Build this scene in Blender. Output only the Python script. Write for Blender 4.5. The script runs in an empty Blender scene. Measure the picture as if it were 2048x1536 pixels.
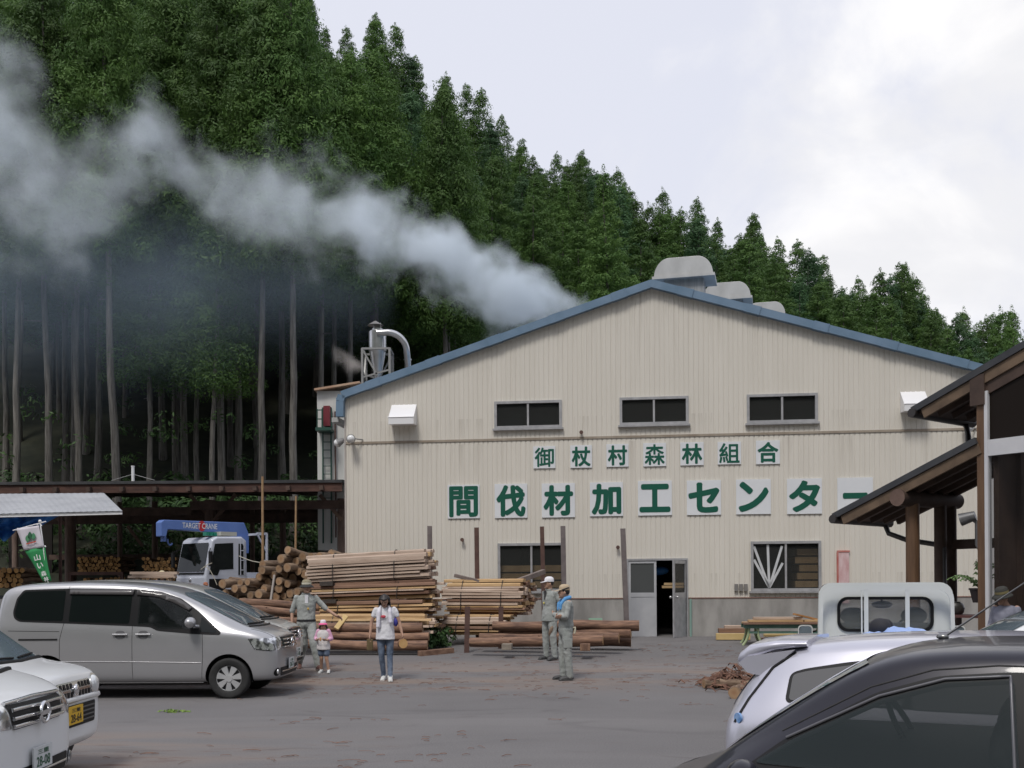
import bpy, bmesh, math, random
from mathutils import Vector, Matrix, noise
from mathutils.bvhtree import BVHTree
random.seed(7)
SC = bpy.context.scene
COL = SC.collection
R = math.radians
PI = math.pi

# ---------------------------------------------------------------- camera
HC, F, ROLL = 1.77, 2100.0, R(0.4)          # eye height (m), focal length in photo pixels, slight tilt of the hand-held camera
cam = bpy.data.cameras.new('camera'); cam_o = bpy.data.objects.new('camera', cam); COL.objects.link(cam_o)
cam.sensor_width = 36; cam.lens = F/2048*36
cam.shift_y = 397/2048
cam.clip_start = 0.1; cam.clip_end = 5000
rx = Vector((math.cos(ROLL), 0, -math.sin(ROLL))); up = Vector((math.sin(ROLL), 0, math.cos(ROLL)))
M = Matrix((rx, up, Vector((0, -1, 0)))).transposed().to_4x4(); M.translation = (0, 0, HC)
cam_o.matrix_world = M
SC.camera = cam_o

# ---------------------------------------------------------------- sky, sun, exposure
SUN_EL, SUN_AZ = R(58), R(200)               # azimuth clockwise from +Y
w = bpy.data.worlds.new('World'); SC.world = w; w.use_nodes = True
nt = w.node_tree; nt.nodes.clear()
def wn(t, **k):
    n = nt.nodes.new(t)
    for a, b in k.items(): setattr(n, a, b)
    return n
out = wn('ShaderNodeOutputWorld'); bg = wn('ShaderNodeBackground'); nt.links.new(bg.outputs[0], out.inputs[0])
sky = wn('ShaderNodeTexSky', sky_type='NISHITA', sun_disc=False, sun_elevation=SUN_EL, sun_rotation=SUN_AZ, dust_density=4.0, air_density=1.2)
tc = wn('ShaderNodeTexCoord')
def vmath(op, a, b=None):
    n = wn('ShaderNodeVectorMath', operation=op); nt.links.new(a, n.inputs[0])
    if b is not None:
        if hasattr(b, 'links'): nt.links.new(b, n.inputs[1])
        else: n.inputs[1].default_value = b
    return n
def noi(scale, detail, rough, dist=0.0, stretch=None):
    v = tc.outputs['Generated']
    if stretch: v = vmath('MULTIPLY', v, stretch).outputs[0]
    n = wn('ShaderNodeTexNoise'); n.inputs['Scale'].default_value = scale; n.inputs['Detail'].default_value = detail
    n.inputs['Roughness'].default_value = rough; n.inputs['Distortion'].default_value = dist
    nt.links.new(v, n.inputs['Vector']); return n.outputs['Fac']
def mth(op, a, b=0.0, clamp=False):
    n = wn('ShaderNodeMath', operation=op, use_clamp=clamp)
    for i, q in enumerate((a, b)):
        if hasattr(q, 'links'): nt.links.new(q, n.inputs[i])
        else: n.inputs[i].default_value = q
    return n.outputs[0]
def ramp(f, stops):
    n = wn('ShaderNodeValToRGB'); n.color_ramp.interpolation = 'EASE'
    e = n.color_ramp.elements
    while len(e) < len(stops): e.new(0.5)
    for q, (p, c) in zip(e, stops): q.position = p; q.color = (c, c, c, 1) if isinstance(c, (int, float)) else (*c, 1)
    nt.links.new(f, n.inputs[0]); return n.outputs[0]
def mixc(f, a, b):
    n = wn('ShaderNodeMix', data_type='RGBA')
    if hasattr(f, 'links'): nt.links.new(f, n.inputs[0])
    else: n.inputs[0].default_value = f
    for i, q in ((6, a), (7, b)):
        if hasattr(q, 'links'): nt.links.new(q, n.inputs[i])
        else: n.inputs[i].default_value = (*q, 1)
    return n.outputs[2]
# a thin veil all over the sky, and one billowing cloud bank standing to the right of the view
cdir = Vector((0.42, 1.0, 0.44)).normalized()
dt = wn('ShaderNodeVectorMath', operation='DOT_PRODUCT'); nt.links.new(vmath('NORMALIZE', tc.outputs['Generated']).outputs[0], dt.inputs[0]); dt.inputs[1].default_value = cdir
bank = mth('ADD', mth('MULTIPLY', mth('SUBTRACT', dt.outputs['Value'], 0.968), 11.0), mth('MULTIPLY', mth('SUBTRACT', noi(4.2, 10, 0.55, 0.3), 0.5), 1.5))
bankm = ramp(bank, [(0.08, 0.0), (0.42, 1.0)])
billow = ramp(noi(6.5, 7, 0.5, 0.5, (1, 1, 1.5)), [(0.36, 0.0), (0.62, 1.0)])
skym = vmath('MULTIPLY', sky.outputs[0], (0.12, 0.12, 0.12)).outputs[0]
veil = mixc(ramp(noi(1.6, 3, 0.5), [(0.3, 0.0), (0.7, 1.0)]), (0.71, 0.732, 0.845), (0.765, 0.78, 0.872))
base = mixc(0.9, skym, veil)
cloud = mixc(billow, (0.82, 0.82, 0.845), (0.96, 0.95, 0.95))
nt.links.new(mixc(mth('MULTIPLY', bankm, 0.95), base, cloud), bg.inputs[0])
bg.inputs[1].default_value = 0.93
sun = bpy.data.lights.new('sun', 'SUN'); sun.energy = 1.7; sun.angle = R(14); sun.color = (1.0, 0.96, 0.9)
sun_o = bpy.data.objects.new('sun', sun); COL.objects.link(sun_o)
sd = Vector((math.sin(SUN_AZ)*math.cos(SUN_EL), math.cos(SUN_AZ)*math.cos(SUN_EL), math.sin(SUN_EL)))
sun_o.rotation_euler = (-sd).to_track_quat('-Z', 'Y').to_euler(); sun_o.location = (0, -20, 40)
SC.view_settings.view_transform = 'Standard'; SC.view_settings.look = 'None'
SC.view_settings.exposure = 0.22; SC.view_settings.gamma = 1.0
SC.cycles.max_bounces = 8; SC.cycles.diffuse_bounces = 3; SC.cycles.transparent_max_bounces = 16; SC.cycles.volume_bounces = 3
SC.cycles.use_denoising = True

# ---------------------------------------------------------------- where things stand
_c, _s = math.cos(ROLL), math.sin(ROLL)
def P(u, v, d):
    """the point of the place seen at photo pixel (u, v) at depth d"""
    du, dv = u-1024, v-1165
    return Vector(((du*_c-dv*_s)/F*d, d, HC-(du*_s+dv*_c)/F*d))
def lerp(a, b, t): return a+(b-a)*t
def clamp(x, a=0.0, b=1.0): return max(a, min(b, x))
def sst(x): x = clamp(x); return x*x*(3-2*x)
def gz(x, y):
    z = 0.38*sst((y-17.5)/9.0)
    z += max(0.0, min(y, 60)-25)*0.055*sst((-3.0-x)/3.0)
    return z
def interp(tab, x):
    if x <= tab[0][0]: return tab[0][1]
    for (a, b), (c, d) in zip(tab, tab[1:]):
        if x <= c: return b+(d-b)*(x-a)/(c-a)
    return tab[-1][1]

# ---------------------------------------------------------------- materials
MATS = {}
def mat(name, c1, c2=None, scale=3.0, rough=0.7, metal=0.0, bump=0.0, stretch=(1, 1, 1), coat=0.0, detail=5.0, lo=0.35, hi=0.65, spec=None, alpha=1.0, c3=None, trans=0.0, objrand=0.0, vary=None, bscale=None, emit=None):
    if name in MATS: return MATS[name]
    m = bpy.data.materials.new(name); m.use_nodes = True; MATS[name] = m
    t = m.node_tree; p = t.nodes['Principled BSDF']
    p.inputs['Roughness'].default_value = rough; p.inputs['Metallic'].default_value = metal
    p.inputs['Coat Weight'].default_value = coat; p.inputs['Coat Roughness'].default_value = 0.04
    if spec is not None: p.inputs['Specular IOR Level'].default_value = spec
    p.inputs['Alpha'].default_value = alpha
    p.inputs['Transmission Weight'].default_value = trans
    p.inputs['Base Color'].default_value = (*c1, 1)
    if emit: p.inputs['Emission Color'].default_value = (*c1, 1); p.inputs['Emission Strength'].default_value = emit
    if c2 is None: return m
    tx = t.nodes.new('ShaderNodeTexCoord'); mp = t.nodes.new('ShaderNodeMapping'); mp.inputs['Scale'].default_value = stretch
    t.links.new(tx.outputs['Object'], mp.inputs['Vector'])
    vec = mp.outputs[0]
    if objrand:
        oi = t.nodes.new('ShaderNodeObjectInfo'); ad = t.nodes.new('ShaderNodeVectorMath'); ad.operation = 'ADD'
        sc = t.nodes.new('ShaderNodeVectorMath'); sc.operation = 'SCALE'; sc.inputs[0].default_value = (37, 11, 23); t.links.new(oi.outputs['Random'], sc.inputs['Scale'])
        t.links.new(vec, ad.inputs[0]); t.links.new(sc.outputs[0], ad.inputs[1]); vec = ad.outputs[0]
    n = t.nodes.new('ShaderNodeTexNoise'); n.inputs['Scale'].default_value = scale; n.inputs['Detail'].default_value = detail; n.inputs['Roughness'].default_value = 0.6
    t.links.new(vec, n.inputs['Vector'])
    r = t.nodes.new('ShaderNodeValToRGB'); e = r.color_ramp.elements
    e[0].position = lo; e[0].color = (*c1, 1); e[1].position = hi; e[1].color = (*c2, 1)
    if c3: q = e.new(min(0.99, hi+0.12)); q.color = (*c3, 1)
    t.links.new(n.outputs['Fac'], r.inputs[0]); colr = r.outputs[0]
    if objrand:
        hs = t.nodes.new('ShaderNodeHueSaturation'); mr = t.nodes.new('ShaderNodeMapRange'); mr.inputs[3].default_value = 1-objrand; mr.inputs[4].default_value = 1+objrand
        t.links.new(oi.outputs['Random'], mr.inputs[0]); t.links.new(mr.outputs[0], hs.inputs['Value']); t.links.new(colr, hs.inputs['Color']); colr = hs.outputs[0]
    t.links.new(colr, p.inputs['Base Color'])
    if bump:
        n2 = n
        if bscale:
            n2 = t.nodes.new('ShaderNodeTexNoise'); n2.inputs['Scale'].default_value = bscale; n2.inputs['Detail'].default_value = 4; t.links.new(vec, n2.inputs['Vector'])
        b = t.nodes.new('ShaderNodeBump'); b.inputs['Strength'].default_value = bump; b.inputs['Distance'].default_value = 0.02
        t.links.new(n2.outputs['Fac'], b.inputs['Height']); t.links.new(b.outputs[0], p.inputs['Normal'])
    return m

# ---------------------------------------------------------------- mesh builder
class MB:
    def __init__(s): s.v = []; s.f = []; s.m = []; s.sm = []
    def add(s, vs, fs, mi=0, sm=False):
        o = len(s.v); s.v += [tuple(q) for q in vs]
        for f in fs: s.f.append([i+o for i in f]); s.m.append(mi); s.sm.append(sm)
        return s
    def box(s, c, d, rot=None, mi=0, taper=1.0):
        x, y, z = d[0]/2, d[1]/2, d[2]/2; c = Vector(c)
        vs = [Vector((a*x*(taper if e > 0 else 1), b*y*(taper if e > 0 else 1), e*z)) for e in (-1, 1) for b in (-1, 1) for a in (-1, 1)]
        if rot is not None: vs = [rot @ q for q in vs]
        return s.add([c+q for q in vs], [(0, 2, 3, 1), (4, 5, 7, 6), (0, 1, 5, 4), (1, 3, 7, 5), (3, 2, 6, 7), (2, 0, 4, 6)], mi)
    def bb(s, a, b, mi=0):
        a, b = Vector(a), Vector(b); return s.box((a+b)/2, [abs(q) for q in (b-a)], None, mi)
    def bar(s, p0, p1, w_, h_, mi=0, upv=(0, 0, 1)):
        p0, p1 = Vector(p0), Vector(p1); d = (p1-p0); L = d.length; d.normalize()
        u_ = Vector(upv); sd_ = d.cross(u_)
        if sd_.length < 1e-4: sd_ = d.cross(Vector((0, 1, 0)))
        sd_.normalize(); u_ = sd_.cross(d)
        rot = Matrix((d, sd_, u_)).transposed()
        return s.box((p0+p1)/2, (L, w_, h_), rot, mi)
    def ring(s, c, d, r, n, ph=0.0, jit=None):
        d = Vector(d).normalized(); a = d.orthogonal().normalized(); b = d.cross(a)
        return [Vector(c)+(a*math.cos(2*PI*i/n+ph)+b*math.sin(2*PI*i/n+ph))*r*(jit[i] if jit else 1) for i in range(n)]
    def cyl(s, p0, p1, r0, r1=None, n=12, mi=0, cap=True, mc=None, jit=None):
        if r1 is None: r1 = r0
        d = Vector(p1)-Vector(p0)
        vs = s.ring(p0, d, r0, n, 0, jit)+s.ring(p1, d, r1, n, 0, jit)
        s.add(vs, [(i, (i+1) % n, n+(i+1) % n, n+i) for i in range(n)], mi, True)
        if cap:
            mc = mi if mc is None else mc
            s.add(vs[:n], [tuple(range(n))[::-1]], mc); s.add(vs[n:], [tuple(range(n))], mc)
        return s
    def tube(s, pts, r, n=8, mi=0, cap=True):
        pts = [Vector(q) for q in pts]; rr = r if isinstance(r, (list, tuple)) else [r]*len(pts)
        t0 = (pts[1]-pts[0]).normalized(); a = t0.orthogonal().normalized(); rings = []
        for i, p in enumerate(pts):
            t = (pts[min(i+1, len(pts)-1)]-pts[max(i-1, 0)]).normalized()
            a = (a-t*a.dot(t)).normalized(); b = t.cross(a)
            rings.append([p+(a*math.cos(2*PI*k/n)+b*math.sin(2*PI*k/n))*rr[i] for k in range(n)])
        return s.loft(rings, cap, mi, True)
    def loft(s, rings, cap=True, mi=0, sm=True, closed=True):
        n = len(rings[0]); vs = [q for rg in rings for q in rg]; fs = []
        for k in range(len(rings)-1):
            for i in range(n if closed else n-1): fs.append((k*n+i, k*n+(i+1) % n, (k+1)*n+(i+1) % n, (k+1)*n+i))
        s.add(vs, fs, mi, sm)
        if cap and closed:
            s.add(rings[0], [tuple(range(n))[::-1]], mi, False); s.add(rings[-1], [tuple(range(n))], mi, False)
        return s
    def ell(s, c, r, n=12, m_=8, mi=0, rot=None):
        c = Vector(c); r = (r, r, r) if isinstance(r, (int, float)) else r; rings = []
        for j in range(m_+1):
            t = PI*j/m_; t = clamp(t, 0.03, PI-0.03)
            rg = [Vector((r[0]*math.sin(t)*math.cos(2*PI*i/n), r[1]*math.sin(t)*math.sin(2*PI*i/n), -r[2]*math.cos(t))) for i in range(n)]
            rings.append([c+((rot @ q) if rot is not None else q) for q in rg])
        return s.loft(rings, True, mi, True)
    def prism(s, poly, y0, y1, mi=0, ax='y'):
        n = len(poly)
        mk = {'y': lambda a, b, t: (a, t, b), 'x': lambda a, b, t: (t, a, b), 'z': lambda a, b, t: (a, b, t)}[ax]
        vs = [mk(a, b, y0) for a, b in poly]+[mk(a, b, y1) for a, b in poly]
        s.add(vs, [tuple(range(n)), tuple(range(2*n-1, n-1, -1))]+[(i, n+i, n+(i+1) % n, (i+1) % n) for i in range(n)], mi)
        return s
    def mesh(s, name, mats, fix=True):
        me = bpy.data.meshes.new(name); me.from_pydata(s.v, [], s.f)
        mats = mats if isinstance(mats, (list, tuple)) else [mats]
        for q in mats: me.materials.append(q)
        me.polygons.foreach_set('material_index', s.m); me.polygons.foreach_set('use_smooth', s.sm)
        me.update()
        if fix:
            b = bmesh.new(); b.from_mesh(me); bmesh.ops.recalc_face_normals(b, faces=b.faces); b.to_mesh(me); b.free()
        return me
    def build(s, name, mats, parent=None, loc=None, fix=True, label=None):
        o = bpy.data.objects.new(name, s.mesh(name, mats, fix)); COL.objects.link(o)
        if parent is not None: o.parent = parent
        if loc is not None: o.location = loc
        if label: o['label'] = label
        return o
def tag(o, label, cat, group=None):
    o['label'] = label; o['category'] = cat
    if group: o['group'] = group
    return o
def thing(name, label, cat, loc=(0, 0, 0), rz=0.0, group=None):
    o = bpy.data.objects.new(name, None); COL.objects.link(o); o.location = loc; o.rotation_euler = (0, 0, rz); o.empty_display_size = 0.2
    return tag(o, label, cat, group)
def struct(o, kind='structure'): o['kind'] = kind; return o
def dup(o, parent=None):
    c = o.copy(); COL.objects.link(c)
    if parent is not None: c.parent = parent
    for ch in list(o.children): dup(ch, c)
    return c
def bevel(o, w_=0.01, seg=2):
    m = o.modifiers.new('bevel', 'BEVEL'); m.width = w_; m.segments = seg; m.limit_method = 'ANGLE'; m.angle_limit = R(35)
    return o
def bake(o):
    """apply an object's modifiers to its mesh"""
    dg = bpy.context.evaluated_depsgraph_get(); dg.update()
    me = bpy.data.meshes.new_from_object(o.evaluated_get(dg)); old = o.data; o.modifiers.clear(); o.data = me; me.name = old.name
    return o
def text_mesh(body, offset=0.0, bw=1.0, bh=None, res=3):
    """writing as a flat mesh in XZ fitted to width bw and height bh, centred; bolder by laying shifted copies over it"""
    cu = bpy.data.curves.new('writing', 'FONT'); cu.body = body; cu.resolution_u = res
    o = bpy.data.objects.new('writing', cu); COL.objects.link(o)
    dg = bpy.context.evaluated_depsgraph_get(); dg.update()
    me = bpy.data.meshes.new_from_object(o.evaluated_get(dg)); bpy.data.objects.remove(o)
    vs = [v.co.copy() for v in me.vertices]; fs = [tuple(p.vertices) for p in me.polygons]; mb = MB()
    sh_ = [(0, 0)]+([(offset*math.cos(k*PI/4), offset*math.sin(k*PI/4)) for k in range(8)] if offset else [])
    for k, (dx, dy) in enumerate(sh_): mb.add([(v.x+dx, 0.0, v.y+dy) for v in vs], fs)
    xs = [v[0] for v in mb.v]; zs = [v[2] for v in mb.v]
    w0, h0 = max(xs)-min(xs), max(zs)-min(zs); cx, cz = (max(xs)+min(xs))/2, (max(zs)+min(zs))/2
    sx = bw/w0; sz = sx if bh is None else bh/h0; n = len(vs)
    mb.v = [((x-cx)*sx, -0.00025*(i//n), (z-cz)*sz) for i, (x, y, z) in enumerate(mb.v)]
    bpy.data.meshes.remove(me)
    me = bpy.data.meshes.new('writing'); me.from_pydata(mb.v, [], mb.f); me.update(); return me
def put_text(name, body, m, parent, loc, bw, bh=None, offset=0.0, rot=None, res=3):
    me = text_mesh(body, offset, bw, bh, res); me.materials.append(m)
    o = bpy.data.objects.new(name, me); COL.objects.link(o); o.parent = parent; o.location = loc
    if rot is not None: o.rotation_euler = rot
    return o
# ================================================================ GROUND AND HILLS
def ground_material():
    m = bpy.data.materials.new('asphalt'); m.use_nodes = True; t = m.node_tree; p = t.nodes['Principled BSDF']; p.inputs['Roughness'].default_value = 0.88
    tx = t.nodes.new('ShaderNodeTexCoord')
    def N(scale, det, st=(1, 1, 1), off=(0, 0, 0), dist=0.0, rough=0.6):
        mp = t.nodes.new('ShaderNodeMapping'); mp.inputs['Scale'].default_value = st; mp.inputs['Location'].default_value = off; t.links.new(tx.outputs['Object'], mp.inputs[0])
        n = t.nodes.new('ShaderNodeTexNoise'); n.inputs['Scale'].default_value = scale; n.inputs['Detail'].default_value = det; n.inputs['Roughness'].default_value = rough; n.inputs['Distortion'].default_value = dist
        t.links.new(mp.outputs[0], n.inputs['Vector']); return n.outputs['Fac']
    def RP(f, *st):
        r = t.nodes.new('ShaderNodeValToRGB'); e = r.color_ramp.elements
        while len(e) < len(st): e.new(0.5)
        for q, (a, c) in zip(e, st): q.position = a; q.color = (c, c, c, 1) if isinstance(c, (int, float)) else (*c, 1)
        t.links.new(f, r.inputs[0]); return r.outputs[0]
    def MX(f, a, b):
        n = t.nodes.new('ShaderNodeMix'); n.data_type = 'RGBA'; t.links.new(f, n.inputs[0])
        for i, q in ((6, a), (7, b)):
            if hasattr(q, 'links'): t.links.new(q, n.inputs[i])
            else: n.inputs[i].default_value = (*q, 1)
        return n.outputs[2]
    def MT(op, a, b):
        n = t.nodes.new('ShaderNodeMath'); n.operation = op; n.use_clamp = True
        for i, q in enumerate((a, b)):
            if hasattr(q, 'links'): t.links.new(q, n.inputs[i])
            else: n.inputs[i].default_value = q
        return n.outputs[0]
    col = RP(N(0.35, 4), (0.3, (0.112, 0.107, 0.108)), (0.7, (0.148, 0.142, 0.142)))
    col = MX(MT('MULTIPLY', RP(N(55, 3), (0.4, 0.0), (0.62, 1.0)), 0.5), col, (0.2, 0.19, 0.188))
    col = MX(MT('MULTIPLY', RP(N(70, 2, off=(3, 3, 3)), (0.52, 0.0), (0.66, 1.0)), 0.5), col, (0.05, 0.048, 0.05))
    # trodden bark and soil: bands that run across the yard (east-west), strongest beside the log piles
    sep = t.nodes.new('ShaderNodeSeparateXYZ'); t.links.new(tx.outputs['Object'], sep.inputs[0])
    def band(y0, wd):
        a = MT('ABSOLUTE', MT('SUBTRACT', 0, 0), 0)
        n = t.nodes.new('ShaderNodeMapRange'); n.interpolation_type = 'SMOOTHSTEP'; n.inputs[1].default_value = 0; n.inputs[2].default_value = wd; n.inputs[3].default_value = 1; n.inputs[4].default_value = 0
        s1 = t.nodes.new('ShaderNodeMath'); s1.operation = 'SUBTRACT'; t.links.new(sep.outputs[1], s1.inputs[0]); s1.inputs[1].default_value = y0
        s2 = t.nodes.new('ShaderNodeMath'); s2.operation = 'ABSOLUTE'; t.links.new(s1.outputs[0], s2.inputs[0]); t.links.new(s2.outputs[0], n.inputs[0]); return n.outputs[0]
    left = t.nodes.new('ShaderNodeMapRange'); left.inputs[1].default_value = -1.0; left.inputs[2].default_value = -4.0; t.links.new(sep.outputs[0], left.inputs[0])
    yard = MT('MAXIMUM', band(19.3, 3.2), MT('MULTIPLY', band(11.2, 2.4), left.outputs[0]))
    patch = RP(N(0.55, 5, (0.5, 1.8, 1), dist=0.5), (0.42, 0.0), (0.6, 1.0))
    col = MX(MT('MULTIPLY', MT('MULTIPLY', yard, patch), 0.8), col, (0.215, 0.16, 0.125))
    fle = RP(N(2.6, 8, (0.45, 2.2, 1), (5, 2, 0), 0.9, 0.7), (0.57, 0.0), (0.63, 1.0))
    col = MX(MT('MULTIPLY', MT('MULTIPLY', MT('ADD', yard, 0.06), fle), 0.9), col, (0.115, 0.055, 0.035))
    # hairline cracks, and lighter lanes worn by wheels
    vmp = t.nodes.new('ShaderNodeMapping'); vmp.inputs['Scale'].default_value = (0.22, 0.34, 1); wob = t.nodes.new('ShaderNodeVectorMath'); wob.operation = 'MULTIPLY_ADD'; wob.inputs[1].default_value = (0.9, 0.9, 0); wn_ = t.nodes.new('ShaderNodeTexNoise'); wn_.inputs['Scale'].default_value = 0.8; wn_.inputs['Detail'].default_value = 6
    t.links.new(tx.outputs['Object'], wn_.inputs['Vector']); t.links.new(wn_.outputs['Color'], wob.inputs[0]); t.links.new(tx.outputs['Object'], wob.inputs[2]); t.links.new(wob.outputs[0], vmp.inputs[0])
    vo = t.nodes.new('ShaderNodeTexVoronoi'); vo.feature = 'DISTANCE_TO_EDGE'; vo.inputs['Scale'].default_value = 1.0; t.links.new(vmp.outputs[0], vo.inputs['Vector'])
    col = MX(MT('MULTIPLY', RP(vo.outputs['Distance'], (0.0, 1.0), (0.011, 0.0)), MT('MULTIPLY', RP(N(0.5, 3, off=(9, 1, 0)), (0.52, 0.0), (0.64, 1.0)), 0.5)), col, (0.06, 0.047, 0.047))
    col = MX(MT('MULTIPLY', RP(N(0.28, 5, (0.35, 1.7, 1), (2, 7, 0), 0.8), (0.5, 0.0), (0.68, 1.0)), 0.35), col, (0.2, 0.19, 0.187))
    col = MX(MT('MULTIPLY', RP(N(0.6, 6, (0.6, 1.3, 1), (4, 5, 0), 1.2), (0.58, 0.0), (0.7, 1.0)), 0.45), col, (0.07, 0.065, 0.067))
    t.links.new(col, p.inputs['Base Color'])
    b = t.nodes.new('ShaderNodeBump'); b.inputs['Strength'].default_value = 0.35; b.inputs['Distance'].default_value = 0.01; t.links.new(N(60, 4), b.inputs['Height']); t.links.new(b.outputs[0], p.inputs['Normal'])
    return m
def axis(lo, hi, a, b, st, far): # fine steps inside [a,b], coarse outside
    r = [lo]
    x = lo
    while x < hi:
        x += st if a <= x < b else far
        if r[-1] < a < x: x = a
        if r[-1] < b < x: x = b
        r.append(min(x, hi))
    return r
xs = axis(-600, 600, -30, 30, 1.0, 40); ys = axis(-300, 900, 0, 62, 0.75, 40)
g = MB(); nx = len(xs)
g.add([(x, y, gz(x, y)) for y in ys for x in xs], [(j*nx+i, j*nx+i+1, (j+1)*nx+i+1, (j+1)*nx+i) for j in range(len(ys)-1) for i in range(nx-1)], 0, True)
struct(g.build('ground', ground_material(), fix=False))

# hillside the cedars stand on: a spur falling to the right
def hill(x, y):
    H = clamp(40-0.53*(x+21), 2.5, 85)
    y0 = 43+max(0.0, x)*0.7
    t = clamp((y-y0)/max(20, 112-y0), 0, 1.15)
    return gz(-20, 60)*sst((-2-x)/6)+0.3-1.2*clamp((y0+1-y)/3)+H*(0.75*t+0.25*t*t) + (1.2*noise.noise(Vector((x*0.08, y*0.08, 0))) if t > 0.02 else 0)
xs = [-100+3.0*i for i in range(90)]; ys = [41+2.5*i for i in range(48)]; nx = len(xs); g = MB()
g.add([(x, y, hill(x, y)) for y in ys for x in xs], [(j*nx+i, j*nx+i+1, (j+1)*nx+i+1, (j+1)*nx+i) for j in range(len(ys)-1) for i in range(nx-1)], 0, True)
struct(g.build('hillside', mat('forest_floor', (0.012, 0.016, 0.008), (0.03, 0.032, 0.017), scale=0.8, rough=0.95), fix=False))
# added wooded hills across the valley, behind the camera (raised so car windows mirror them)
g = MB(); ring = []
for k in range(3):
    ring.append([(260*math.sin(a)*(0.55+0.25*k), -260*math.cos(a)*(0.55+0.25*k), (-2, 95, 175)[k]*(0.75+0.5*noise.noise(Vector((a*3, k, 1.7))))) for a in [(-1.45+2.9*i/60) for i in range(61)]])
g.loft(ring, False, 0, True, closed=False)
struct(g.build('hills', mat('far_forest', (0.02, 0.032, 0.016), (0.05, 0.07, 0.03), scale=0.09, rough=0.95, detail=9)))

# ================================================================ CEDARS
leafA = mat('cedar_foliage', (0.056, 0.118, 0.028), (0.1, 0.178, 0.042), scale=0.55, rough=0.6, objrand=0.28, spec=0.25)
leafB = mat('cypress_foliage', (0.036, 0.09, 0.038), (0.085, 0.165, 0.065), scale=0.55, rough=0.6, objrand=0.22, spec=0.25)
bark = mat('cedar_bark', (0.075, 0.068, 0.06), (0.2, 0.186, 0.166), scale=2.5, stretch=(6, 6, 0.5), rough=0.9, bump=0.4, objrand=0.25)
for lm in (leafA, leafB):   # thin needles let some light through
    t_ = lm.node_tree; pr_ = t_.nodes['Principled BSDF']; tl = t_.nodes.new('ShaderNodeBsdfTranslucent'); mx = t_.nodes.new('ShaderNodeMixShader'); mx.inputs[0].default_value = 0.3
    t_.links.new(pr_.inputs['Base Color'].links[0].from_socket, tl.inputs[0]); t_.links.new(pr_.outputs[0], mx.inputs[1]); t_.links.new(tl.outputs[0], mx.inputs[2]); t_.links.new(mx.outputs[0], t_.nodes['Material Output'].inputs[0])
def puff(mb, c, r, n, size, rnd, flat=0.75, mi=0):
    for _ in range(n):
        z = rnd.uniform(-0.45, 1); a = rnd.uniform(0, 2*PI); q = math.sqrt(max(0, 1-z*z))
        d = Vector((q*math.cos(a), q*math.sin(a), z)); p = c+Vector((d.x*r, d.y*r, d.z*r*flat))*rnd.uniform(0.72, 1.06)
        nrm = (d+Vector((rnd.uniform(-.32, .32), rnd.uniform(-.32, .32), rnd.uniform(-.15, .4)))).normalized()
        e = nrm.orthogonal().normalized(); e.rotate(Matrix.Rotation(rnd.uniform(0, 6.28), 3, nrm)); f = nrm.cross(e)
        s1, s2 = size*rnd.uniform(0.9, 1.9), size*rnd.uniform(0.35, 0.65)
        mb.add([p-e*s1*0.5, p+f*s2*0.5+e*s1*0.05, p+e*s1*0.62, p-f*s2*0.5+e*s1*0.05], [(0, 1, 2, 3)], mi, False)
def cedar_meshes(seed, base, rad, leaf, pr=(0.6, 1.15), dens=1.0, lsize=0.3, pointy=0.75, H=22.0):
    rnd = random.Random(seed); mb = MB(); n = int(135*dens)
    for i in range(n):
        t = ((i+rnd.random())/n)**0.9
        z = base*H+(H-base*H-0.5)*t
        L = rad*min(1.0, 0.62+t*3.0)*(1-t)**pointy*rnd.uniform(0.7, 1.15)+0.12
        a = i*2.39996+rnd.uniform(-.5, .5)
        m_ = 1 if L < 0.9 else 2
        for k in range(m_):
            q = L*(1.0 if k == 0 else rnd.uniform(0.25, 0.6))
            c = Vector((math.cos(a)*q, math.sin(a)*q, z-0.22*q+rnd.uniform(-.3, .3)))
            puff(mb, c, lerp(pr[0], pr[1], rnd.random())*(0.5+0.5*(1-t))+0.08, int(165*(0.45+0.55*(1-t))), lsize, rnd)
    for k in range(5): puff(mb, Vector((rnd.uniform(-.1, .1), rnd.uniform(-.1, .1), H-0.25*k)), 0.12+0.08*k, 14, lsize*0.8, rnd, 1.6)
    crown = mb.mesh('crown', leaf, fix=False)
    tb = MB(); x = y = 0.0; pts = []; rr = []
    for k in range(12):
        pts.append((x, y, H*0.97*k/11-(0.8 if k == 0 else 0))); rr.append(0.145*(1-0.9*k/11)+0.02+(0.06 if k == 0 else 0)); x += rnd.uniform(-.07, .07); y += rnd.uniform(-.07, .07)
    tb.tube(pts, rr, 9)
    for k in range(7):
        z = H*rnd.uniform(max(0.3, base-0.1), 0.9); a = rnd.uniform(0, 6.28); L = rnd.uniform(0.4, 1.0)
        tb.tube([(0, 0, z), (math.cos(a)*L, math.sin(a)*L, z-0.1*L)], [0.035, 0.015], 5)
    return crown, tb.mesh('trunk', bark, fix=False)
PROTO = {'hill': [cedar_meshes(11+i, 0.26, 2.9+0.28*i, leafA, lsize=0.14, dens=1.0, pointy=(0.72, 0.95, 0.8, 1.05)[i], pr=(0.5, 0.95)) for i in range(4)]+[cedar_meshes(21, 0.28, 2.9, leafB, lsize=0.15, pointy=0.85)],
         'tall': [cedar_meshes(31+i, 0.47, 2.7+0.3*i, leafA, lsize=0.125, dens=1.25) for i in range(3)],
         'low': [cedar_meshes(41, 0.36, 2.4, leafA, lsize=0.13, dens=0.9)]}
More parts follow.
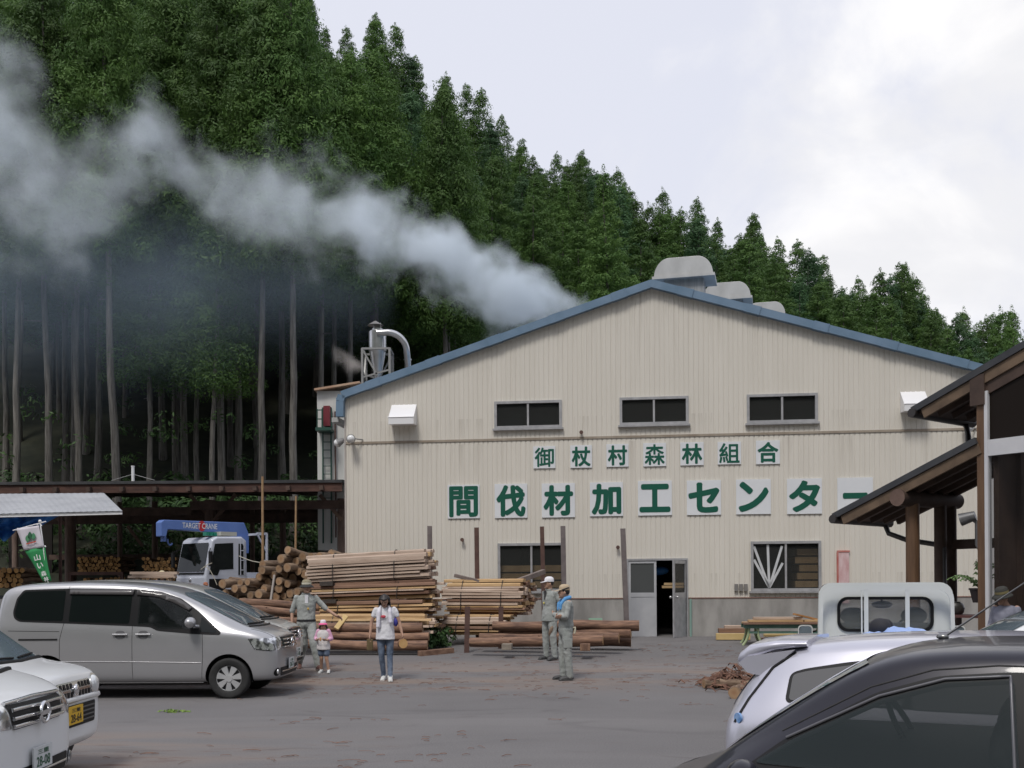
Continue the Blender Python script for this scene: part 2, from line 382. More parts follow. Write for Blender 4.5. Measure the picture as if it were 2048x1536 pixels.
SIL = [(-100, -500), (540, -260), (600, -40), (625, 15), (660, 75), (700, 60), (760, 22), (800, 60), (850, 130), (900, 150), (940, 178), (968, 175), (1010, 258), (1050, 290), (1120, 310), (1172, 300), (1240, 345), (1330, 385), (1400, 402), (1440, 460), (1512, 428), (1560, 500), (1600, 480), (1650, 530), (1720, 570), (1800, 508), (1850, 622), (1880, 604), (1930, 635), (1962, 604), (1990, 655), (2022, 582), (2060, 640), (2400, 640)]
trees = []
rnd = random.Random(3)
def u_of(x, y): return 1024+x/y*F
def try_tree(x, y, kind, hmin=9, hmax=24, ridge=False, h=None, force=None):
    z = hill(x, y) if y > 44 else max(hill(x, y), gz(x, y)-0.2)
    u = u_of(x, y); top = min(interp(SIL, u-14), interp(SIL, u+14), interp(SIL, u)+4)
    if not ridge: top += rnd.uniform(12, 55)
    hm = HC+(1165-top)/F*y-z
    hh = min(h if h else rnd.uniform(hmax-5, hmax), hm)
    if ridge: hh = min(hm, 27)
    if hh < hmin: return
    trees.append((x, y, z, hh, kind))
front = [(35, 46.5, 'tall'), (97, 46, 'tall'), (133, 52, 'tall'), (160, 47, 'tall'), (195, 50, 'tall'), (237, 45.5, 'tall'), (302, 47.5, 'low'), (372, 51, 'tall'), (392, 49, 'low'), (421, 46.5, 'low'), (447, 48.5, 'tall'), (478, 49.5, 'tall'), (527, 45.5, 'tall'), (568, 52, 'tall'), (590, 46, 'tall'), (642, 48.5, 'tall'), (700, 50, 'tall'), (-25, 48, 'tall')]
for u, y, k in front: try_tree((u-1024)/F*y, y, k, h=(23+rnd.random()*3 if k == 'tall' else 15.5+rnd.random()*3))
y = 51.0
while y < 113:
    sp = 3.7+(y-50)*0.016
    x = -0.56*y-3+rnd.uniform(0, sp)
    while x < 0.53*y+3:
        xx, yy = x+rnd.uniform(-1, 1), y+rnd.uniform(-1.3, 1.3)
        if not (xx > 0 and yy < 60+xx*0.6) and hill(xx, yy) > -0.5:
            k = 'tall' if yy < 58 else 'hill'
            try_tree(xx, yy, k, h=rnd.uniform(17, 22) if k == 'hill' else rnd.uniform(20, 25))
        x += sp
    y += sp*1.17
for u, v in [(p[0], p[1]) for p in SIL if 600 < p[0] < 2050]:
    yy = 112+rnd.uniform(-2, 4); try_tree((u-1024)/F*yy, yy, 'hill', ridge=True)
for k in range(52):
    u = 1000+k*23+rnd.uniform(-8, 8); yy = rnd.uniform(96, 108); try_tree((u-1024)/F*yy, yy, 'hill', h=26 if u > 1500 else 22)
for k in range(14):
    u = 250+k*28; yy = rnd.uniform(98, 112); try_tree((u-1024)/F*yy, yy, 'hill', h=29, ridge=True)
for u in (1800, 2022, 1512, 760, 1172): 
    yy = 108; try_tree((u-1024)/F*yy, yy, 'hill', ridge=True)
def visible(t):  # keep what the photograph could show from here or from a step aside
    x, y, z, h, k = t; u = u_of(x, y); v = 1165-(z+h-HC)/y*F
    return -160 < u < 2180 and not (u > 760 and v > interp([(690, 790), (1303, 560), (1970, 745), (2048, 700)], u)-15)
trees = [t for t in trees if visible(t)]
trees.sort(key=lambda t: t[1])
LB = {'front': 'tall cedar with a long bare trunk at the forest edge behind the open shed', 'low': 'smaller cedar with low bright green foliage standing among the bare trunks',
      'mid': 'dense green cedar on the lower hillside behind the first row of trunks', 'hillside': 'rounded dark green cedar high on the hillside below the skyline', 'ridge': 'pointed cedar standing on the skyline of the hill against the sky'}
GP = {'front': 'bare-trunked cedars at the forest edge', 'low': 'low cedars among the bare trunks', 'mid': 'cedars on the lower hillside', 'hillside': 'cedars on the hillside', 'ridge': 'cedars along the skyline'}
print('TREES', len(trees))
_cnt = 0; far_mb = None
def plant(t):
    x, y, z, h, k = t
    ci = rnd.choice(PROTO[k]); sc = h/22.0
    u = u_of(x, y); v = 1165-(z+h-HC)/y*F
    lk = 'low' if k == 'low' else 'front' if y < 50.5 else 'mid' if y < 68 else ('ridge' if v-interp(SIL, u) < 30 else 'hillside')
    root = thing('cedar_tree', LB[lk], 'tree', (x, y, z), 0, GP[lk]); root.rotation_euler = (rnd.gauss(0, 0.012), rnd.gauss(0, 0.014), rnd.uniform(0, 6.28))
    wx = sc*rnd.uniform(0.85, 1.15)*(1.1 if k == 'hill' else 1)*min(1.25, (20/h)**0.5)
    for me in ci:
        o = bpy.data.objects.new(me.name, me); COL.objects.link(o); o.parent = root; o.scale = (wx, wx, sc)
        if me.name.startswith('trunk'): o.scale = (max(0.85, sc), max(0.85, sc), sc)
for t in trees[:300]: plant(t)
if len(trees) > 300:
    wood = MB()
    for x, y, z, h, k in trees[300:]:
        cr, tr = rnd.choice(PROTO[k]); sc = h/22.0; rot = Matrix.Rotation(rnd.uniform(0, 6.28), 3, 'Z')
        wood.add([(rot @ v.co)*sc+Vector((x, y, z)) for v in cr.vertices], [tuple(p.vertices) for p in cr.polygons])
    o = wood.build('distant_wood', leafA, fix=False); o['kind'] = 'stuff'; o['label'] = 'far cedars on the upper hillside seen as one mass'; o['category'] = 'trees'
# undergrowth at the foot of the wood, seen under the shed roof
rnd2 = random.Random(5); ug = MB()
for i in range(420):
    x = rnd2.uniform(-27, -3); y = rnd2.uniform(42.5, 51); z = max(hill(x, y), gz(x, y)); puff(ug, Vector((x, y, z+rnd2.uniform(0.1, 1.3))), rnd2.uniform(0.4, 0.9), 60, 0.2, rnd2)
for i in range(26):
    x = rnd2.uniform(-24, -9); y = rnd2.uniform(46, 52); z = max(hill(x, y), 0); puff(ug, Vector((x, y, z+rnd2.uniform(2, 5.5))), rnd2.uniform(0.4, 0.8), 40, 0.16, rnd2)
o = ug.build('undergrowth', mat('undergrowth_leaf', (0.03, 0.07, 0.02), (0.075, 0.14, 0.04), scale=0.6, rough=0.6, spec=0.3), fix=False); o['kind'] = 'stuff'; o['label'] = 'green undergrowth at the foot of the wood behind the shed'; o['category'] = 'undergrowth'

# ================================================================ SMOKE
def smoke(name, label, path, ydep, dens, col, seed, nscale, box_pad=1.0, aniso=0.0, thin=1.0, rag=2.2, sharp=0.85):
    """path: (u, v, radius in px, weight) along the plume at depth ydep"""
    pts = [(P(u, v, ydep), r/F*ydep, wgt) for u, v, r, wgt in path]
    x0, x1 = min(p.x for p, r, q in pts), max(p.x for p, r, q in pts)
    pts.sort(key=lambda q: q[0].x)
    z0 = min(p.z-r for p, r, q in pts)-box_pad; z1 = max(p.z+r for p, r, q in pts)+box_pad
    rm = max(r for p, r, q in pts)
    c = Vector(((x0+x1)/2, ydep, (z0+z1)/2)); mb = MB(); mb.box((0, 0, 0), (x1-x0+0.4, 2*rm*0.9+0.6, z1-z0))
    m = bpy.data.materials.new(name); m.use_nodes = True; t = m.node_tree; t.nodes.clear()
    o_ = t.nodes.new('ShaderNodeOutputMaterial'); pv = t.nodes.new('ShaderNodeVolumePrincipled'); t.links.new(pv.outputs[0], o_.inputs['Volume'])
    pv.inputs['Color'].default_value = (*col, 1); pv.inputs['Anisotropy'].default_value = aniso
    tx = t.nodes.new('ShaderNodeTexCoord'); sp = t.nodes.new('ShaderNodeSeparateXYZ'); t.links.new(tx.outputs['Object'], sp.inputs[0])
    def MT(op, a, b=0.0, cl=False):
        n = t.nodes.new('ShaderNodeMath'); n.operation = op; n.use_clamp = cl
        for i, q in enumerate((a, b)):
            if hasattr(q, 'links'): t.links.new(q, n.inputs[i])
            else: n.inputs[i].default_value = q
        return n.outputs[0]
    tt = MT('DIVIDE', MT('SUBTRACT', sp.outputs[0], x0-c.x), x1-x0, True)
    def curve(vals, lo, hi):
        n = t.nodes.new('ShaderNodeFloatCurve'); cu = n.mapping.curves[0]
        ps = [((p.x-x0)/(x1-x0), (val-lo)/(hi-lo)) for (p, r, q), val in zip(pts, vals)]
        while len(cu.points) < len(ps): cu.points.new(0.5, 0.5)
        for q, (a, b) in zip(cu.points, ps): q.location = (a, b)
        n.mapping.update(); t.links.new(tt, n.inputs['Value'])
        return MT('ADD', MT('MULTIPLY', n.outputs[0], hi-lo), lo)
    zc = curve([p.z-c.z for p, r, q in pts], z0-c.z, z1-c.z); rc = curve([r for p, r, q in pts], 0, rm*1.2); wc = curve([q for p, r, q in pts], 0, 1.5)
    def N(sc, det, off, rough=0.55):
        mp = t.nodes.new('ShaderNodeMapping'); mp.inputs['Location'].default_value = off; t.links.new(tx.outputs['Object'], mp.inputs[0])
        n = t.nodes.new('ShaderNodeTexNoise'); n.inputs['Scale'].default_value = sc; n.inputs['Detail'].default_value = det; n.inputs['Roughness'].default_value = rough; n.inputs['Distortion'].default_value = 0.3
        t.links.new(mp.outputs[0], n.inputs['Vector']); return n.outputs['Fac']
    dz = MT('SUBTRACT', sp.outputs[2], zc); dy = MT('MULTIPLY', sp.outputs[1], 1.0)
    dist = MT('DIVIDE', MT('SQRT', MT('ADD', MT('MULTIPLY', dz, dz), MT('MULTIPLY', dy, dy))), rc)
    n1 = N(nscale, 6, (seed, seed*2, 3)); n2 = N(nscale*0.35, 2, (seed*3, 1, seed))
    v = MT('ADD', MT('SUBTRACT', 0.98, dist), MT('ADD', MT('MULTIPLY', MT('SUBTRACT', n1, 0.5), rag), MT('MULTIPLY', MT('SUBTRACT', n2, 0.5), rag*0.55)))
    v = MT('MULTIPLY', MT('MULTIPLY', v, sharp, True), wc)
    # fade out at both ends of the plume and before the sides of its box
    en = MT('MULTIPLY', MT('MULTIPLY', MT('SUBTRACT', 1.0, tt), 40.0, True), MT('MULTIPLY', tt, 14.0, True))
    t.links.new(MT('MULTIPLY', MT('MULTIPLY', MT('MULTIPLY', v, v), en), dens), pv.inputs['Density'])
    o = mb.build(name, m, loc=c); o['kind'] = 'stuff'; o['label'] = label; o['category'] = 'smoke'
    return o
smoke('smoke', 'blue grey smoke drifting from behind the factory roof across the forest to the left',
      [(1180, 612, 28, 1.5), (1100, 612, 46, 1.5), (1010, 578, 72, 1.4), (900, 515, 92, 1.2), (800, 472, 108, 1.05), (700, 442, 118, 0.82), (600, 425, 112, 0.62), (500, 402, 108, 0.5), (400, 360, 104, 0.5), (315, 265, 100, 0.72), (235, 320, 108, 0.48), (140, 390, 160, 0.46), (40, 300, 225, 0.5), (-60, 210, 260, 0.52), (-160, 190, 260, 0.45)], 37.5, 1.15, (0.88, 0.945, 1.0), 4.4, 0.68, rag=3.0, sharp=1.25)

smoke('smoke_haze', 'thin blue haze of old smoke hanging among the trunks on the left', [(800, 600, 90, 0.4), (650, 590, 160, 0.8), (450, 575, 230, 0.95), (250, 560, 270, 1.0), (50, 540, 290, 1.0), (-140, 530, 290, 0.9)], 41.0, 0.11, (0.66, 0.82, 1.0), 0.3, 0.2, rag=1.0)
# ================================================================ FACTORY
white_paint = mat('white_paint', (0.72, 0.73, 0.74), (0.8, 0.8, 0.8), scale=2, rough=0.45)
alu = mat('aluminium', (0.36, 0.36, 0.37), (0.47, 0.47, 0.48), scale=6, rough=0.45, metal=0.35)
glass = mat('window_glass', (0.012, 0.014, 0.014), rough=0.04, spec=0.6)
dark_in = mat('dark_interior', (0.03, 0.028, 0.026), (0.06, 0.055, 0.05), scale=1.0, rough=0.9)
galv = mat('galvanised_sheet', (0.44, 0.44, 0.43), (0.56, 0.56, 0.55), scale=1.6, rough=0.5, metal=0.3, stretch=(1, 1, 0.5))
steel = mat('stainless_steel', (0.5, 0.5, 0.49), (0.66, 0.66, 0.66), scale=2.0, rough=0.28, metal=0.9)
blue_trim = mat('blue_trim', (0.12, 0.2, 0.29), (0.17, 0.255, 0.36), scale=1.6, rough=0.5)
concrete = mat('concrete', (0.25, 0.24, 0.225), (0.38, 0.365, 0.345), scale=1.1, rough=0.9, bump=0.2, stretch=(2.2, 2.2, 0.7), detail=8)
rust = mat('rusty_steel', (0.07, 0.035, 0.03), (0.13, 0.075, 0.06), scale=3, rough=0.8)
black_rubber = mat('black_rubber', (0.012, 0.012, 0.012), rough=0.6)
TH = math.atan(0.1166); TS, TCo = math.sin(TH), math.cos(TH)
P0 = Vector((3.69, 26.6)); FZ = 0.36                     # front wall: a point of it, and its foot height
SKEW = 0.407
def Wl(u, v):
    """(along, height) on the factory front of photo pixel (u, v)"""
    du, dv = u-1024, v-1165
    a = (du*_c-dv*_s)/F; b = -(du*_s+dv*_c)/F
    y = (P0.x*TS+P0.y*TCo)/(a*TS+TCo)
    return ((a*y-P0.x)*TCo-(y-P0.y)*TS, HC+b*y)
fac = thing('factory_building', 'big cream corrugated factory with a low blue-edged gable, steaming behind the log piles', 'factory', (P0.x, P0.y, 0), -TH)
def rect(u0, v0, u1, v1):
    a, b = Wl(u0, v0), Wl(u1, v1); c, d = Wl(u1, v0), Wl(u0, v1)
    return ((a[0]+d[0])/2, (b[1]+d[1])/2, (b[0]+c[0])/2, (a[1]+c[1])/2)   # s0, z0, s1, z1
SL, ZL = Wl(691, 793); SR, ZR = Wl(1978, 750); SA, ZA = Wl(1303, 577)
ZL = ZL-0.05
Z_SK = Wl(1200, 1197)[1]
DEP = 34.0
def roofz(s_):  return ZL+(ZA-ZL)*(s_-SL)/(SA-SL) if s_ < SA else ZA+(ZR-ZA)*(s_-SA)/(SR-SA)
def wall_mat():
    m = mat('cream_cladding', (0.655, 0.62, 0.55), (0.69, 0.655, 0.585), scale=0.7, rough=0.55, stretch=(3, 3, 0.35), detail=6)
    t = m.node_tree; p = t.nodes['Principled BSDF']; src = p.inputs['Base Color'].links[0].from_socket
    tx = t.nodes.new('ShaderNodeTexCoord'); mp = t.nodes.new('ShaderNodeMapping'); mp.inputs['Scale'].default_value = (9, 9, 0.28); t.links.new(tx.outputs['Object'], mp.inputs[0])
    n = t.nodes.new('ShaderNodeTexNoise'); n.inputs['Scale'].default_value = 1.0; n.inputs['Detail'].default_value = 8; n.inputs['Roughness'].default_value = 0.7; t.links.new(mp.outputs[0], n.inputs[0])
    r = t.nodes.new('ShaderNodeMapRange'); r.inputs[1].default_value = 0.52; r.inputs[2].default_value = 0.72; t.links.new(n.outputs['Fac'], r.inputs[0])
    # run-off stains start under the flashing and the sill lines and fade down
    sp = t.nodes.new('ShaderNodeSeparateXYZ'); t.links.new(tx.outputs['Object'], sp.inputs[0])
    acc = None
    for z0, ln in ((Z_SK+0.62, 0.6), (5.35, 1.2), (6.0, 0.6), (9.3, 3.0)):
        q = t.nodes.new('ShaderNodeMapRange'); q.inputs[1].default_value = z0-ln; q.inputs[2].default_value = z0; q.inputs[3].default_value = 0; q.inputs[4].default_value = 1; t.links.new(sp.outputs[2], q.inputs[0])
        k = t.nodes.new('ShaderNodeMath'); k.operation = 'LESS_THAN'; k.inputs[1].default_value = z0; t.links.new(sp.outputs[2], k.inputs[0])
        e = t.nodes.new('ShaderNodeMath'); e.operation = 'MULTIPLY'; t.links.new(q.outputs[0], e.inputs[0]); t.links.new(k.outputs[0], e.inputs[1])
        if acc is None: acc = e
        else:
            a = t.nodes.new('ShaderNodeMath'); a.operation = 'MAXIMUM'; t.links.new(acc.outputs[0], a.inputs[0]); t.links.new(e.outputs[0], a.inputs[1]); acc = a
    f = t.nodes.new('ShaderNodeMath'); f.operation = 'MULTIPLY'; t.links.new(r.outputs[0], f.inputs[0]); t.links.new(acc.outputs[0], f.inputs[1])
    f2 = t.nodes.new('ShaderNodeMath'); f2.operation = 'MULTIPLY'; f2.inputs[1].default_value = 0.42; t.links.new(f.outputs[0], f2.inputs[0])
    x = t.nodes.new('ShaderNodeMix'); x.data_type = 'RGBA'; t.links.new(f2.outputs[0], x.inputs[0]); t.links.new(src, x.inputs[6]); x.inputs[7].default_value = (0.24, 0.2, 0.155, 1)
    t.links.new(x.outputs[2], p.inputs['Base Color'])
    return m
wallm = wall_mat()
door_o = rect(1253, 1117, 1376, 1276)
wins = [rect(990, 803, 1123, 856), rect(1240, 795, 1376, 849), rect(1494, 789, 1634, 845)]
lows = [rect(997, 1087, 1130, 1182), rect(1502, 1083, 1641, 1181)]
openings = [door_o]+wins+lows
def cladding(mb, s0, s1, zlo, ztop, opens, pitch=0.122, y=lambda s_, d: d):
    n = int((s1-s0)/pitch); prof = [(0, 0), (0.66, 0), (0.76, 0.011), (0.9, 0.011)]
    pts = [(s0+(i+a)*(s1-s0)/n, -0.004-0.028+d) for i in range(n) for a, d in prof]+[(s1, -0.032)]
    cuts = sorted(set([q for o in opens for q in (o[0], o[2])]))
    allp = []
    for (a, da), (b, db) in zip(pts, pts[1:]):
        allp.append((a, da)); 
        for c in cuts:
            if a < c < b: allp.append((c, da+(db-da)*(c-a)/(b-a)))
    allp.append(pts[-1])
    for (a, da), (b, db) in zip(allp, allp[1:]):
        mid = (a+b)/2; iv = [(zlo, None)]
        segs = [(zlo, 'top')]; hs = sorted([(max(o[1], zlo), o[3]) for o in opens if o[0] < mid < o[2]])
        lo = zlo
        for z0, z1 in hs:
            if z0 > lo: mb.add([(a, da, lo), (b, db, lo), (b, db, z0), (a, da, z0)], [(0, 1, 2, 3)])
            lo = z1
        mb.add([(a, da, lo), (b, db, lo), (b, db, ztop(b)), (a, da, ztop(a))], [(0, 1, 2, 3)])
w_ = MB(); cladding(w_, SL, SR, Z_SK, roofz, openings)
# the other walls: plain sheets back to the rear gable
def back(s_, d): return s_+SKEW*d
for s_, z in ((SL, ZL), (SR, ZR)):
    w_.add([(s_, 0, 0), (back(s_, DEP), DEP, 0), (back(s_, DEP), DEP, z), (s_, 0, z)], [(0, 1, 2, 3)])
w_.add([(back(SL, DEP), DEP, 0), (back(SR, DEP), DEP, 0), (back(SR, DEP), DEP, ZR), (back(SA, DEP), DEP, ZA), (back(SL, DEP), DEP, ZL)], [(0, 1, 2, 3, 4)])
w_.build('wall', wallm, fac, fix=False)
# inside: floor, far partition and some stacked boards seen through door and windows
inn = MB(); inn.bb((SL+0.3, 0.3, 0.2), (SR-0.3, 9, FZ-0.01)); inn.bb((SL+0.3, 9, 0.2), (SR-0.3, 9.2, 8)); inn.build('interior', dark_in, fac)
for a, b, z0, z1, n in ((lows[0][0]-0.3, lows[0][2]+0.1, 0.4, 2.25, 9), (lows[1][0]+1.1, lows[1][2]+0.2, 0.4, 2.6, 11), (door_o[0]+0.9, door_o[2]+0.4, 1.6, 1.75, 2)):
    bs = MB()
    for k in range(n): bs.bb((a+0.05*(k % 3), 0.12, z0+(z1-z0)*k/n), (b-0.04*(k % 2), 1.4, z0+(z1-z0)*(k+0.8)/n))
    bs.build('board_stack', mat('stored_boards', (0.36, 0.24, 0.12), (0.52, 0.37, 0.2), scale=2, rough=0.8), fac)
bl = MB(); bl.ell((door_o[0]+0.85, 0.7, 2.05), (0.25, 0.2, 0.12)); bl.build('tarpaulin', mat('blue_tarp', (0.03, 0.17, 0.55), (0.06, 0.26, 0.7), scale=1.5, rough=0.5, bump=0.3), fac)
sk = MB()
for a, b in ((SL, door_o[0]), (door_o[2], SR)): sk.bb((a, -0.05, -0.4), (b, 0.12, Z_SK-0.012))
sk.build('plinth', concrete, fac)
fl = MB()
for a, b in ((SL, door_o[0]), (door_o[2], SR)): fl.bb((a, -0.062, Z_SK-0.012), (b, 0.0, Z_SK+0.014))
fl.build('drip_flashing', mat('rusty_flashing', (0.17, 0.09, 0.07), (0.26, 0.15, 0.12), scale=2.5, rough=0.8), fac)
zb0, zb1 = Wl(700, 886)[1], Wl(1800, 862)[1]; zb = (zb0+zb1)/2
fl = MB(); fl.bb((SL, -0.05, zb-0.03), (SR, 0.0, zb+0.028)); fl.build('flashing', mat('band_flashing', (0.27, 0.22, 0.17), (0.36, 0.31, 0.25), scale=2.5, rough=0.7), fac)
# roof sheets, blue barge trim with joint covers, verge return on the left
rf = MB(); t_ = 0.08; ov = 0.12
for s0, z0, s1, z1 in ((SL-0.25, roofz(SL)-0.12, SA, ZA), (SA, ZA, SR+0.25, roofz(SR)-0.1)):
    q = [(s0, -0.02, z0+0.06), (s1, -0.02, z1+0.06), (back(s1, DEP), DEP, z1+0.06), (back(s0, DEP), DEP, z0+0.06)]
    rf.add(q+[(a, b, c+t_) for a, b, c in q], [(0, 1, 2, 3), (7, 6, 5, 4), (0, 4, 5, 1), (1, 5, 6, 2), (2, 6, 7, 3), (3, 7, 4, 0)])
rf.build('roof', mat('blue_roof_sheet', (0.1, 0.17, 0.26), (0.14, 0.22, 0.32), scale=1, rough=0.5), fac)
tr = MB()
def barge(s0, z0, s1, z1, ncap):
    w0 = 0.095
    tr.bar((s0, -0.11, z0+0.075), (s1, -0.11, z1+0.075), 0.18, 2*w0)
    for k in range(ncap):
        f = (k+0.5)/ncap; c = Vector((lerp(s0, s1, f), -0.115, lerp(z0, z1, f)+0.075)); d = Vector((s1-s0, 0, z1-z0)).normalized()
        tr.bar(c-d*0.19, c+d*0.19, 0.2, 2*w0+0.02)
        tr.bar(c+d*0.17, c+d*0.185, 0.21, 2*w0+0.035)
barge(SL-0.02, roofz(SL)-0.0, SA-0.02, ZA, 5); barge(SA+0.02, ZA, SR+0.1, roofz(SR)-0.03, 5)
tr.cyl((SA, -0.203, ZA+0.075), (SA, -0.02, ZA+0.075), 0.0975, n=20)
pts = [(SL+0.06, -0.11, roofz(SL)+0.1), (SL-0.05, -0.11, roofz(SL)+0.06), (SL-0.1, -0.11, roofz(SL)-0.1), (SL-0.11, -0.11, roofz(SL)-0.5)]
for a, b in zip(pts, pts[1:]): tr.bar(a, b, 0.182, 0.2)
tr.build('barge_trim', blue_trim, fac)
gt = MB(); gt.bb((SL-0.36, -0.05, roofz(SL)-0.62), (SL-0.17, 3.0, roofz(SL)-0.5)); gt.build('gutter', galv, fac)
cp = MB(); cp.bb((SL-0.025, -0.06, Z_SK+0.02), (SL+0.012, 0.2, roofz(SL)-0.5)); cp.build('corner_trim', mat('corner_trim', (0.4, 0.36, 0.34), (0.5, 0.46, 0.42), scale=3, rough=0.6), fac)
# windows
def slider(r, name, fw=0.055, mul=0.5, fr_y=0.075, tape=False, sill=True, grid=None):
    s0, z0, s1, z1 = r; f = MB(); m_ = s0+(s1-s0)*mul
    f.bb((s0-0.01, -fr_y, z1-fw), (s1+0.01, 0.04, z1+0.01)); f.bb((s0-0.01, -fr_y, z0-0.01), (s1+0.01, 0.04, z0+fw))
    for a, b in ((s0-0.01, s0+fw), (s1-fw, s1+0.01)): f.bb((a, -fr_y, z0+fw), (b, 0.04, z1-fw))
    f.bb((m_-fw*0.45, -fr_y+0.015, z0+fw), (m_+fw*0.45, 0.03, z1-fw))
    if sill: f.bb((s0-0.05, -fr_y-0.05, z0-0.06), (s1+0.05, -0.0, z0-0.012))
    o = f.build('window_frame', alu, fac); g_ = MB()
    g_.bb((s0+fw, -0.022, z0+fw), (m_-fw*0.45, -0.014, z1-fw)); g_.bb((m_+fw*0.45, -0.012, z0+fw), (s1-fw, -0.004, z1-fw))
    g_.build('pane', glass_t, o)
    if tape:
        tp = MB(); c = (lerp(s0, m_, 0.52), z0+fw+0.02); w2, h2 = m_-s0-2*fw, z1-z0-2*fw
        for dx, dz in ((-0.5, 0.63), (-0.5, 0.93), (-0.04, 0.97), (0.43, 0.93), (0.45, 0.55)):
            tp.bar((c[0], -0.026, c[1]), (c[0]+dx*w2, -0.026, c[1]+dz*h2), 0.004, 0.07, upv=(0, 1, 0)) if False else tp.bar((c[0], -0.027, c[1]), (c[0]+dx*w2, -0.027, c[1]+dz*h2), 0.006, 0.06)
        tp.build('tape', mat('mended_tape', (0.5, 0.52, 0.54), (0.62, 0.63, 0.64), scale=4, rough=0.5), o)
    return o
glass_t = mat('tinted_glass', (0.06, 0.062, 0.06), rough=0.03, spec=0.4, alpha=0.32)
for r in wins: slider(r, 'w')
slider(lows[0], 'w', mul=0.5); slider(lows[1], 'w', tape=True)
# door: fixed leaf, opening, leaf standing open on its edge
s0, z0, s1, z1 = door_o; z0 = FZ
sm_, so = Wl(1313, 1200)[0], Wl(1357, 1200)[0]
df = MB(); df.bb((s0, -0.07, z1-0.05), (s1, 0.06, z1)); df.bb((s0, -0.07, z0), (s0+0.05, 0.06, z1-0.05)); df.bb((s1-0.03, -0.07, z0), (s1, 0.06, z1-0.05)); df.bb((s0+0.05, -0.07, z0-0.02), (s1-0.03, 0.1, z0+0.012)); df.build('door_frame', alu, fac)
zr = Wl(1285, 1190)[1]
d1 = MB()
for a, b in ((s0+0.05, s0+0.11), (sm_-0.06, sm_)): d1.bb((a, -0.05, z0+0.02), (b, -0.005, z1-0.05))
d1.bb((s0+0.11, -0.05, z1-0.12), (sm_-0.06, -0.005, z1-0.05)); d1.bb((s0+0.11, -0.05, zr-0.05), (sm_-0.06, -0.005, zr+0.06)); d1.bb((s0+0.11, -0.042, z0+0.02), (sm_-0.06, -0.012, zr-0.05))
o = d1.build('door_leaf', mat('grey_door', (0.4, 0.41, 0.43), (0.47, 0.475, 0.49), scale=2, rough=0.5), fac)
g_ = MB(); g_.bb((s0+0.11, -0.032, zr+0.06), (sm_-0.06, -0.024, z1-0.12)); g_.build('pane', mat('wired_glass', (0.085, 0.09, 0.09), rough=0.15), o)
d2 = MB(); hinge = Vector((s1-0.05, -0.02, 0)); dd = Vector((-0.4, -0.82, 0)).normalized()
L = 0.78; nn = Vector((dd.y, -dd.x, 0))
def leafbox(mb, a, b, zl, zh, th=0.04, off=0.0): 
    p0, p1 = hinge+dd*a, hinge+dd*b; mb.bar((p0.x+nn.x*off, p0.y+nn.y*off, (zl+zh)/2), (p1.x+nn.x*off, p1.y+nn.y*off, (zl+zh)/2), th, zh-zl)
leafbox(d2, 0, 0.07, z0+0.02, z1-0.06); leafbox(d2, L-0.07, L, z0+0.02, z1-0.06); leafbox(d2, 0.07, L-0.07, z1-0.14, z1-0.06); leafbox(d2, 0.07, L-0.07, z0+0.02, zr+0.06)
o = d2.build('door_leaf', alu, fac); g_ = MB(); leafbox(g_, 0.07, L-0.07, zr+0.06, z1-0.14, 0.008); g_.build('pane', glass_t, o)
k_ = MB(); q = hinge+dd*(L-0.04)
for sgn in (-1, 1): k_.bar(q+nn*0.02*sgn+Vector((0, 0, zr-0.05)), q+nn*0.08*sgn+Vector((0, 0, zr-0.05)), 0.03, 0.03); k_.ell(q+nn*0.09*sgn+Vector((0, 0, zr-0.05)), 0.035)
k_.build('door_handle', steel, o)
# vent hoods with sloping bright tops
for (u0, v0, u1, v1) in ((784, 809, 834, 853), (1800, 783, 1850, 827)):
    a, z_b, b, z_t = rect(u0, v0, u1, v1); h_ = z_t-z_b; m = MB(); dpt = 0.42
    poly = [(-0.02, z_t), (-0.02, z_b+0.02), (-dpt, z_b), (-dpt, z_b+h_*0.32)]
    m.prism(poly, a, b, 0, 'x'); m.bb((a-0.02, -dpt-0.012, z_b+h_*0.3), (b+0.02, -dpt+0.0, z_b+h_*0.345))
    bevel(m.build('vent_hood', mat('bright_zinc', (0.86, 0.86, 0.87), rough=0.4, metal=0.15), fac), 0.008)
# flood lights
def flood(s_, z, side=0):
    m = MB(); lens = MB()
    d = Vector((0.25, -0.9, -0.35)).normalized() if not side else Vector((-0.85, -0.3, -0.45)).normalized()
    b = Vector((s_, -0.04, z)) if not side else Vector((SL-0.02, 0.25, z)); c = b+(Vector((-0.12, -0.22, 0.02)) if not side else Vector((-0.16, -0.1, 0.05)))
    m.tube([b+Vector((0.14, 0, 0)), b+Vector((0.05, -0.12, 0)), c], 0.018, 6); m.cyl(c-d*0.1, c+d*0.1, 0.05, 0.12, 14); m.ell(c-d*0.1, 0.055, 10, 6)
    o = m.build('flood_light', mat('lamp_housing', (0.3, 0.3, 0.3), (0.4, 0.4, 0.4), scale=4, rough=0.4, metal=0.5), fac)
    lens.ell(c+d*0.09, (0.105, 0.105, 0.105), 14, 8); lens.build('lens', mat('frosted_lens', (0.75, 0.76, 0.76), rough=0.2), o)
flood(*Wl(716, 880)); flood(*Wl(1938, 858)); flood(0, Wl(690, 885)[1], 1)
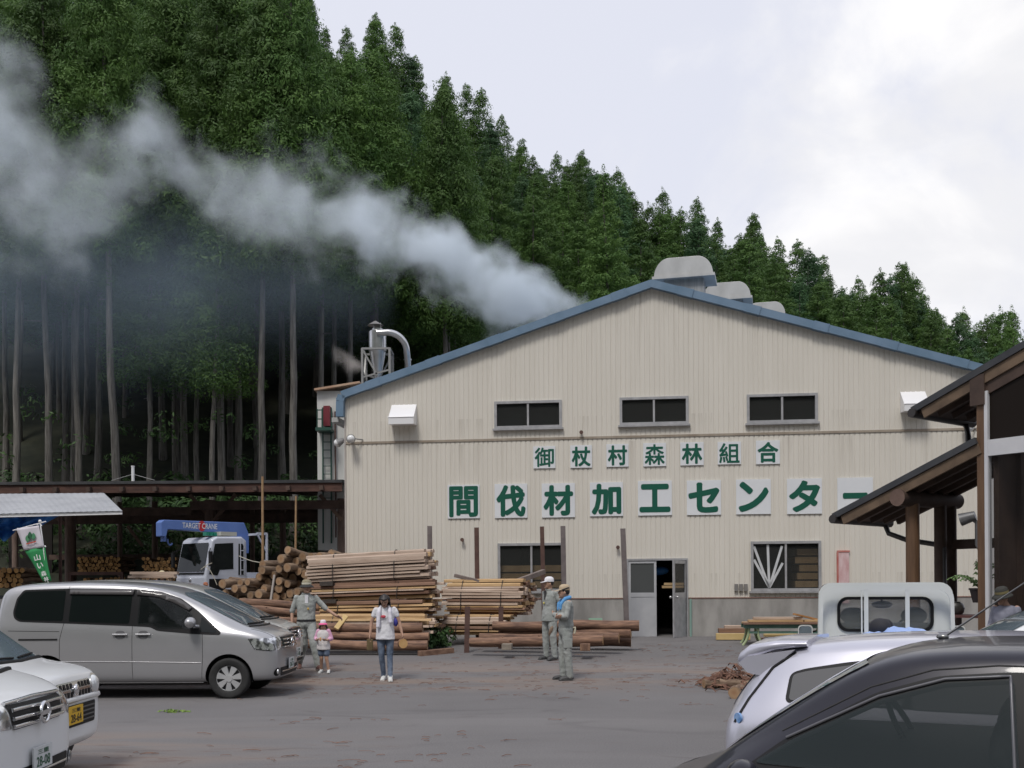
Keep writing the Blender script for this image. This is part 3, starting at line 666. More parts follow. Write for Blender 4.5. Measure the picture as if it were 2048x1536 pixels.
# small fittings on the wall
sb = MB()
for u in (1472, 1481.5, 1491): a = rect(u-3.6, 1168, u+3.6, 1182); sb.bb((a[0], -0.1, a[1]), (a[2], -0.034, a[3]))
sb.build('socket_box', mat('grey_plastic', (0.2, 0.19, 0.18), rough=0.6), fac)
for u, v in ((926, 1080), (1236, 1095), (1163, 866)):
    a = Wl(u, v); m = MB(); m.cyl((a[0], 0, a[1]), (a[0], -0.12, a[1]), 0.03, n=8); m.cyl((a[0], -0.12, a[1]), (a[0], -0.15, a[1]), 0.05, n=8); m.build('wall_bracket', rust, fac)
a = rect(1675, 1103, 1697, 1172); m = MB(); m.bb((a[0], -0.075, 1.2), (a[2], -0.034, a[3])); ch = m.build('faded_panel', mat('faded_pink', (0.55, 0.33, 0.33), (0.68, 0.52, 0.52), scale=5, rough=0.7, stretch=(2, 2, 0.6)), fac)
m = MB(); m.bb((a[0]-0.02, -0.085, a[3]-0.02), (a[2]+0.02, -0.034, a[3]+0.025)); m.bb((a[0]-0.03, -0.085, 1.2), (a[0]+0.012, -0.034, a[3]-0.02)); m.build('red_edge', mat('red_edge', (0.42, 0.12, 0.1), (0.5, 0.2, 0.17), scale=4, rough=0.6), ch)
dp = MB(); a = Wl(1381, 1240)[0]; dp.cyl((a, -0.09, FZ), (a, -0.09, Z_SK-0.02), 0.03, n=8); dp.build('drain_pipe', mat('pale_green_pipe', (0.25, 0.38, 0.33), rough=0.5), fac)
# roof ventilators (each a curved cap on a square neck)
def ventilator(u0, u1, vt, vb, d, first=False):
    a, b = P(u0, vt, d), P(u1, vb, d); wd = (b.x-a.x)*0.92; zt = P((u0+u1)/2, vt, d).z; hb = (vb-vt)/F*d
    t = thing('roof_ventilator', '', 'roof ventilator', ((a.x+b.x)/2-0.1, d+0.6, zt-hb), -TH-0.13, 'ventilators along the factory roof')
    n = 9; prof = [(-wd/2, 0)]+[(-wd/2+0.02+wd*0.26*(1-math.cos(PI/2*k/n)), hb*math.sin(PI/2*k/n)) for k in range(n+1)]
    prof = prof+[(-x, z) for x, z in prof[::-1]]
    m = MB(); m.prism(prof, -0.55, 0.55, 0); bevel(m.build('cap', galv, t), 0.07, 4)
    m = MB(); m.bb((-wd/2-0.03, -0.59, -0.05), (wd/2+0.03, 0.59, 0.03)); m.build('cap_rim', galv, t)
    m = MB(); m.bb((-wd*0.33, -0.42, -2.5), (wd*0.33, 0.42, -0.05)); m.build('neck', mat('vent_neck', (0.24, 0.25, 0.25), (0.36, 0.37, 0.37), scale=2, rough=0.55, stretch=(9, 9, 0.3)), t)
    m = MB()
    for x in (-wd*0.2, wd*0.2): m.ell((x, -0.3, hb+0.01), 0.045, 8, 6)
    m.build('bolt', white_paint, t)
    return t
for lab, ar in (('largest grey metal ventilator with a rounded cap, nearest the roof peak', (1318, 1449, 512, 550, 30)), ('grey rounded ventilator second from the roof peak, half behind the first', (1416, 1521, 563, 595, 34)),
                ('low grey rounded ventilator third along the roof, only its cap above the blue trim', (1502, 1588, 603, 631, 38)), ('hindmost roof ventilator, just a sliver of cap above the blue trim', (1585, 1640, 640, 668, 43))): ventilator(*ar)['label'] = lab

# ================================================================ SIGN BOARDS
green_ink = mat('green_lettering', (0.004, 0.095, 0.06), rough=0.45)
board_m = mat('sign_board', (0.69, 0.71, 0.74), (0.75, 0.77, 0.79), scale=1.2, rough=0.4)
def sign(ch, px, box, what, off=0.02, uniform=False):
    s0, z0, s1, z1 = rect(*px); c = Vector(((s0+s1)/2, -0.05, (z0+z1)/2)); w0, h0 = s1-s0, z1-z0
    wp = Vector((P0.x+c.x*TCo+c.y*TS, P0.y-c.x*TS+c.y*TCo, c.z))
    m = MB(); m.bb((-w0/2, -0.012, -h0/2), (w0/2, 0.014, h0/2)); o = m.build('sign_board', board_m, None, wp); o.rotation_euler = (0, 0, -TH)
    tag(o, what, 'sign', 'white character boards on the factory front')
    fx, fy = box; put_text('lettering', ch, green_ink, o, (0, -0.016, 0), w0*fx, h0*fy, off)
ORD = ['first', 'second', 'third', 'fourth', 'fifth', 'sixth', 'seventh', 'eighth', 'last']
top = [('御', (1067, 893, 1111, 937)), ('杖', (1141, 891, 1184, 936)), ('村', (1213, 888.5, 1257, 934)), ('森', (1286.5, 886.5, 1332, 933)), ('林', (1360.5, 885, 1407, 931)), ('組', (1435, 884, 1481.5, 929)), ('合', (1511.5, 881.5, 1559, 928.5))]
for i, (ch, px) in enumerate(top): sign(ch, px, (0.88, 0.88), 'small white board with the green character %s, %s in the upper sign row' % (ch, ORD[i] if i < 6 else 'last'), 0.018 if ch in '御組森' else 0.03)
big = [('間', (896, 970, 960, 1037), (0.9, 0.92)), ('伐', (990, 968, 1055, 1036), (0.9, 0.93)), ('材', (1084, 967, 1150, 1035), (0.9, 0.9)), ('加', (1180, 965, 1246, 1032.5), (0.9, 0.92)), ('工', (1276, 962, 1343.5, 1031), (0.92, 0.82)),
       ('セ', (1373.5, 961, 1441.5, 1030), (0.92, 0.88)), ('ン', (1472, 959, 1541, 1028.5), (0.88, 0.88)), ('タ', (1573.5, 957.5, 1643, 1028), (0.9, 0.9)), ('ー', (1674, 955.5, 1745, 1028), (0.7, 0.17))]
for i, (ch, px, fb) in enumerate(big): sign(ch, px, fb, 'large white board with the green character %s, %s in the lower sign row' % (ch, ORD[i]), 0.042 if ch not in '間' else 0.03)

# ================================================================ ANNEX AND DUST CYCLONE
t = thing('annex_tower', 'narrow white panelled annex with a green ladder behind the factory corner', 'annex', P(662, 958, 36).xy.to_3d())
def L(u, v, d, o=t): return P(u, v, d)-Vector(o.location)
m = MB(); a, b = L(634, 782, 36), L(700, 1100, 36); m.bb((a.x, 0, b.z), (b.x+0.4, 2.6, a.z)); m.build('wall', mat('white_panel', (0.55, 0.55, 0.52), (0.62, 0.62, 0.59), scale=1.2, rough=0.55, stretch=(4, 4, 0.4)), t)
m = MB(); m.bar((a.x-0.06, 1.0, a.z+0.02), (b.x+0.4, 1.0, a.z+0.26), 2.4, 0.07); m.build('roof', mat('orange_roof', (0.42, 0.26, 0.17), (0.5, 0.36, 0.25), scale=2, rough=0.7), t)
gm = mat('green_steel', (0.02, 0.07, 0.05), rough=0.5); m = MB()
for u, mm in ((645.5, 0), (662, 0)): p, q = L(u, 815, 35.9), L(u, 958, 35.9); m.cyl(p, q-Vector((0, 0, 2.2)), 0.03, n=6)
for k in range(9): v = 868+k*16; m.cyl(L(645.5, v, 35.9), L(662, v, 35.9), 0.015, n=5)
m.build('ladder', gm, t)
m = MB(); p, q = L(634, 857, 35.6), L(664, 863, 35.6); m.bb((p.x, -0.7, q.z), (q.x, -0.02, p.z))
for u in (634.5, 644, 663): m.cyl(L(u, 818, 35.4), L(u, 857, 35.4), 0.022, n=6)
for v in (820, 838): m.cyl(L(634.5, v, 35.4), L(644, v, 35.4), 0.02, n=6)
m.build('platform', gm, t)
m = MB(); p, q = L(647, 812, 35.7), L(660, 852, 35.7); m.bb((p.x, -0.35, q.z), (q.x, -0.03, p.z)); m.build('red_box', mat('red_box', (0.17, 0.02, 0.03), rough=0.5), t)
m = MB(); m.cyl(L(670, 823, 35.9), L(671, 958, 35.9)-Vector((0, 0, 2)), 0.03, n=6); m.build('conduit', rust, t)

c0 = P(757, 955, 33.5); c0.z = gz(c0.x, c0.y)
t = thing('dust_cyclone', 'stainless steel dust cyclone with a cone, rain cap and curved duct above the roof', 'dust collector', c0)
def Z(v, d=33.5): return P(757, v, d).z-c0.z
def RX(u): return (u-757)/F*33.5
m = MB(); m.cyl((0, 0, Z(702)), (0, 0, Z(664)), RX(774.5), n=28); m.ell((0, 0, Z(664)), (RX(774.5), RX(774.5), 0.05), 28, 6); m.cyl((0, 0, Z(665)), (0, 0, Z(658)), RX(768), n=20); m.build('drum', steel, t)
m = MB(); m.cyl((0, 0, Z(760)), (0, 0, Z(702)), 0.1, RX(774.5)-0.005, n=28); m.build('cone', steel, t)
m = MB(); m.cyl((RX(753)-RX(757), 0, Z(651)), (RX(753)-RX(757), 0, Z(642)), RX(773), 0.03, n=24)
m.build('rain_cap', mat('weathered_zinc', (0.2, 0.19, 0.18), (0.3, 0.29, 0.28), scale=3, rough=0.5, metal=0.5), t)
m = MB()
for k in range(4): a = PI/4+k*PI/2; m.cyl((0.15*math.cos(a), 0.15*math.sin(a), Z(660)), (0.15*math.cos(a), 0.15*math.sin(a), Z(647)), 0.012, n=5)
m.build('cap_strut', steel, t)
m = MB(); pts = [(RX(758), -RX(774), Z(670)), (RX(780), -RX(774), Z(669))]+[(RX(780)+RX(795)*math.sin(k*PI/16)*0.95+0.0, -RX(774)+0.02*k, Z(669)-(Z(669)-Z(706))*(1-math.cos(k*PI/16))) for k in range(1, 9)]; x_ = pts[-1][0]
pts += [(x_, 0.2, Z(725)), (x_, 0.4, Z(725)-2.4)]; m.tube(pts, RX(763.5), 14); m.cyl((x_, 0.14, Z(716)), (x_, 0.15, Z(719)), RX(765), n=16); m.build('duct', steel, t)
m = MB(); w2 = RX(784)
cs = [(-w2, -w2), (w2, -w2), (w2, w2), (-w2, w2)]
for i, (x, y) in enumerate(cs):
    x2, y2 = cs[(i+1) % 4]; m.bar((x, y, 0), (x, y, Z(703)), 0.07, 0.07); m.bar((x, y, Z(703)), (x2, y2, Z(703)), 0.06, 0.06); m.bar((x, y, Z(704)), (lerp(x, x2, 0.55), lerp(y, y2, 0.55), Z(756)), 0.05, 0.05); m.bar((x, y, Z(760)), (x2, y2, Z(745)), 0.05, 0.05)
m.build('stand', mat('pale_steel', (0.3, 0.3, 0.29), rough=0.5, metal=0.3), t)
smoke('smoke_puff', 'small faint brownish puff of smoke left of the steel cyclone', [(728, 735, 12, 1.4), (705, 730, 22, 1.3), (685, 722, 26, 1.0), (664, 706, 26, 0.6)], 33.0, 1.7, (0.75, 0.7, 0.66), 9.0, 1.6, 0.3)

# ================================================================ OPEN SHED AND AWNING
wood_d = mat('dark_timber', (0.06, 0.038, 0.03), (0.12, 0.078, 0.06), scale=3, rough=0.85, stretch=(1, 1, 1))
wood_p = mat('post_timber', (0.12, 0.08, 0.065), (0.21, 0.15, 0.12), scale=2.5, rough=0.85, stretch=(4, 4, 0.6), bump=0.2)
D1, D2 = 33.0, 43.0
sh = thing('open_shed', 'long open timber storage shed with a dark low roof left of the factory', 'shed', (-11, 37, 0))
def S(u, v, d): return P(u, v, d)-Vector((-11, 37, 0))
zt = P(350, 963, D1).z; xl, xr = P(-170, 963, D1).x+11, P(686, 963, D1).x+11
m = MB(); m.bar((0, D1-37-0.3, 0), (0, 1, 0), 1, 1) if False else None
m = MB(); q = [(xl, D1-37.25, zt), (xr, D1-37.25, zt), (xr, D2-37, zt+0.75), (xl, D2-37, zt+0.75)]
m.add(q+[(a, b, c-0.09) for a, b, c in q], [(0, 1, 2, 3), (7, 6, 5, 4), (0, 4, 5, 1), (1, 5, 6, 2), (2, 6, 7, 3), (3, 7, 4, 0)]); m.build('roof', mat('dark_sheet_roof', (0.03, 0.032, 0.035), (0.06, 0.06, 0.062), scale=2, rough=0.6), sh)
m = MB(); m.bb((xl, D1-37.2, zt-0.36), (xr, D1-37.12, zt-0.095)); m.build('fascia', mat('rusty_fascia', (0.05, 0.025, 0.02), (0.11, 0.055, 0.04), scale=1.4, rough=0.85, stretch=(1, 1, 4)), sh)
m = MB()
for k in range(13): x = lerp(xl, xr, (k+0.4)/13); m.bar((x, D1-37.4, zt-0.26), (x, D2-37.1, zt+0.4), 0.12, 0.14)
m.build('rafter', wood_d, sh)
m = MB(); m.bb((S(375, 0, 34.6).x, D1+1.5-37, zt-0.78), (xr, D1+1.7-37, zt-0.5)); m.bb((xl, D1+1.55-37, zt-0.95), (S(375, 0, 34.6).x+0.02, D1+1.68-37, zt-0.7)); m.bb((xl, 40.0-37, zt-0.9), (xr, 40.25-37, zt-0.55)); m.bb((xl, D2-0.5-37, zt-0.4), (xr, D2-0.3-37, zt-0.1)); m.bb((xl, D2-0.5-37, zt-2.2), (S(330, 0, 42).x, D2-0.35-37, zt-2.0)); m.build('beam', wood_d, sh)
posts = [(421, 37.0, 0.2), (141, 37.0, 0.2), (684, 35.0, 0.16), (655, 40, 0.1), (310, 41, 0.12), (566, 41, 0.13), (240, 42, 0.1), (30, 41, 0.12), (505, 42, 0.1)]
for u, d, r_ in posts:
    x = S(u, 1100, d).x; z0 = gz(x-11, d)-0.2; m = MB(); m.cyl((x, d-37, z0), (x, d-37, zt-0.55+(d-D1)*0.07), r_, r_*0.92, 12); m.build('post', wood_p, sh)
for a, b, d in (((380, 990), (418, 1032), 36.9), ((472, 988), (424, 1046), 36.9), ((640, 990), (684, 1040), 34.9), ((105, 1030), (136, 1052), 36.9), ((255, 1052), (285, 1092), 41.5), ((690, 985), (655, 1030), 39.8)): m = MB(); m.bar(S(*a, d), S(*b, d), 0.09, 0.12); m.build('brace', mat('brace_timber', (0.14, 0.09, 0.07), (0.22, 0.15, 0.11), scale=3, rough=0.85), sh)
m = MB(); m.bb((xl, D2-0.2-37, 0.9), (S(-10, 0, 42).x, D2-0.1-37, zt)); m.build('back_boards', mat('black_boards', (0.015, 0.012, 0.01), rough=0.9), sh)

aw = thing('awning', 'pale grey sheet metal awning sloping out from the shed on the far left', 'awning', (-13, 28.5, 0))
def A(u, v, d): return P(u, v, d)-Vector((-13, 28.5, 0))
m = MB(); q = [A(-90, 1030, 27), A(245, 1022, 27), A(208, 986, 31), A(-130, 989, 31)]; up3 = Vector((0, 0, 0.03))
n = 26; top_ = []; 
for j in range(2):
    a_, b_ = (q[0], q[1]) if j == 0 else (q[3], q[2])
    for i in range(n*2+1): top_.append(a_.lerp(b_, i/(2*n))+Vector((0, 0, 0.008*(i % 2))))
m.add(top_+[p-up3 for p in top_], [(i, i+1, 2*n+1+i+1, 2*n+1+i) for i in range(2*n)]+[(4*n+2+i+1, 4*n+2+i, 6*n+3+i, 6*n+3+i+1) for i in range(2*n)]); m.build('sheet', mat('grey_sheet_metal', (0.38, 0.39, 0.41), (0.48, 0.49, 0.51), scale=0.9, rough=0.5, metal=0.2), aw)
m = MB(); m.bar(q[0]-Vector((0, -0.03, 0.05)), q[1]-Vector((0.02, -0.03, 0.05)), 0.03, 0.07); m.build('edge_strip', white_paint, aw)
m = MB()
for u in (-60, 70, 205): p = A(u, 1024, 27.2); r_ = A(u-8, 988, 30.9); m.bar(p-up3*2.2, r_-up3*2.2, 0.06, 0.08)
for u, d in ((-60, 27.3), (120, 31.2)): p = A(u, 1024, d); m.cyl((p.x, p.y, gz(p.x-13, p.y+28.5)-0.1), p-Vector((0, 0, -0.1 if d > 30 else 0.1)), 0.05, n=8)
m.build('support_frame', rust, aw)
# blue tarpaulin hanging under the awning
m = MB(); nu, nv = 26, 10; vs = []
for j in range(nv+1):
    for i in range(nu+1):
        u = lerp(-80, 128-60*(j/nv)**1.3, i/nu); v = lerp(1030, 1078+10*math.sin(i*0.9)+(-26 if i == nu else 0)*1.0-20*(i/nu)**3, j/nv); d = 29.5+0.25*math.sin(i*0.8+j*0.5)+0.12*math.sin(i*2.1-j)
        vs.append(P(u, v, d))
m.add(vs, [(j*(nu+1)+i, j*(nu+1)+i+1, (j+1)*(nu+1)+i+1, (j+1)*(nu+1)+i) for j in range(nv) for i in range(nu)], 0, True)
o = m.build('tarpaulin', MATS['blue_tarp'], fix=False); o.modifiers.new('t', 'SOLIDIFY').thickness = 0.01; tag(o, 'bright blue tarpaulin hanging under the grey awning', 'tarpaulin')
# antenna stub on the shed roof
b = P(266, 962, 34); t = thing('roof_pole', 'short white pole with guy wires standing on the shed roof', 'pole', b)
m = MB(); m.cyl((0, 0, -0.15), (0, 0, 0.46), 0.05, n=10); m.cyl((0, 0, 0.46), (0, 0, 0.49), 0.06, n=10); m.build('tube', white_paint, t)
for s_ in (-1, 1): m = MB(); m.tube([(0, 0, 0.22), (s_*0.7, 0, 0.02)], 0.008, 5); m.build('guy_wire', mat('wire_grey', (0.4, 0.4, 0.4), rough=0.4), t)
# ================================================================ VEHICLES
from mathutils.geometry import delaunay_2d_cdt
def paint(name, c, metal=0.55, rough=0.32, c2=None): return mat(name, c, c2 or tuple(min(1, q*1.08) for q in c), scale=0.8, rough=rough, metal=metal, coat=0.8)
silver = paint('silver_paint', (0.42, 0.42, 0.43)); champagne = paint('champagne_paint', (0.5, 0.49, 0.46), 0.4); white_p = paint('white_car_paint', (0.72, 0.73, 0.735), 0.0, 0.35)
lavender = paint('lavender_silver_paint', (0.5, 0.5, 0.57), 0.35); navy = mat('charcoal_paint', (0.014, 0.013, 0.02), (0.017, 0.016, 0.024), scale=0.8, rough=0.3, metal=0.15, coat=0.35, spec=0.35)
chrome = mat('chrome', (0.75, 0.75, 0.76), rough=0.12, metal=1.0)
trimb = mat('black_trim', (0.012, 0.012, 0.013), rough=0.5, spec=0.2)
seam = mat('seam_shadow_gap', (0.03, 0.03, 0.03), rough=0.9)
lampm = mat('headlamp_glass', (0.16, 0.165, 0.17), (0.85, 0.86, 0.87), scale=11, rough=0.15, metal=0.75, coat=1.0, detail=1, lo=0.42, hi=0.58)
cglass = mat('car_glass', (0.008, 0.011, 0.011), rough=0.02, spec=0.3)
wglass = mat('windscreen_glass', (0.1, 0.13, 0.15), (0.13, 0.16, 0.18), scale=1.5, rough=0.03, spec=0.9)
tyre = mat('tyre_rubber', (0.018, 0.018, 0.018), (0.03, 0.03, 0.03), scale=8, rough=0.8)
alloy = mat('wheel_cover', (0.5, 0.51, 0.52), (0.6, 0.6, 0.6), scale=5, rough=0.35, metal=0.4)
amber = mat('amber_lens', (0.6, 0.2, 0.03), rough=0.2)
see_glass = mat('see_through_glass', (0.02, 0.025, 0.025), rough=0.02, spec=0.5, alpha=0.38)
seat_m = mat('car_seat', (0.05, 0.05, 0.055), (0.085, 0.085, 0.09), scale=8, rough=0.9)
class Car:
    def __init__(c, name, label, cat, paintm, stations, loc, rz, wheels, wr=0.31, group='cars parked in the yard', sub=2, ws=0.2):
        c.t = thing(name, label, cat, (loc[0], loc[1], loc[2] if len(loc) > 2 else gz(loc[0], loc[1])), rz, group); c.p = paintm
        rings = []
        for x, zb, w, zbelt, wt, zt in stations:
            k = clamp((zt-zbelt)/0.3, 0.2)
            h = [(0, zb), (w*.72, zb), (w*.94, zb+.03), (w*.985, zb+.14), (w, (zb+zbelt)*.5+.05), (w*.992, zbelt-.1), (w*.965, zbelt), (lerp(w*.955, wt, .5), lerp(zbelt, zt, .5)), (wt, zt-.085*k), (wt*.94, zt-.022*k), (wt*.6, zt+.004), (0, zt+.014)]
            rings.append([Vector((x, y, z)) for y, z in h]+[Vector((x, -y, z)) for y, z in h[-2:0:-1]])
        n = len(rings[0]); hN = n//2; m = MB(); m.loft(rings, False, 0, True)
        for rg, flip in ((0, 0), (len(rings)-1, 1)):
            o = rg*n
            for j in range(hN):
                a = [o+j, o+j+1, o+(n-j-1) % n, o+(n-j) % n]; a = list(dict.fromkeys(a))
                m.f.append(a if not flip else a[::-1]); m.m.append(0); m.sm.append(True)
        o = m.build('body', [paintm, trimb], c.t); c.body = o
        md = o.modifiers.new('s', 'SUBSURF'); md.levels = md.render_levels = sub
        bake(o)
        dg = bpy.context.evaluated_depsgraph_get(); b = bmesh.new(); b.from_mesh(o.data); c.bvh = BVHTree.FromBMesh(b); b.free()
        if wheels:
            k = MB(); yw = max(s[2] for s in stations)
            for x in wheels:
                for s in (-1, 1): k.cyl((x, s*(yw-0.27), wr+0.01), (x, s*(yw+0.3), wr+0.01), wr*1.17, n=36)
            ko = k.build('cutter', trimb); ko.matrix_world = Matrix.Identity(4); ko.parent = c.t
            bm_ = o.modifiers.new('b', 'BOOLEAN'); bm_.object = ko; bm_.operation = 'DIFFERENCE'; bm_.solver = 'EXACT'
            try: bm_.material_mode = 'TRANSFER'
            except Exception: pass
            n0 = len(o.data.polygons); keep = o.data.copy(); bake(o)
            if len(o.data.polygons) < n0*0.6:   # the exact solver can fail on an unlucky cut
                o.data = keep; bm_ = o.modifiers.new('b', 'BOOLEAN'); bm_.object = ko; bm_.operation = 'DIFFERENCE'; bm_.solver = 'FAST'; bake(o)
                if len(o.data.polygons) < n0*0.6: o.data = keep
            bpy.data.objects.remove(ko)
        try: o.data.set_sharp_from_angle(angle=R(40))
        except Exception: pass
        for x in (wheels or []):
            for s in (-1, 1): c.wheel(x, s*(max(q[2] for q in stations)-0.105), wr, s, ws)
    def wheel(c, x, y, r, s, wd):
        prof = [(0.62, -1), (0.93, -1), (1.0, -0.75), (1.0, 0.75), (0.95, 0.97), (0.88, 1.0), (0.66, 0.9), (0.62, 0.8)]
        n = 40; m = MB(); rings = []
        for a in range(n):
            t = 2*PI*a/n; rings.append([Vector((r*q*math.cos(t), s*wd/2*h, r*q*math.sin(t))) for q, h in prof])
        k = len(prof); vs = [v for g_ in rings for v in g_]
        m.add(vs, [(a*k+i, a*k+i+1, ((a+1) % n)*k+i+1, ((a+1) % n)*k+i) for a in range(n) for i in range(k-1)], 0, True)
        o = m.build('wheel', tyre, c.t, (x, y, r)); h = MB(); rr = r*0.665; yo = s*wd*0.42
        d = MB(); d.cyl((0, yo-s*0.05, 0), (0, yo-s*0.045, 0), rr, n=30); d.build('rim', mat('dark_rim', (0.03, 0.03, 0.032), rough=0.5), o)
        h.cyl((0, yo-s*0.03, 0), (0, yo+s*0.008, 0), r*0.2, r*0.17, n=18)
        for i in range(7):
            t = 2*PI*i/7+0.2; ca, sa = math.cos(t), math.sin(t); w0, w1 = r*0.075, r*0.17
            f = lambda q, w_, yy: Vector((ca*q-sa*w_, yy, sa*q+ca*w_))
            h.add([f(r*0.14, -w0, yo), f(r*0.14, w0, yo), f(rr*0.95, w1, yo-s*0.008), f(rr*0.95, -w1, yo-s*0.008), f(r*0.14, -w0, yo-s*0.04), f(r*0.14, w0, yo-s*0.04), f(rr*0.95, w1, yo-s*0.04), f(rr*0.95, -w1, yo-s*0.04)], [(0, 1, 2, 3), (0, 4, 5, 1), (1, 5, 6, 2), (2, 6, 7, 3), (3, 7, 4, 0)], 0, False)
        vs = []; q4 = [(rr*0.9, yo-s*0.012), (rr*1.0, yo-s*0.002), (rr*1.02, yo-s*0.03)]
        for a in range(36): t = 2*PI*a/36; vs += [Vector((q*math.cos(t), yy, q*math.sin(t))) for q, yy in q4]
        h.add(vs, [(a*3+i, a*3+i+1, ((a+1) % 36)*3+i+1, ((a+1) % 36)*3+i) for a in range(36) for i in range(2)], 0, True)
        h.build('wheel_cover', alloy, o)
    def open_windows(c, polys):
        """cut window openings right through the cabin"""
        o = c.body; n0 = len(o.data.polygons)
        for hp in polys:
            k = MB(); k.prism(list(hp), -1.6, 1.6); ko = k.build('cutter', trimb); ko.parent = c.t; keep = o.data.copy(); n1 = len(o.data.polygons)
            bm_ = o.modifiers.new('b', 'BOOLEAN'); bm_.object = ko; bm_.operation = 'DIFFERENCE'; bm_.solver = 'EXACT'
            try: bm_.material_mode = 'TRANSFER'
            except Exception: pass
            bake(o)
            if len(o.data.polygons) < n1*0.6: o.data = keep
            bpy.data.objects.remove(ko)
        try: o.data.set_sharp_from_angle(angle=R(40))
        except Exception: pass
    def cast(c, q, ax, sgn):
        """first body surface met looking along an axis from outside"""
        if ax == 'y': o, d = Vector((q[0], sgn*3, q[1])), Vector((0, -sgn, 0))
        elif ax == 'x': o, d = Vector((sgn*6, q[0], q[1])), Vector((-sgn, 0, 0))
        else: o, d = Vector((q[0], q[1], 4)), Vector((0, 0, -1))
        h = c.bvh.ray_cast(o, d)
        if h[0] is None: return None
        n = h[1]
        if n.dot(d) > 0: n = -n
        return h[0], n
    def panel(c, poly, ax, sgn, m, name='panel', off=0.004, parent=None, rnd=0.0, step=0.07, thick=0.0, build=True, holes=()):
        if rnd: poly = rounded(poly, rnd)
        pts = []
        for a, b in zip(poly, poly[1:]+poly[:1]):
            n = max(1, int(math.dist(a, b)/step)); pts += [(lerp(a[0], b[0], i/n), lerp(a[1], b[1], i/n)) for i in range(n)]
        nb = len(pts); xs_ = [p[0] for p in pts]; zs_ = [p[1] for p in pts]; x = min(xs_)+step*0.5
        inner = []
        while x < max(xs_):
            z = min(zs_)+step*0.5
            while z < max(zs_):
                if inside((x, z), poly) and min(math.dist((x, z), p) for p in pts) > step*0.45: inner.append((x, z))
                z += step
            x += step
        eds = [(i, (i+1) % nb) for i in range(nb)]
        for hp in holes:
            k0 = nb+len(inner); hq = []
            for a, b in zip(hp, hp[1:]+hp[:1]):
                n = max(1, int(math.dist(a, b)/step)); hq += [(lerp(a[0], b[0], i/n), lerp(a[1], b[1], i/n)) for i in range(n)]
            inner += hq; eds += [(k0+i, k0+(i+1) % len(hq)) for i in range(len(hq))]
        r = delaunay_2d_cdt([Vector(p) for p in pts+inner], eds, [list(range(nb))], 1, 1e-5)
        if holes: r = (r[0], r[1], [f for f in r[2] if not any(inside((sum(r[0][i].x for i in f)/len(f), sum(r[0][i].y for i in f)/len(f)), hp) for hp in holes)])
        vs, okk = [], []
        for q in r[0]:
            h = c.cast(q, ax, sgn); okk.append(h is not None); vs.append(h[0]+h[1]*off if h else Vector((0, 0, 0)))
        lim = 0.5
        fs = [f for f in r[2] if all(okk[i] for i in f) and max((vs[f[i]]-vs[f[i-1]]).length for i in range(len(f))) < lim]
        used = sorted({i for f in fs for i in f}); re_ = {q: i for i, q in enumerate(used)}; vs = [vs[i] for i in used]; fs = [[re_[i] for i in f] for f in fs]
        if not build: return vs, fs
        mb = MB(); mb.add(vs, fs, 0, True); o = mb.build(name, m, parent or c.t)
        # face outward
        me = o.data; ref = Vector((0, sgn, 0)) if ax == 'y' else Vector((sgn, 0, 0)) if ax == 'x' else Vector((0, 0, 1))
        if len(me.polygons) and sum(p.normal.dot(ref) for p in me.polygons) < 0: me.flip_normals()
        if thick: md = o.modifiers.new('t', 'SOLIDIFY'); md.thickness = thick; md.offset = 1
        return o
    def line(c, pts, ax, sgn, m, name, r=0.006, off=0.0, parent=None, step=0.06, flat=None):
        out_ = []
        for a, b in zip(pts, pts[1:]):
            n = max(1, int(math.dist(a, b)/step)); out_ += [(lerp(a[0], b[0], i/n), lerp(a[1], b[1], i/n)) for i in range(n)]
        out_.append(pts[-1]); q = [c.cast(p, ax, sgn) for p in out_]; q = [h[0]+h[1]*off for h in q if h]
        if len(q) < 2: return
        mb = MB(); mb.tube(q, r, 6); return mb.build(name, m, parent or c.t)
    def plate(c, y, z, w_, h_, m, texts, ink, sgn=1, tilt=0):
        h = c.cast((y, z), 'x', sgn); x = h[0].x+sgn*0.03
        mb = MB(); mb.bb((-0.006, -w_/2, -h_/2), (0.006, w_/2, h_/2)); o = mb.build('number_plate', m, c.t, (x, y, z))
        for tx, dz, bw, bh in texts: put_text('plate_characters', tx, ink, o, (sgn*0.0075, 0, dz), bw, bh, 0.008, rot=(0, 0, sgn*PI/2))
        return o
def inside(p, poly):
    r = False; x, y = p
    for (a, b), (c, d) in zip(poly, poly[1:]+poly[:1]):
        if (b > y) != (d > y) and x < (c-a)*(y-b)/(d-b)+a: r = not r
    return r
def rounded(poly, r, n=4):
    o = []; N = len(poly)
    for i, p in enumerate(poly):
        a, b = Vector(poly[i-1]), Vector(poly[(i+1) % N]); p = Vector(p); rr = min(r, (a-p).length*0.45, (b-p).length*0.45)
        s, e = p+(a-p).normalized()*rr, p+(b-p).normalized()*rr
        for k in range(n+1): t = k/n; q = s*(1-t)**2+p*2*t*(1-t)+e*t*t; o.append((q.x, q.y))
    return o
yellow_pl = mat('yellow_plate', (0.7, 0.42, 0.02), rough=0.5); white_pl = mat('white_plate', (0.62, 0.64, 0.64), rough=0.5); ink_g = mat('green_plate_ink', (0.03, 0.12, 0.06), rough=0.5); ink_b = mat('black_plate_ink', (0.02, 0.02, 0.02), rough=0.5)

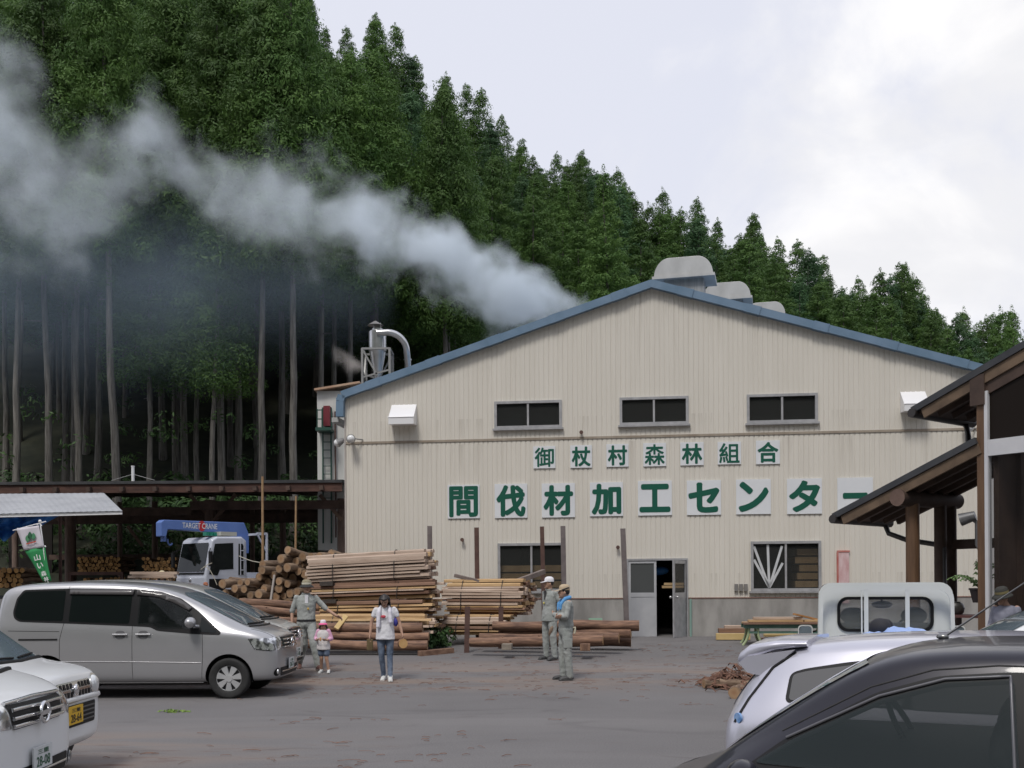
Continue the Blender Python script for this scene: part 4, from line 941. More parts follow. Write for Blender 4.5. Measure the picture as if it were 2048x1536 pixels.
def minivan(label, pm, loc, rz, plate_txt, full=True, front_chrome=False):
    st = [(-2.26, .42, .70, 1.12, .60, 1.30), (-2.23, .30, .80, 1.14, .66, 1.55), (-2.15, .26, .845, 1.17, .69, 1.74), (-1.94, .24, .855, 1.18, .70, 1.805), (-1.2, .23, .86, 1.17, .71, 1.835), (-0.4, .23, .86, 1.14, .71, 1.825), (0.25, .23, .86, 1.10, .695, 1.765), (0.62, .23, .86, 1.07, .665, 1.655),
          (1.15, .23, .86, 1.05, .665, 1.375), (1.52, .24, .855, 1.03, .68, 1.18), (1.64, .24, .853, 1.02, .70, 1.13), (1.86, .25, .84, .97, .70, 1.07), (2.03, .26, .80, .91, .66, 1.01), (2.13, .28, .73, .84, .60, .95), (2.185, .34, .65, .76, .52, .85)]
    c = Car('minivan', label, 'minivan', pm, st, loc, rz, (-1.42, 1.43), 0.315)
    X = lambda zx: (zx-1305)/362+1.43
    Zz = lambda zy: (1138-zy)/367
    pl = lambda q: [(X(a), Zz(b)) for a, b in q]
    see = pl([(798, 560), (900, 572), (995, 600), (1085, 662), (1090, 734), (905, 730), (872, 710), (794, 706)])
    c.open_windows([see])
    for s in (-1, 1):
        band = c.panel(pl([(78, 640), (92, 560), (128, 512), (400, 505), (780, 512), (905, 527), (1020, 568), (1120, 640), (1262, 762), (1255, 776), (1120, 770), (905, 750), (860, 728), (760, 722), (380, 704), (120, 694), (88, 675)]), 'y', s, trimb, 'window_surround', 0.004, rnd=0.04, holes=[see])
        for q in ([(90, 640), (104, 560), (138, 522), (372, 518), (366, 690), (128, 684), (98, 668)], [(408, 540), (750, 546), (742, 708), (400, 694)], [(792, 548), (900, 560), (1000, 592), (1092, 655), (1098, 742), (905, 738), (870, 718), (788, 714)], [(1142, 672), (1236, 752), (1230, 764), (1142, 758)]):
            c.panel(pl(q), 'y', s, see_glass if q[0][0] == 792 else cglass, 'side_window', 0.008, parent=band, rnd=0.03)
        c.panel(pl([(398, 512), (760, 516), (756, 546), (396, 540)]), 'y', s, mat('smoke_visor', (0.09, 0.085, 0.085), rough=0.15), 'rain_visor', 0.02, parent=band, thick=0.01)
        c.panel(pl([(775, 518), (900, 530), (1010, 572), (1085, 622), (1070, 640), (990, 596), (898, 560), (775, 546)]), 'y', s, MATS['smoke_visor'], 'rain_visor', 0.02, parent=band, thick=0.01)
        for q in ([(375, 700), (352, 800), (350, 1040)], [(762, 722), (762, 1045)], [(1158, 770), (1160, 900), (1150, 1045)], [(392, 470), (385, 520)], [(772, 470), (776, 515)], [(60, 745), (350, 750)]): c.line(pl(q), 'y', s, seam, 'door_seam', 0.004)
        c.line(pl([(120, 795), (340, 795)]), 'y', s, trimb, 'slide_rail', 0.014); c.line(pl([(540, 1046), (1150, 1046)]), 'y', s, chrome, 'sill_strip', 0.01, 0.004); c.line(pl([(230, 920), (760, 925), (1150, 932)]), 'y', s, pm, 'side_crease', 0.007, 0.0)
        for zx in (695, 825):
            cup = c.panel(rounded(pl([(zx-28, 748), (zx+28, 748), (zx+28, 795), (zx-28, 795)]), 0.07), 'y', s, mat('handle_recess', (0.12, 0.12, 0.125), rough=0.4), 'handle_cup', 0.003, step=0.03)
            c.line(pl([(zx-40, 770), (zx+42, 770)]), 'y', s, pm, 'door_handle', 0.016, 0.02)
        # mirror
        h = c.cast((X(1130), Zz(720)), 'y', s); p = h[0]; m = MB(); m.ell((p.x-0.07, p.y+s*0.17, p.z+0.05), (0.085, 0.13, 0.085), 14, 10); m.tube([(p.x, p.y, p.z-0.02), (p.x-0.04, p.y+s*0.08, p.z-0.01)], 0.03, 8); m.build('wing_mirror', pm, c.t)
        # head lamp wraps from the wing to the nose
        hl = MB(); vs, fs = c.panel(pl([(1415, 798), (1500, 795), (1600, 806), (1625, 868), (1540, 866), (1450, 856)]), 'y', s, lampm, 'h', 0.006, rnd=0.02, step=0.04, build=False); hl.add(vs, fs, 0, True)
        o = hl.build('headlight', lampm, c.t)
        if (o.data.polygons[0].normal.y*s) < 0: o.data.flip_normals()
        c.line(pl([(1415, 798), (1450, 857), (1540, 868)]), 'y', s, trimb, 'headlight_edge', 0.006, 0.003)
        c.panel([(s*0.66+0.065*math.cos(k*PI/8), 0.40+0.065*math.sin(k*PI/8)) for k in range(16)], 'x', 1, trimb, 'fog_light_well', 0.006, step=0.03)
        h = c.cast((s*0.66, 0.40), 'x', 1); m = MB(); m.ell(h[0]+Vector((0.005, 0, 0)), (0.02, 0.045, 0.045), 12, 8); m.build('fog_light', lampm, c.t)
        # front lamp face
        c.panel([(s*0.44, 0.76), (s*0.68, 0.78), (s*0.69, 0.93), (s*0.6, 0.94), (s*0.49, 0.93)], 'x', 1, lampm, 'headlight', 0.006, rnd=0.02, step=0.04)
        c.panel([(s*0.62, 0.84), (s*0.78, 0.86), (s*0.79, 1.12), (s*0.7, 1.2), (s*0.64, 1.2)], 'x', -1, mat('red_lens', (0.3, 0.01, 0.01), rough=0.2), 'tail_light', 0.006)
    for y in (-0.38, 0.38):
        m = MB(); m.ell((0.12, y, 1.2), (0.09, 0.2, 0.14), 14, 10); m.ell((0.08, y, 1.4), (0.06, 0.13, 0.08), 12, 8); m.build('front_seat', seat_m, c.t)
    m = MB(); m.tube([(0.62+0.07*math.sin(k*PI/10), -0.38+0.17*math.cos(k*PI/10), 1.19+0.14*math.sin(k*PI/10)) for k in range(21)], 0.014, 6); m.build('steering_wheel', trimb, c.t)
    c.panel([(-0.58, 1.13), (0.58, 1.13), (0.54, 1.60), (0.4, 1.645), (-0.4, 1.645), (-0.54, 1.60)], 'x', 1, wglass, 'windscreen', 0.006, rnd=0.05)
    c.panel([(-0.62, 1.2), (0.62, 1.2), (0.55, 1.62), (-0.55, 1.62)], 'x', -1, cglass, 'rear_window', 0.006, rnd=0.05)
    for s in (-1, 1): c.line([(1.68, s*0.02), (1.64, s*0.5)], 'z', 1, trimb, 'wiper', 0.012, 0.02)
    c.line([(1.70, -0.62), (1.76, -0.3), (1.77, 0), (1.76, 0.3), (1.70, 0.62)], 'z', 1, trimb, 'cowl', 0.022, 0.0)
    c.line([(-1.72*0+1.74, -0.7), (2.2, -0.62), (2.33, -0.45)], 'z', 1, seam, 'bonnet_seam', 0.004); c.line([(1.74, 0.7), (2.2, 0.62), (2.33, 0.45)], 'z', 1, seam, 'bonnet_seam', 0.004)
    gr = c.panel([(-0.42, 0.75), (0.42, 0.75), (0.47, 0.925), (-0.47, 0.925)], 'x', 1, trimb, 'grille', 0.006, rnd=0.03, step=0.05)
    for z in (0.775, 0.83, 0.885): c.line([(-0.43, z), (-0.2, z), (0, z-0.004), (0.2, z), (0.43, z)], 'x', 1, chrome, 'grille_bar', 0.016, 0.018, parent=gr)
    c.line([(-0.47, 0.935), (0, 0.945), (0.47, 0.935)], 'x', 1, chrome if front_chrome else pm, 'grille_rim', 0.016, 0.01, parent=gr)
    h = c.cast((0, 0.83), 'x', 1); m = MB(); m.tube([h[0]+Vector((0.05, 0.075*math.cos(a*PI/10), 0.075*math.sin(a*PI/10))) for a in range(21)], 0.014, 8); m.bar(h[0]+Vector((0.052, -0.1, 0)), h[0]+Vector((0.052, 0.1, 0)), 0.016, 0.034); m.build('emblem', chrome, gr)
    for y0, y1 in ((-0.55, 0.55),): bg_ = c.panel([(y0, 0.33), (y1, 0.33), (y1+0.02, 0.46), (y0-0.02, 0.46)], 'x', 1, trimb, 'bumper_intake', 0.006, rnd=0.03, step=0.06)
    c.line([(-0.52, 0.395), (0, 0.395), (0.52, 0.395)], 'x', 1, chrome, 'intake_bar', 0.012, 0.012, parent=bg_)
    c.plate(0.0, 0.50, 0.33, 0.165, white_pl, [(plate_txt[0], 0.045, 0.2, 0.035), (plate_txt[1], -0.027, 0.24, 0.075)], ink_g)
    return c
H7 = R(-1.0)
minivan('silver minivan with dark windows parked broadside in the yard', silver, (-5.81, 17.12), H7, ('三重', '28-71'))
minivan('champagne silver minivan parked on the far side of the silver minivan, only its nose showing', champagne, (-6.12, 19.2), H7, ('三重', '31-05'), front_chrome=True)
c = minivan('white minivan with chrome grille in the near bottom corner, plate 28-08', white_p, (-5.72, 7.75), R(2.0), ('三重', '28-08'), front_chrome=True)

# boxy white light car between the white minivan and the silver one
st = [(-1.69, .34, .62, .98, .55, 1.3), (-1.66, .27, .70, 1.0, .6, 1.52), (-1.5, .24, .73, 1.0, .62, 1.6), (-0.5, .23, .737, 1.0, .63, 1.63), (0.3, .23, .737, .99, .62, 1.6), (0.55, .23, .737, .985, .60, 1.52), (0.9, .23, .737, .98, .61, 1.26), (1.1, .24, .735, .97, .63, 1.10), (1.2, .24, .733, .95, .66, 1.055), (1.45, .25, .725, .92, .66, 1.02), (1.62, .27, .70, .86, .64, .97), (1.67, .30, .66, .80, .60, .90), (1.695, .36, .6, .74, .55, .80)]
c = Car('light_car', 'small boxy white car with round headlamps and yellow plate 28-64', 'car', white_p, st, (-5.74, 9.66), R(1.0), (-1.15, 1.15), 0.27)
for s in (-1, 1):
    bd = c.panel([(-1.5, 1.02), (-1.45, 1.48), (0.5, 1.48), (0.98, 1.02)], 'y', s, trimb, 'window_surround', 0.004, rnd=0.05)
    for q in ([(-1.42, 1.05), (-1.38, 1.44), (-0.75, 1.45), (-0.75, 1.05)], [(-0.68, 1.05), (-0.68, 1.45), (0.05, 1.45), (0.05, 1.05)], [(0.12, 1.05), (0.12, 1.45), (0.48, 1.44), (0.86, 1.05)]): c.panel(q, 'y', s, cglass, 'side_window', 0.008, parent=bd, rnd=0.03)
    well = c.panel([(s*0.50+0.115*math.cos(k*PI/10), 0.815+0.105*math.sin(k*PI/10)) for k in range(20)], 'x', 1, chrome, 'headlight', 0.012, step=0.03)
    h = c.cast((s*0.5, 0.815), 'x', 1); m = MB(); m.ell(h[0]+Vector((-0.01, 0, 0)), (0.05, 0.1, 0.092), 16, 10); m.build('lens', mat('clear_lens', (0.6, 0.62, 0.63), (0.78, 0.8, 0.8), scale=9, rough=0.08, metal=0.3, coat=1), well)
    c.panel([(s*0.60, 0.72), (s*0.66, 0.74), (s*0.685, 0.92), (s*0.63, 0.92)], 'x', 1, MATS['clear_lens'], 'side_light', 0.008, step=0.03)
    c.line([(1.15, 0.3), (1.2, 0.95)], 'y', s, seam, 'door_seam', 0.004)
    m = MB(); m.ell((0.75, s*0.86, 1.08), (0.07, 0.1, 0.07), 12, 8); m.build('wing_mirror', white_p, c.t)
c.panel([(-0.53, 1.085), (0.53, 1.085), (0.5, 1.49), (-0.5, 1.49)], 'x', 1, wglass, 'windscreen', 0.006, rnd=0.05)
c.panel([(-0.53, 1.05), (0.53, 1.05), (0.5, 1.45), (-0.5, 1.45)], 'x', -1, cglass, 'rear_window', 0.006, rnd=0.05)
c.line([(1.14, -0.55), (1.2, 0), (1.14, 0.55)], 'z', 1, trimb, 'cowl', 0.022)
for s in (-1, 1): c.line([(1.15, s*0.05), (1.1, s*0.45)], 'z', 1, trimb, 'wiper', 0.01, 0.02); c.line([(1.2, s*0.64), (1.5, s*0.63), (1.64, s*0.6)], 'z', 1, seam, 'bonnet_seam', 0.004)
g1 = c.panel([(-0.36, 0.735), (0.36, 0.735), (0.37, 0.885), (-0.37, 0.885)], 'x', 1, chrome, 'grille', 0.008, rnd=0.02, step=0.05)
for y in [-0.32+0.075*k for k in range(4)]+[0.095+0.075*k for k in range(4)]:
    for z in (0.745, 0.822): c.panel([(y, z), (y+0.045, z), (y+0.045, z+0.05), (y, z+0.05)], 'x', 1, trimb, 'grille_slot', 0.012, parent=g1, rnd=0.012, step=0.05)
h = c.cast((0.0, 0.81), 'x', 1); m = MB(); m.ell(h[0]+Vector((0.02, 0, 0)), (0.02, 0.055, 0.055), 12, 8); m.build('emblem', chrome, g1)
c.line([(-0.66, 0.71), (-0.4, 0.72), (0, 0.72), (0.4, 0.72), (0.66, 0.71)], 'x', 1, white_p, 'bumper_ledge', 0.03, 0.0)
g2 = c.panel([(-0.48, 0.47), (0.48, 0.47), (0.5, 0.67), (-0.5, 0.67)], 'x', 1, trimb, 'bumper_intake', 0.008, rnd=0.03, step=0.06)
for z in (0.51, 0.55, 0.59, 0.63): c.line([(-0.46, z), (0, z), (0.46, z)], 'x', 1, mat('dark_slat', (0.07, 0.07, 0.07), rough=0.4), 'intake_slat', 0.008, 0.012, parent=g2)
c.plate(-0.05, 0.585, 0.33, 0.165, yellow_pl, [('三重', 0.045, 0.2, 0.035), ('28-64', -0.027, 0.24, 0.075)], ink_b)

# dark car filling the near right corner: heads left, seen from its near side
st = [(-2.15, .36, .66, .84, .5, .95), (-2.12, .30, .76, .86, .56, 1.02), (-1.95, .26, .83, .90, .60, 1.12), (-1.6, .23, .85, .92, .60, 1.32), (-1.2, .22, .855, .93, .60, 1.44), (-0.5, .22, .86, .93, .605, 1.495), (0.0, .22, .86, .93, .605, 1.495), (0.33, .22, .86, .93, .60, 1.47), (0.55, .22, .86, .93, .595, 1.39), (0.85, .22, .86, .91, .61, 1.19), (1.13, .22, .857, .87, .66, 0.98), (1.26, .22, .855, .80, .72, .85), (1.5, .23, .84, .74, .7, .78), (1.68, .25, .79, .66, .64, .71), (1.76, .3, .68, .58, .55, .63)]
c = Car('dark_car', 'dark charcoal car with tinted side window filling the near right corner', 'car', navy, st, (2.22, 4.86), R(153), (-1.28, 1.17), 0.285)
dglass = mat('tinted_side_glass', (0.008, 0.016, 0.016), rough=0.02, spec=0.45, alpha=0.72)
see1 = [(-0.125, 0.985), (-0.105, 1.345), (0.15, 1.322), (0.395, 1.245), (0.75, 1.065), (0.88, 0.985)]; see2 = [(-1.0, 0.985), (-0.98, 1.285), (-0.285, 1.31), (-0.3, 0.985)]
c.open_windows([see1, see2])
for y in (-0.36, 0.36):
    m = MB(); m.ell((-0.12, y, 1.02), (0.12, 0.22, 0.2), 16, 10); m.ell((-0.2, y, 1.25), (0.06, 0.13, 0.085), 14, 8); m.build('front_seat', seat_m, c.t)
m = MB(); m.tube([(0.42+0.08*math.sin(k*PI/10), -0.36+0.18*math.cos(k*PI/10), 1.0+0.15*math.sin(k*PI/10)) for k in range(21)], 0.016, 6); m.build('steering_wheel', trimb, c.t)
m = MB(); m.ell((0.38, 0.0, 1.3), (0.03, 0.11, 0.035), 12, 8); m.build('rear_view_mirror', trimb, c.t)
for s in (-1, 1):
    bd = c.panel([(-1.5, 0.95), (-1.25, 1.30), (-0.95, 1.375), (-0.1, 1.39), (0.18, 1.365), (0.42, 1.29), (0.8, 1.075), (1.0, 0.92)], 'y', s, trimb, 'window_surround', 0.004, rnd=0.05, step=0.05, holes=[see1, see2])
    c.panel([(-0.13, 0.97), (-0.11, 1.36), (0.15, 1.338), (0.40, 1.26), (0.76, 1.075), (0.92, 0.97)], 'y', s, dglass, 'side_window', 0.010, parent=bd, rnd=0.03, step=0.05)
    c.panel([(-1.02, 0.97), (-1.0, 1.30), (-0.27, 1.325), (-0.29, 0.97)], 'y', s, dglass, 'side_window', 0.010, parent=bd, rnd=0.03, step=0.05)
    c.line([(-0.115, 0.96), (-0.095, 1.372), (0.15, 1.352), (0.41, 1.272), (0.79, 1.078)], 'y', s, mat('grey_weatherstrip', (0.11, 0.11, 0.12), rough=0.3, metal=0.3), 'window_edge', 0.008, 0.008, parent=bd, step=0.04)
    c.line([(-0.30, 0.96), (-0.285, 1.372)], 'y', s, MATS['grey_weatherstrip'], 'window_edge', 0.008, 0.008, parent=bd)
    c.line([(-1.25, 1.365), (-0.6, 1.41), (-0.05, 1.415), (0.2, 1.39), (0.45, 1.31), (0.82, 1.105)], 'y', s, seam, 'door_seam', 0.004, step=0.05)
    c.line([(-0.2, 0.3), (-0.2, 0.95)], 'y', s, seam, 'door_seam', 0.004)
    m = MB(); m.ell((0.92, s*0.97, 0.95), (0.07, 0.11, 0.07), 14, 8); m.tube([(0.95, s*0.84, 0.9), (0.93, s*0.92, 0.92)], 0.025, 6); m.build('wing_mirror', navy, c.t)
    c.line([(-0.1, 0.80), (0.08, 0.80)], 'y', s, navy, 'door_handle', 0.015, 0.02)
    c.panel([(s*0.4, 0.6), (s*0.66, 0.62), (s*0.7, 0.74), (s*0.5, 0.72)], 'x', 1, lampm, 'headlight', 0.006, step=0.04)
    c.panel([(s*0.45, 0.74), (s*0.7, 0.74), (s*0.7, 0.88), (s*0.45, 0.86)], 'x', -1, MATS['red_lens'], 'tail_light', 0.006, step=0.04)
c.panel([(-0.56, 0.99), (0.56, 0.99), (0.5, 1.40), (-0.5, 1.40)], 'x', 1, wglass, 'windscreen', 0.006, rnd=0.05)
c.panel([(-0.55, 1.06), (0.55, 1.06), (0.45, 1.36), (-0.45, 1.36)], 'x', -1, cglass, 'rear_window', 0.006, rnd=0.05)
# roof aerial leaning back
m = MB(); m.tube([(0.22, -0.1, 1.49), (-0.20, -0.1, 1.80)], [0.006, 0.003], 6); m.ell((0.22, -0.1, 1.495), (0.03, 0.02, 0.015), 8, 6); m.build('aerial', mat('aerial_steel', (0.25, 0.25, 0.25), rough=0.3, metal=0.8), c.t)

# pale lavender hatchback behind it: heads right, spoiler on the left
st = [(-2.06, .36, .66, .80, .52, .84), (-2.05, .30, .76, .84, .56, .93), (-1.95, .26, .82, .87, .585, 1.10), (-1.80, .24, .835, .89, .585, 1.27), (-1.66, .23, .84, .9, .585, 1.345), (-1.2, .22, .845, .91, .59, 1.40), (-0.3, .22, .845, .90, .595, 1.43), (0.3, .22, .845, .89, .59, 1.39), (0.55, .22, .845, .885, .59, 1.31), (1.0, .22, .845, .87, .63, 1.04), (1.2, .22, .84, .85, .68, .93), (1.6, .23, .83, .78, .67, .85), (1.95, .26, .77, .7, .6, .75), (2.05, .32, .66, .62, .5, .66)]
c = Car('hatchback', 'pale lavender silver hatchback with a roof spoiler behind the dark car', 'car', lavender, st, (3.56, 6.72), R(-24), (-1.25, 1.28), 0.3)
for s in (-1, 1):
    bd = c.panel([(-1.66, 0.99), (-1.64, 1.17), (-1.55, 1.20), (-1.30, 1.245), (-0.8, 1.315), (0.1, 1.345), (0.45, 1.27), (0.9, 0.96)], 'y', s, trimb, 'window_surround', 0.004, rnd=0.04, step=0.05)
    for q in ([(-1.635, 1.005), (-1.62, 1.16), (-1.53, 1.185), (-1.28, 1.225), (-0.95, 1.27), (-0.95, 0.99)], [(-0.9, 0.98), (-0.9, 1.275), (-0.25, 1.315), (-0.25, 0.97)], [(-0.18, 0.97), (-0.18, 1.315), (0.1, 1.32), (0.42, 1.25), (0.8, 0.97)]): c.panel(q, 'y', s, mat('grey_side_glass', (0.1, 0.1, 0.1), rough=0.03, spec=0.7), 'side_window', 0.008, parent=bd, rnd=0.025, step=0.05)
    c.line([(-1.62, 1.3), (-1.76, 1.2), (-1.9, 1.0), (-1.98, 0.85)], 'y', s, trimb, 'tailgate_seam', 0.014, -0.004, step=0.03)
    c.panel([(-2.02, 0.45), (-1.98, 0.66), (-1.9, 0.68), (-1.9, 0.5)], 'y', s, MATS['red_lens'], 'tail_light', 0.006, step=0.04)
    m = MB(); m.ell((0.85, s*0.93, 0.98), (0.07, 0.1, 0.07), 12, 8); m.build('wing_mirror', lavender, c.t)
m = MB(); rings = []
for x, z0, z1, w_ in ((-1.55, 1.345, 1.375, .56), (-1.75, 1.32, 1.372, .57), (-1.92, 1.255, 1.345, .57), (-1.985, 1.22, 1.295, .56), (-2.0, 1.235, 1.265, .55)):
    rings.append([Vector((x, y*w_, z)) for y, z in ((-1, z0), (-1, z1-0.012), (-0.9, z1), (0, z1+0.015), (0.9, z1), (1, z1-0.012), (1, z0), (0.9, z0-0.01), (0, z0-0.005), (-0.9, z0-0.01))])
m.loft(rings, True, 0, True)
for s in (-1, 1): m.prism([(-1.62, 1.32), (-1.93, 1.27), (-1.99, 1.225), (-1.93, 1.16), (-1.83, 1.14)], s*0.57-0.008*(s < 0)-0.002, s*0.57+0.012, 0)
m.build('spoiler', lavender, c.t)
c.panel([(-0.53, 0.93), (0.53, 0.93), (0.5, 1.25), (-0.5, 1.25)], 'x', -1, cglass, 'rear_window', 0.008, rnd=0.05)
c.panel([(-0.55, 0.97), (0.55, 0.97), (0.5, 1.3), (-0.5, 1.3)], 'x', 1, wglass, 'windscreen', 0.006, rnd=0.05)
h = c.cast((-1.95, 0.88), 'y', -1); m = MB(); m.cyl(h[0], h[0]+Vector((-0.01, -0.012, 0)), 0.035, n=20); m.build('sticker', mat('blue_sticker', (0.1, 0.25, 0.55), (0.3, 0.45, 0.7), scale=20, rough=0.4), c.t)

# white car at the far right, only its roof corner in view
st = [(-2.0, .36, .66, .84, .5, .95), (-1.95, .28, .8, .9, .58, 1.15), (-1.6, .23, .84, .93, .6, 1.36), (-0.8, .22, .845, .93, .61, 1.44), (0.1, .22, .845, .92, .605, 1.43), (0.45, .22, .845, .91, .6, 1.35), (0.95, .22, .845, .9, .63, 1.06), (1.15, .22, .84, .88, .7, .95), (1.6, .23, .82, .8, .68, .87), (1.95, .27, .74, .7, .58, .74), (2.02, .33, .64, .62, .5, .66)]
c = Car('white_car', 'white car parked in front of the timber house at the right edge', 'car', white_p, st, (6.95, 13.2), R(172), (-1.25, 1.28), 0.3)
for s in (-1, 1):
    bd = c.panel([(-1.5, 0.95), (-1.3, 1.28), (-0.9, 1.345), (0.05, 1.35), (0.4, 1.28), (0.9, 0.96)], 'y', s, trimb, 'window_surround', 0.004, rnd=0.05, step=0.05)
    for q in ([(-1.4, 0.97), (-1.22, 1.26), (-0.55, 1.325), (-0.55, 0.97)], [(-0.48, 0.97), (-0.48, 1.325), (0.05, 1.325), (0.38, 1.25), (0.78, 0.97)]): c.panel(q, 'y', s, cglass, 'side_window', 0.008, parent=bd, rnd=0.03, step=0.05)
c.panel([(-0.56, 0.98), (0.56, 0.98), (0.5, 1.36), (-0.5, 1.36)], 'x', 1, wglass, 'windscreen', 0.006, rnd=0.05)
for s in (-1, 1): c.panel([(s*0.4, 0.6), (s*0.66, 0.62), (s*0.68, 0.72), (s*0.5, 0.7)], 'x', 1, lampm, 'headlight', 0.006, step=0.04)

# light pickup seen from behind
XT, YT = 4.17, 11.75
t = thing('light_pickup', 'small white pickup truck seen from behind with a framed cab window', 'pickup truck', (XT, YT, gz(XT, YT)), R(-16), 'cars parked in the yard')
tp = paint('truck_white', (0.63, 0.65, 0.635), 0.0, 0.4)
def rring(w0, h0, zc, r, n=5):   # rounded rectangle in XZ
    q = []
    for cx, cz, a0 in ((w0/2-r, h0/2-r, 0), (-w0/2+r, h0/2-r, PI/2), (-w0/2+r, -h0/2+r, PI), (w0/2-r, -h0/2+r, 3*PI/2)):
        q += [(cx+r*math.cos(a0+k*PI/2/n), zc+cz+r*math.sin(a0+k*PI/2/n)) for k in range(n+1)]
    return q
def frame(mb, outer, inner, y0, y1, mi=0):
    n = len(outer); vs = [(x, y0, z) for x, z in outer]+[(x, y0, z) for x, z in inner]+[(x, y1, z) for x, z in outer]+[(x, y1, z) for x, z in inner]
    fs = []
    for i in range(n): j = (i+1) % n; fs += [(i, j, n+j, n+i), (2*n+j, 2*n+i, 3*n+i, 3*n+j), (j, i, 2*n+i, 2*n+j), (n+i, n+j, 3*n+j, 3*n+i)]
    mb.add(vs, fs, mi, False)
ou = rring(1.42, 1.36, 1.06, 0.14); iw = rring(0.97, 0.345, 1.385, 0.10)
ou = [(x*(1.0 if z > 1.4 else 1.0+0.035*clamp((1.4-z)/0.5)), z) for x, z in ou]
m = MB(); frame(m, ou, iw, 0, 0.05); frame(m, ou, rring(1.12, 0.42, 1.40, 0.1), 1.02, 1.06)
# skin between back and front: roof, sides (with window openings left to glass), floor
n = len(ou)
for i in range(n):
    j = (i+1) % n; (xa, za), (xb, zb_) = ou[i], ou[j]
    if abs(xa) > 0.69 and abs(xb) > 0.69 and (min(za, zb_) < 1.5 and max(za, zb_) > 0.4) and abs(za-zb_) > 0.5:
        for s0, s1 in ((za, 1.12), (1.58, zb_)) if za < zb_ else ((za, 1.58), (1.12, zb_)): 
            f = lambda z: xa+(xb-xa)*(z-za)/(zb_-za)
            m.add([(f(s0), 0.05, s0), (f(s1), 0.05, s1), (f(s1), 1.02, s1), (f(s0), 1.02, s0)], [(0, 1, 2, 3)], 0, True)
        continue
    m.add([(xa, 0.05, za), (xb, 0.05, zb_), (xb, 1.02, zb_), (xa, 1.02, za)], [(0, 1, 2, 3)], 0, True)
m.build('cab', tp, t)
m = MB(); frame(m, rring(1.02, 0.395, 1.385, 0.115), rring(0.955, 0.33, 1.385, 0.095), -0.016, 0.03); rs = m.build('rear_window_seal', trimb, t)
clear = mat('clear_glass', (0.3, 0.32, 0.32), rough=0.02, alpha=0.22, spec=0.6)
m = MB(); q = rring(0.96, 0.335, 1.385, 0.096); m.prism(q, 0.01, 0.016, 0); m.build('rear_window', clear, rs)
m = MB(); m.prism(rring(1.13, 0.43, 1.40, 0.1), 1.04, 1.045, 0); m.build('windscreen', clear, t)
for s in (-1, 1):
    m = MB(); m.bb((s*0.708, 0.1, 1.13), (s*0.714, 0.98, 1.57)); m.build('side_window', clear, t)
    m = MB(); m.bar((s*0.74, 0.98, 1.15), (s*0.86, 0.95, 1.12), 0.02, 0.02); q = rring(0.16, 0.235, 0, 0.04); m.prism([(s*0.865+x, 1.10+z) for x, z in q], 0.92, 0.97); o = m.build('wing_mirror', trimb, t)
    m = MB(); frame(m, [(s*0.865+x*1.08, 1.10+z*1.05) for x, z in q], [(s*0.865+x*0.93, 1.10+z*0.94) for x, z in q], 0.912, 0.975); m.build('mirror_rim', tp, o)
    m = MB(); m.prism([(s*0.865+x*0.9, 1.10+z*0.92) for x, z in q], 0.912, 0.92); m.build('mirror_glass', mat('mirror', (0.28, 0.33, 0.31), rough=0.05, metal=0.9), o)
    m = MB(); m.bb((s*0.33-0.24, 0.25, 0.85), (s*0.33+0.24, 0.36, 1.28)); m.ell((s*0.33, 0.3, 1.36), (0.15, 0.05, 0.10), 14, 8); bevel(m.build('seat', mat('grey_seat', (0.06, 0.065, 0.065), (0.1, 0.105, 0.1), scale=6, rough=0.9), t), 0.04)
m = MB(); m.ell((0.02, 0.85, 1.475), (0.12, 0.025, 0.045), 14, 8); m.tube([(0.02, 0.87, 1.5), (0.02, 0.95, 1.62)], 0.012, 6); m.build('rear_view_mirror', mat('mirror_back', (0.2, 0.21, 0.21), rough=0.5), t)
m = MB(); m.bb((-0.66, 0.8, 0.9), (0.66, 1.0, 1.12)); m.build('dashboard', mat('dashboard', (0.06, 0.08, 0.075), rough=0.7), t)
m = MB(); m.tube([(0.33+0.17*math.cos(k*PI/10), 0.68+0.04*math.sin(k*PI/10), 1.16+0.16*math.sin(k*PI/10)) for k in range(21)], 0.015, 6); m.build('steering_wheel', trimb, t)
# guard frame behind the cab
gq = rring(1.40, 1.30, 1.06, 0.15); m = MB(); gq = [(x*(1.0+0.035*clamp((1.4-z)/0.5)), z) for x, z in gq]
frame(m, gq, [(x*0.945, 1.06+(z-1.06)*0.93) for x, z in gq], -0.17, -0.11); m.build('guard_frame', tp, t)
for x in (-0.205, 0.225): m = MB(); m.bb((x-0.022, -0.165, 0.72), (x+0.022, -0.115, 1.66)); m.build('guard_bar', tp, t)
m = MB(); m.bb((-0.205-0.055, -0.16, 0.74), (-0.205-0.04, -0.12, 1.655)); m.build('guard_bar', tp, t)
m = MB(); m.bb((-0.71, -2.0, 0.62), (0.71, -0.18, 0.66)); m.bb((-0.735, -2.03, 0.6), (-0.71, -0.18, 0.92)); m.bb((0.71, -2.03, 0.6), (0.735, -0.18, 0.92)); m.bb((-0.71, -2.03, 0.6), (0.71, -2.0, 0.92)); m.bb((-0.71, -0.2, 0.66), (0.71, -0.175, 0.96)); m.build('load_bed', tp, t)
m = MB(); m.bb((-0.6, -1.9, 0.33), (0.6, 0.9, 0.6)); m.build('chassis', trimb, t)
for y in (-1.25, 0.72):
    for s in (-1, 1): m = MB(); m.cyl((s*0.52, y, 0.26), (s*0.68, y, 0.26), 0.26, n=28); m.cyl((s*0.68, y, 0.26), (s*0.69, y, 0.26), 0.15, n=20, mi=1); m.build('wheel', [tyre, alloy], t)
zt0 = gz(XT, YT)
m = MB(); vs = []; nu, nv = 18, 10
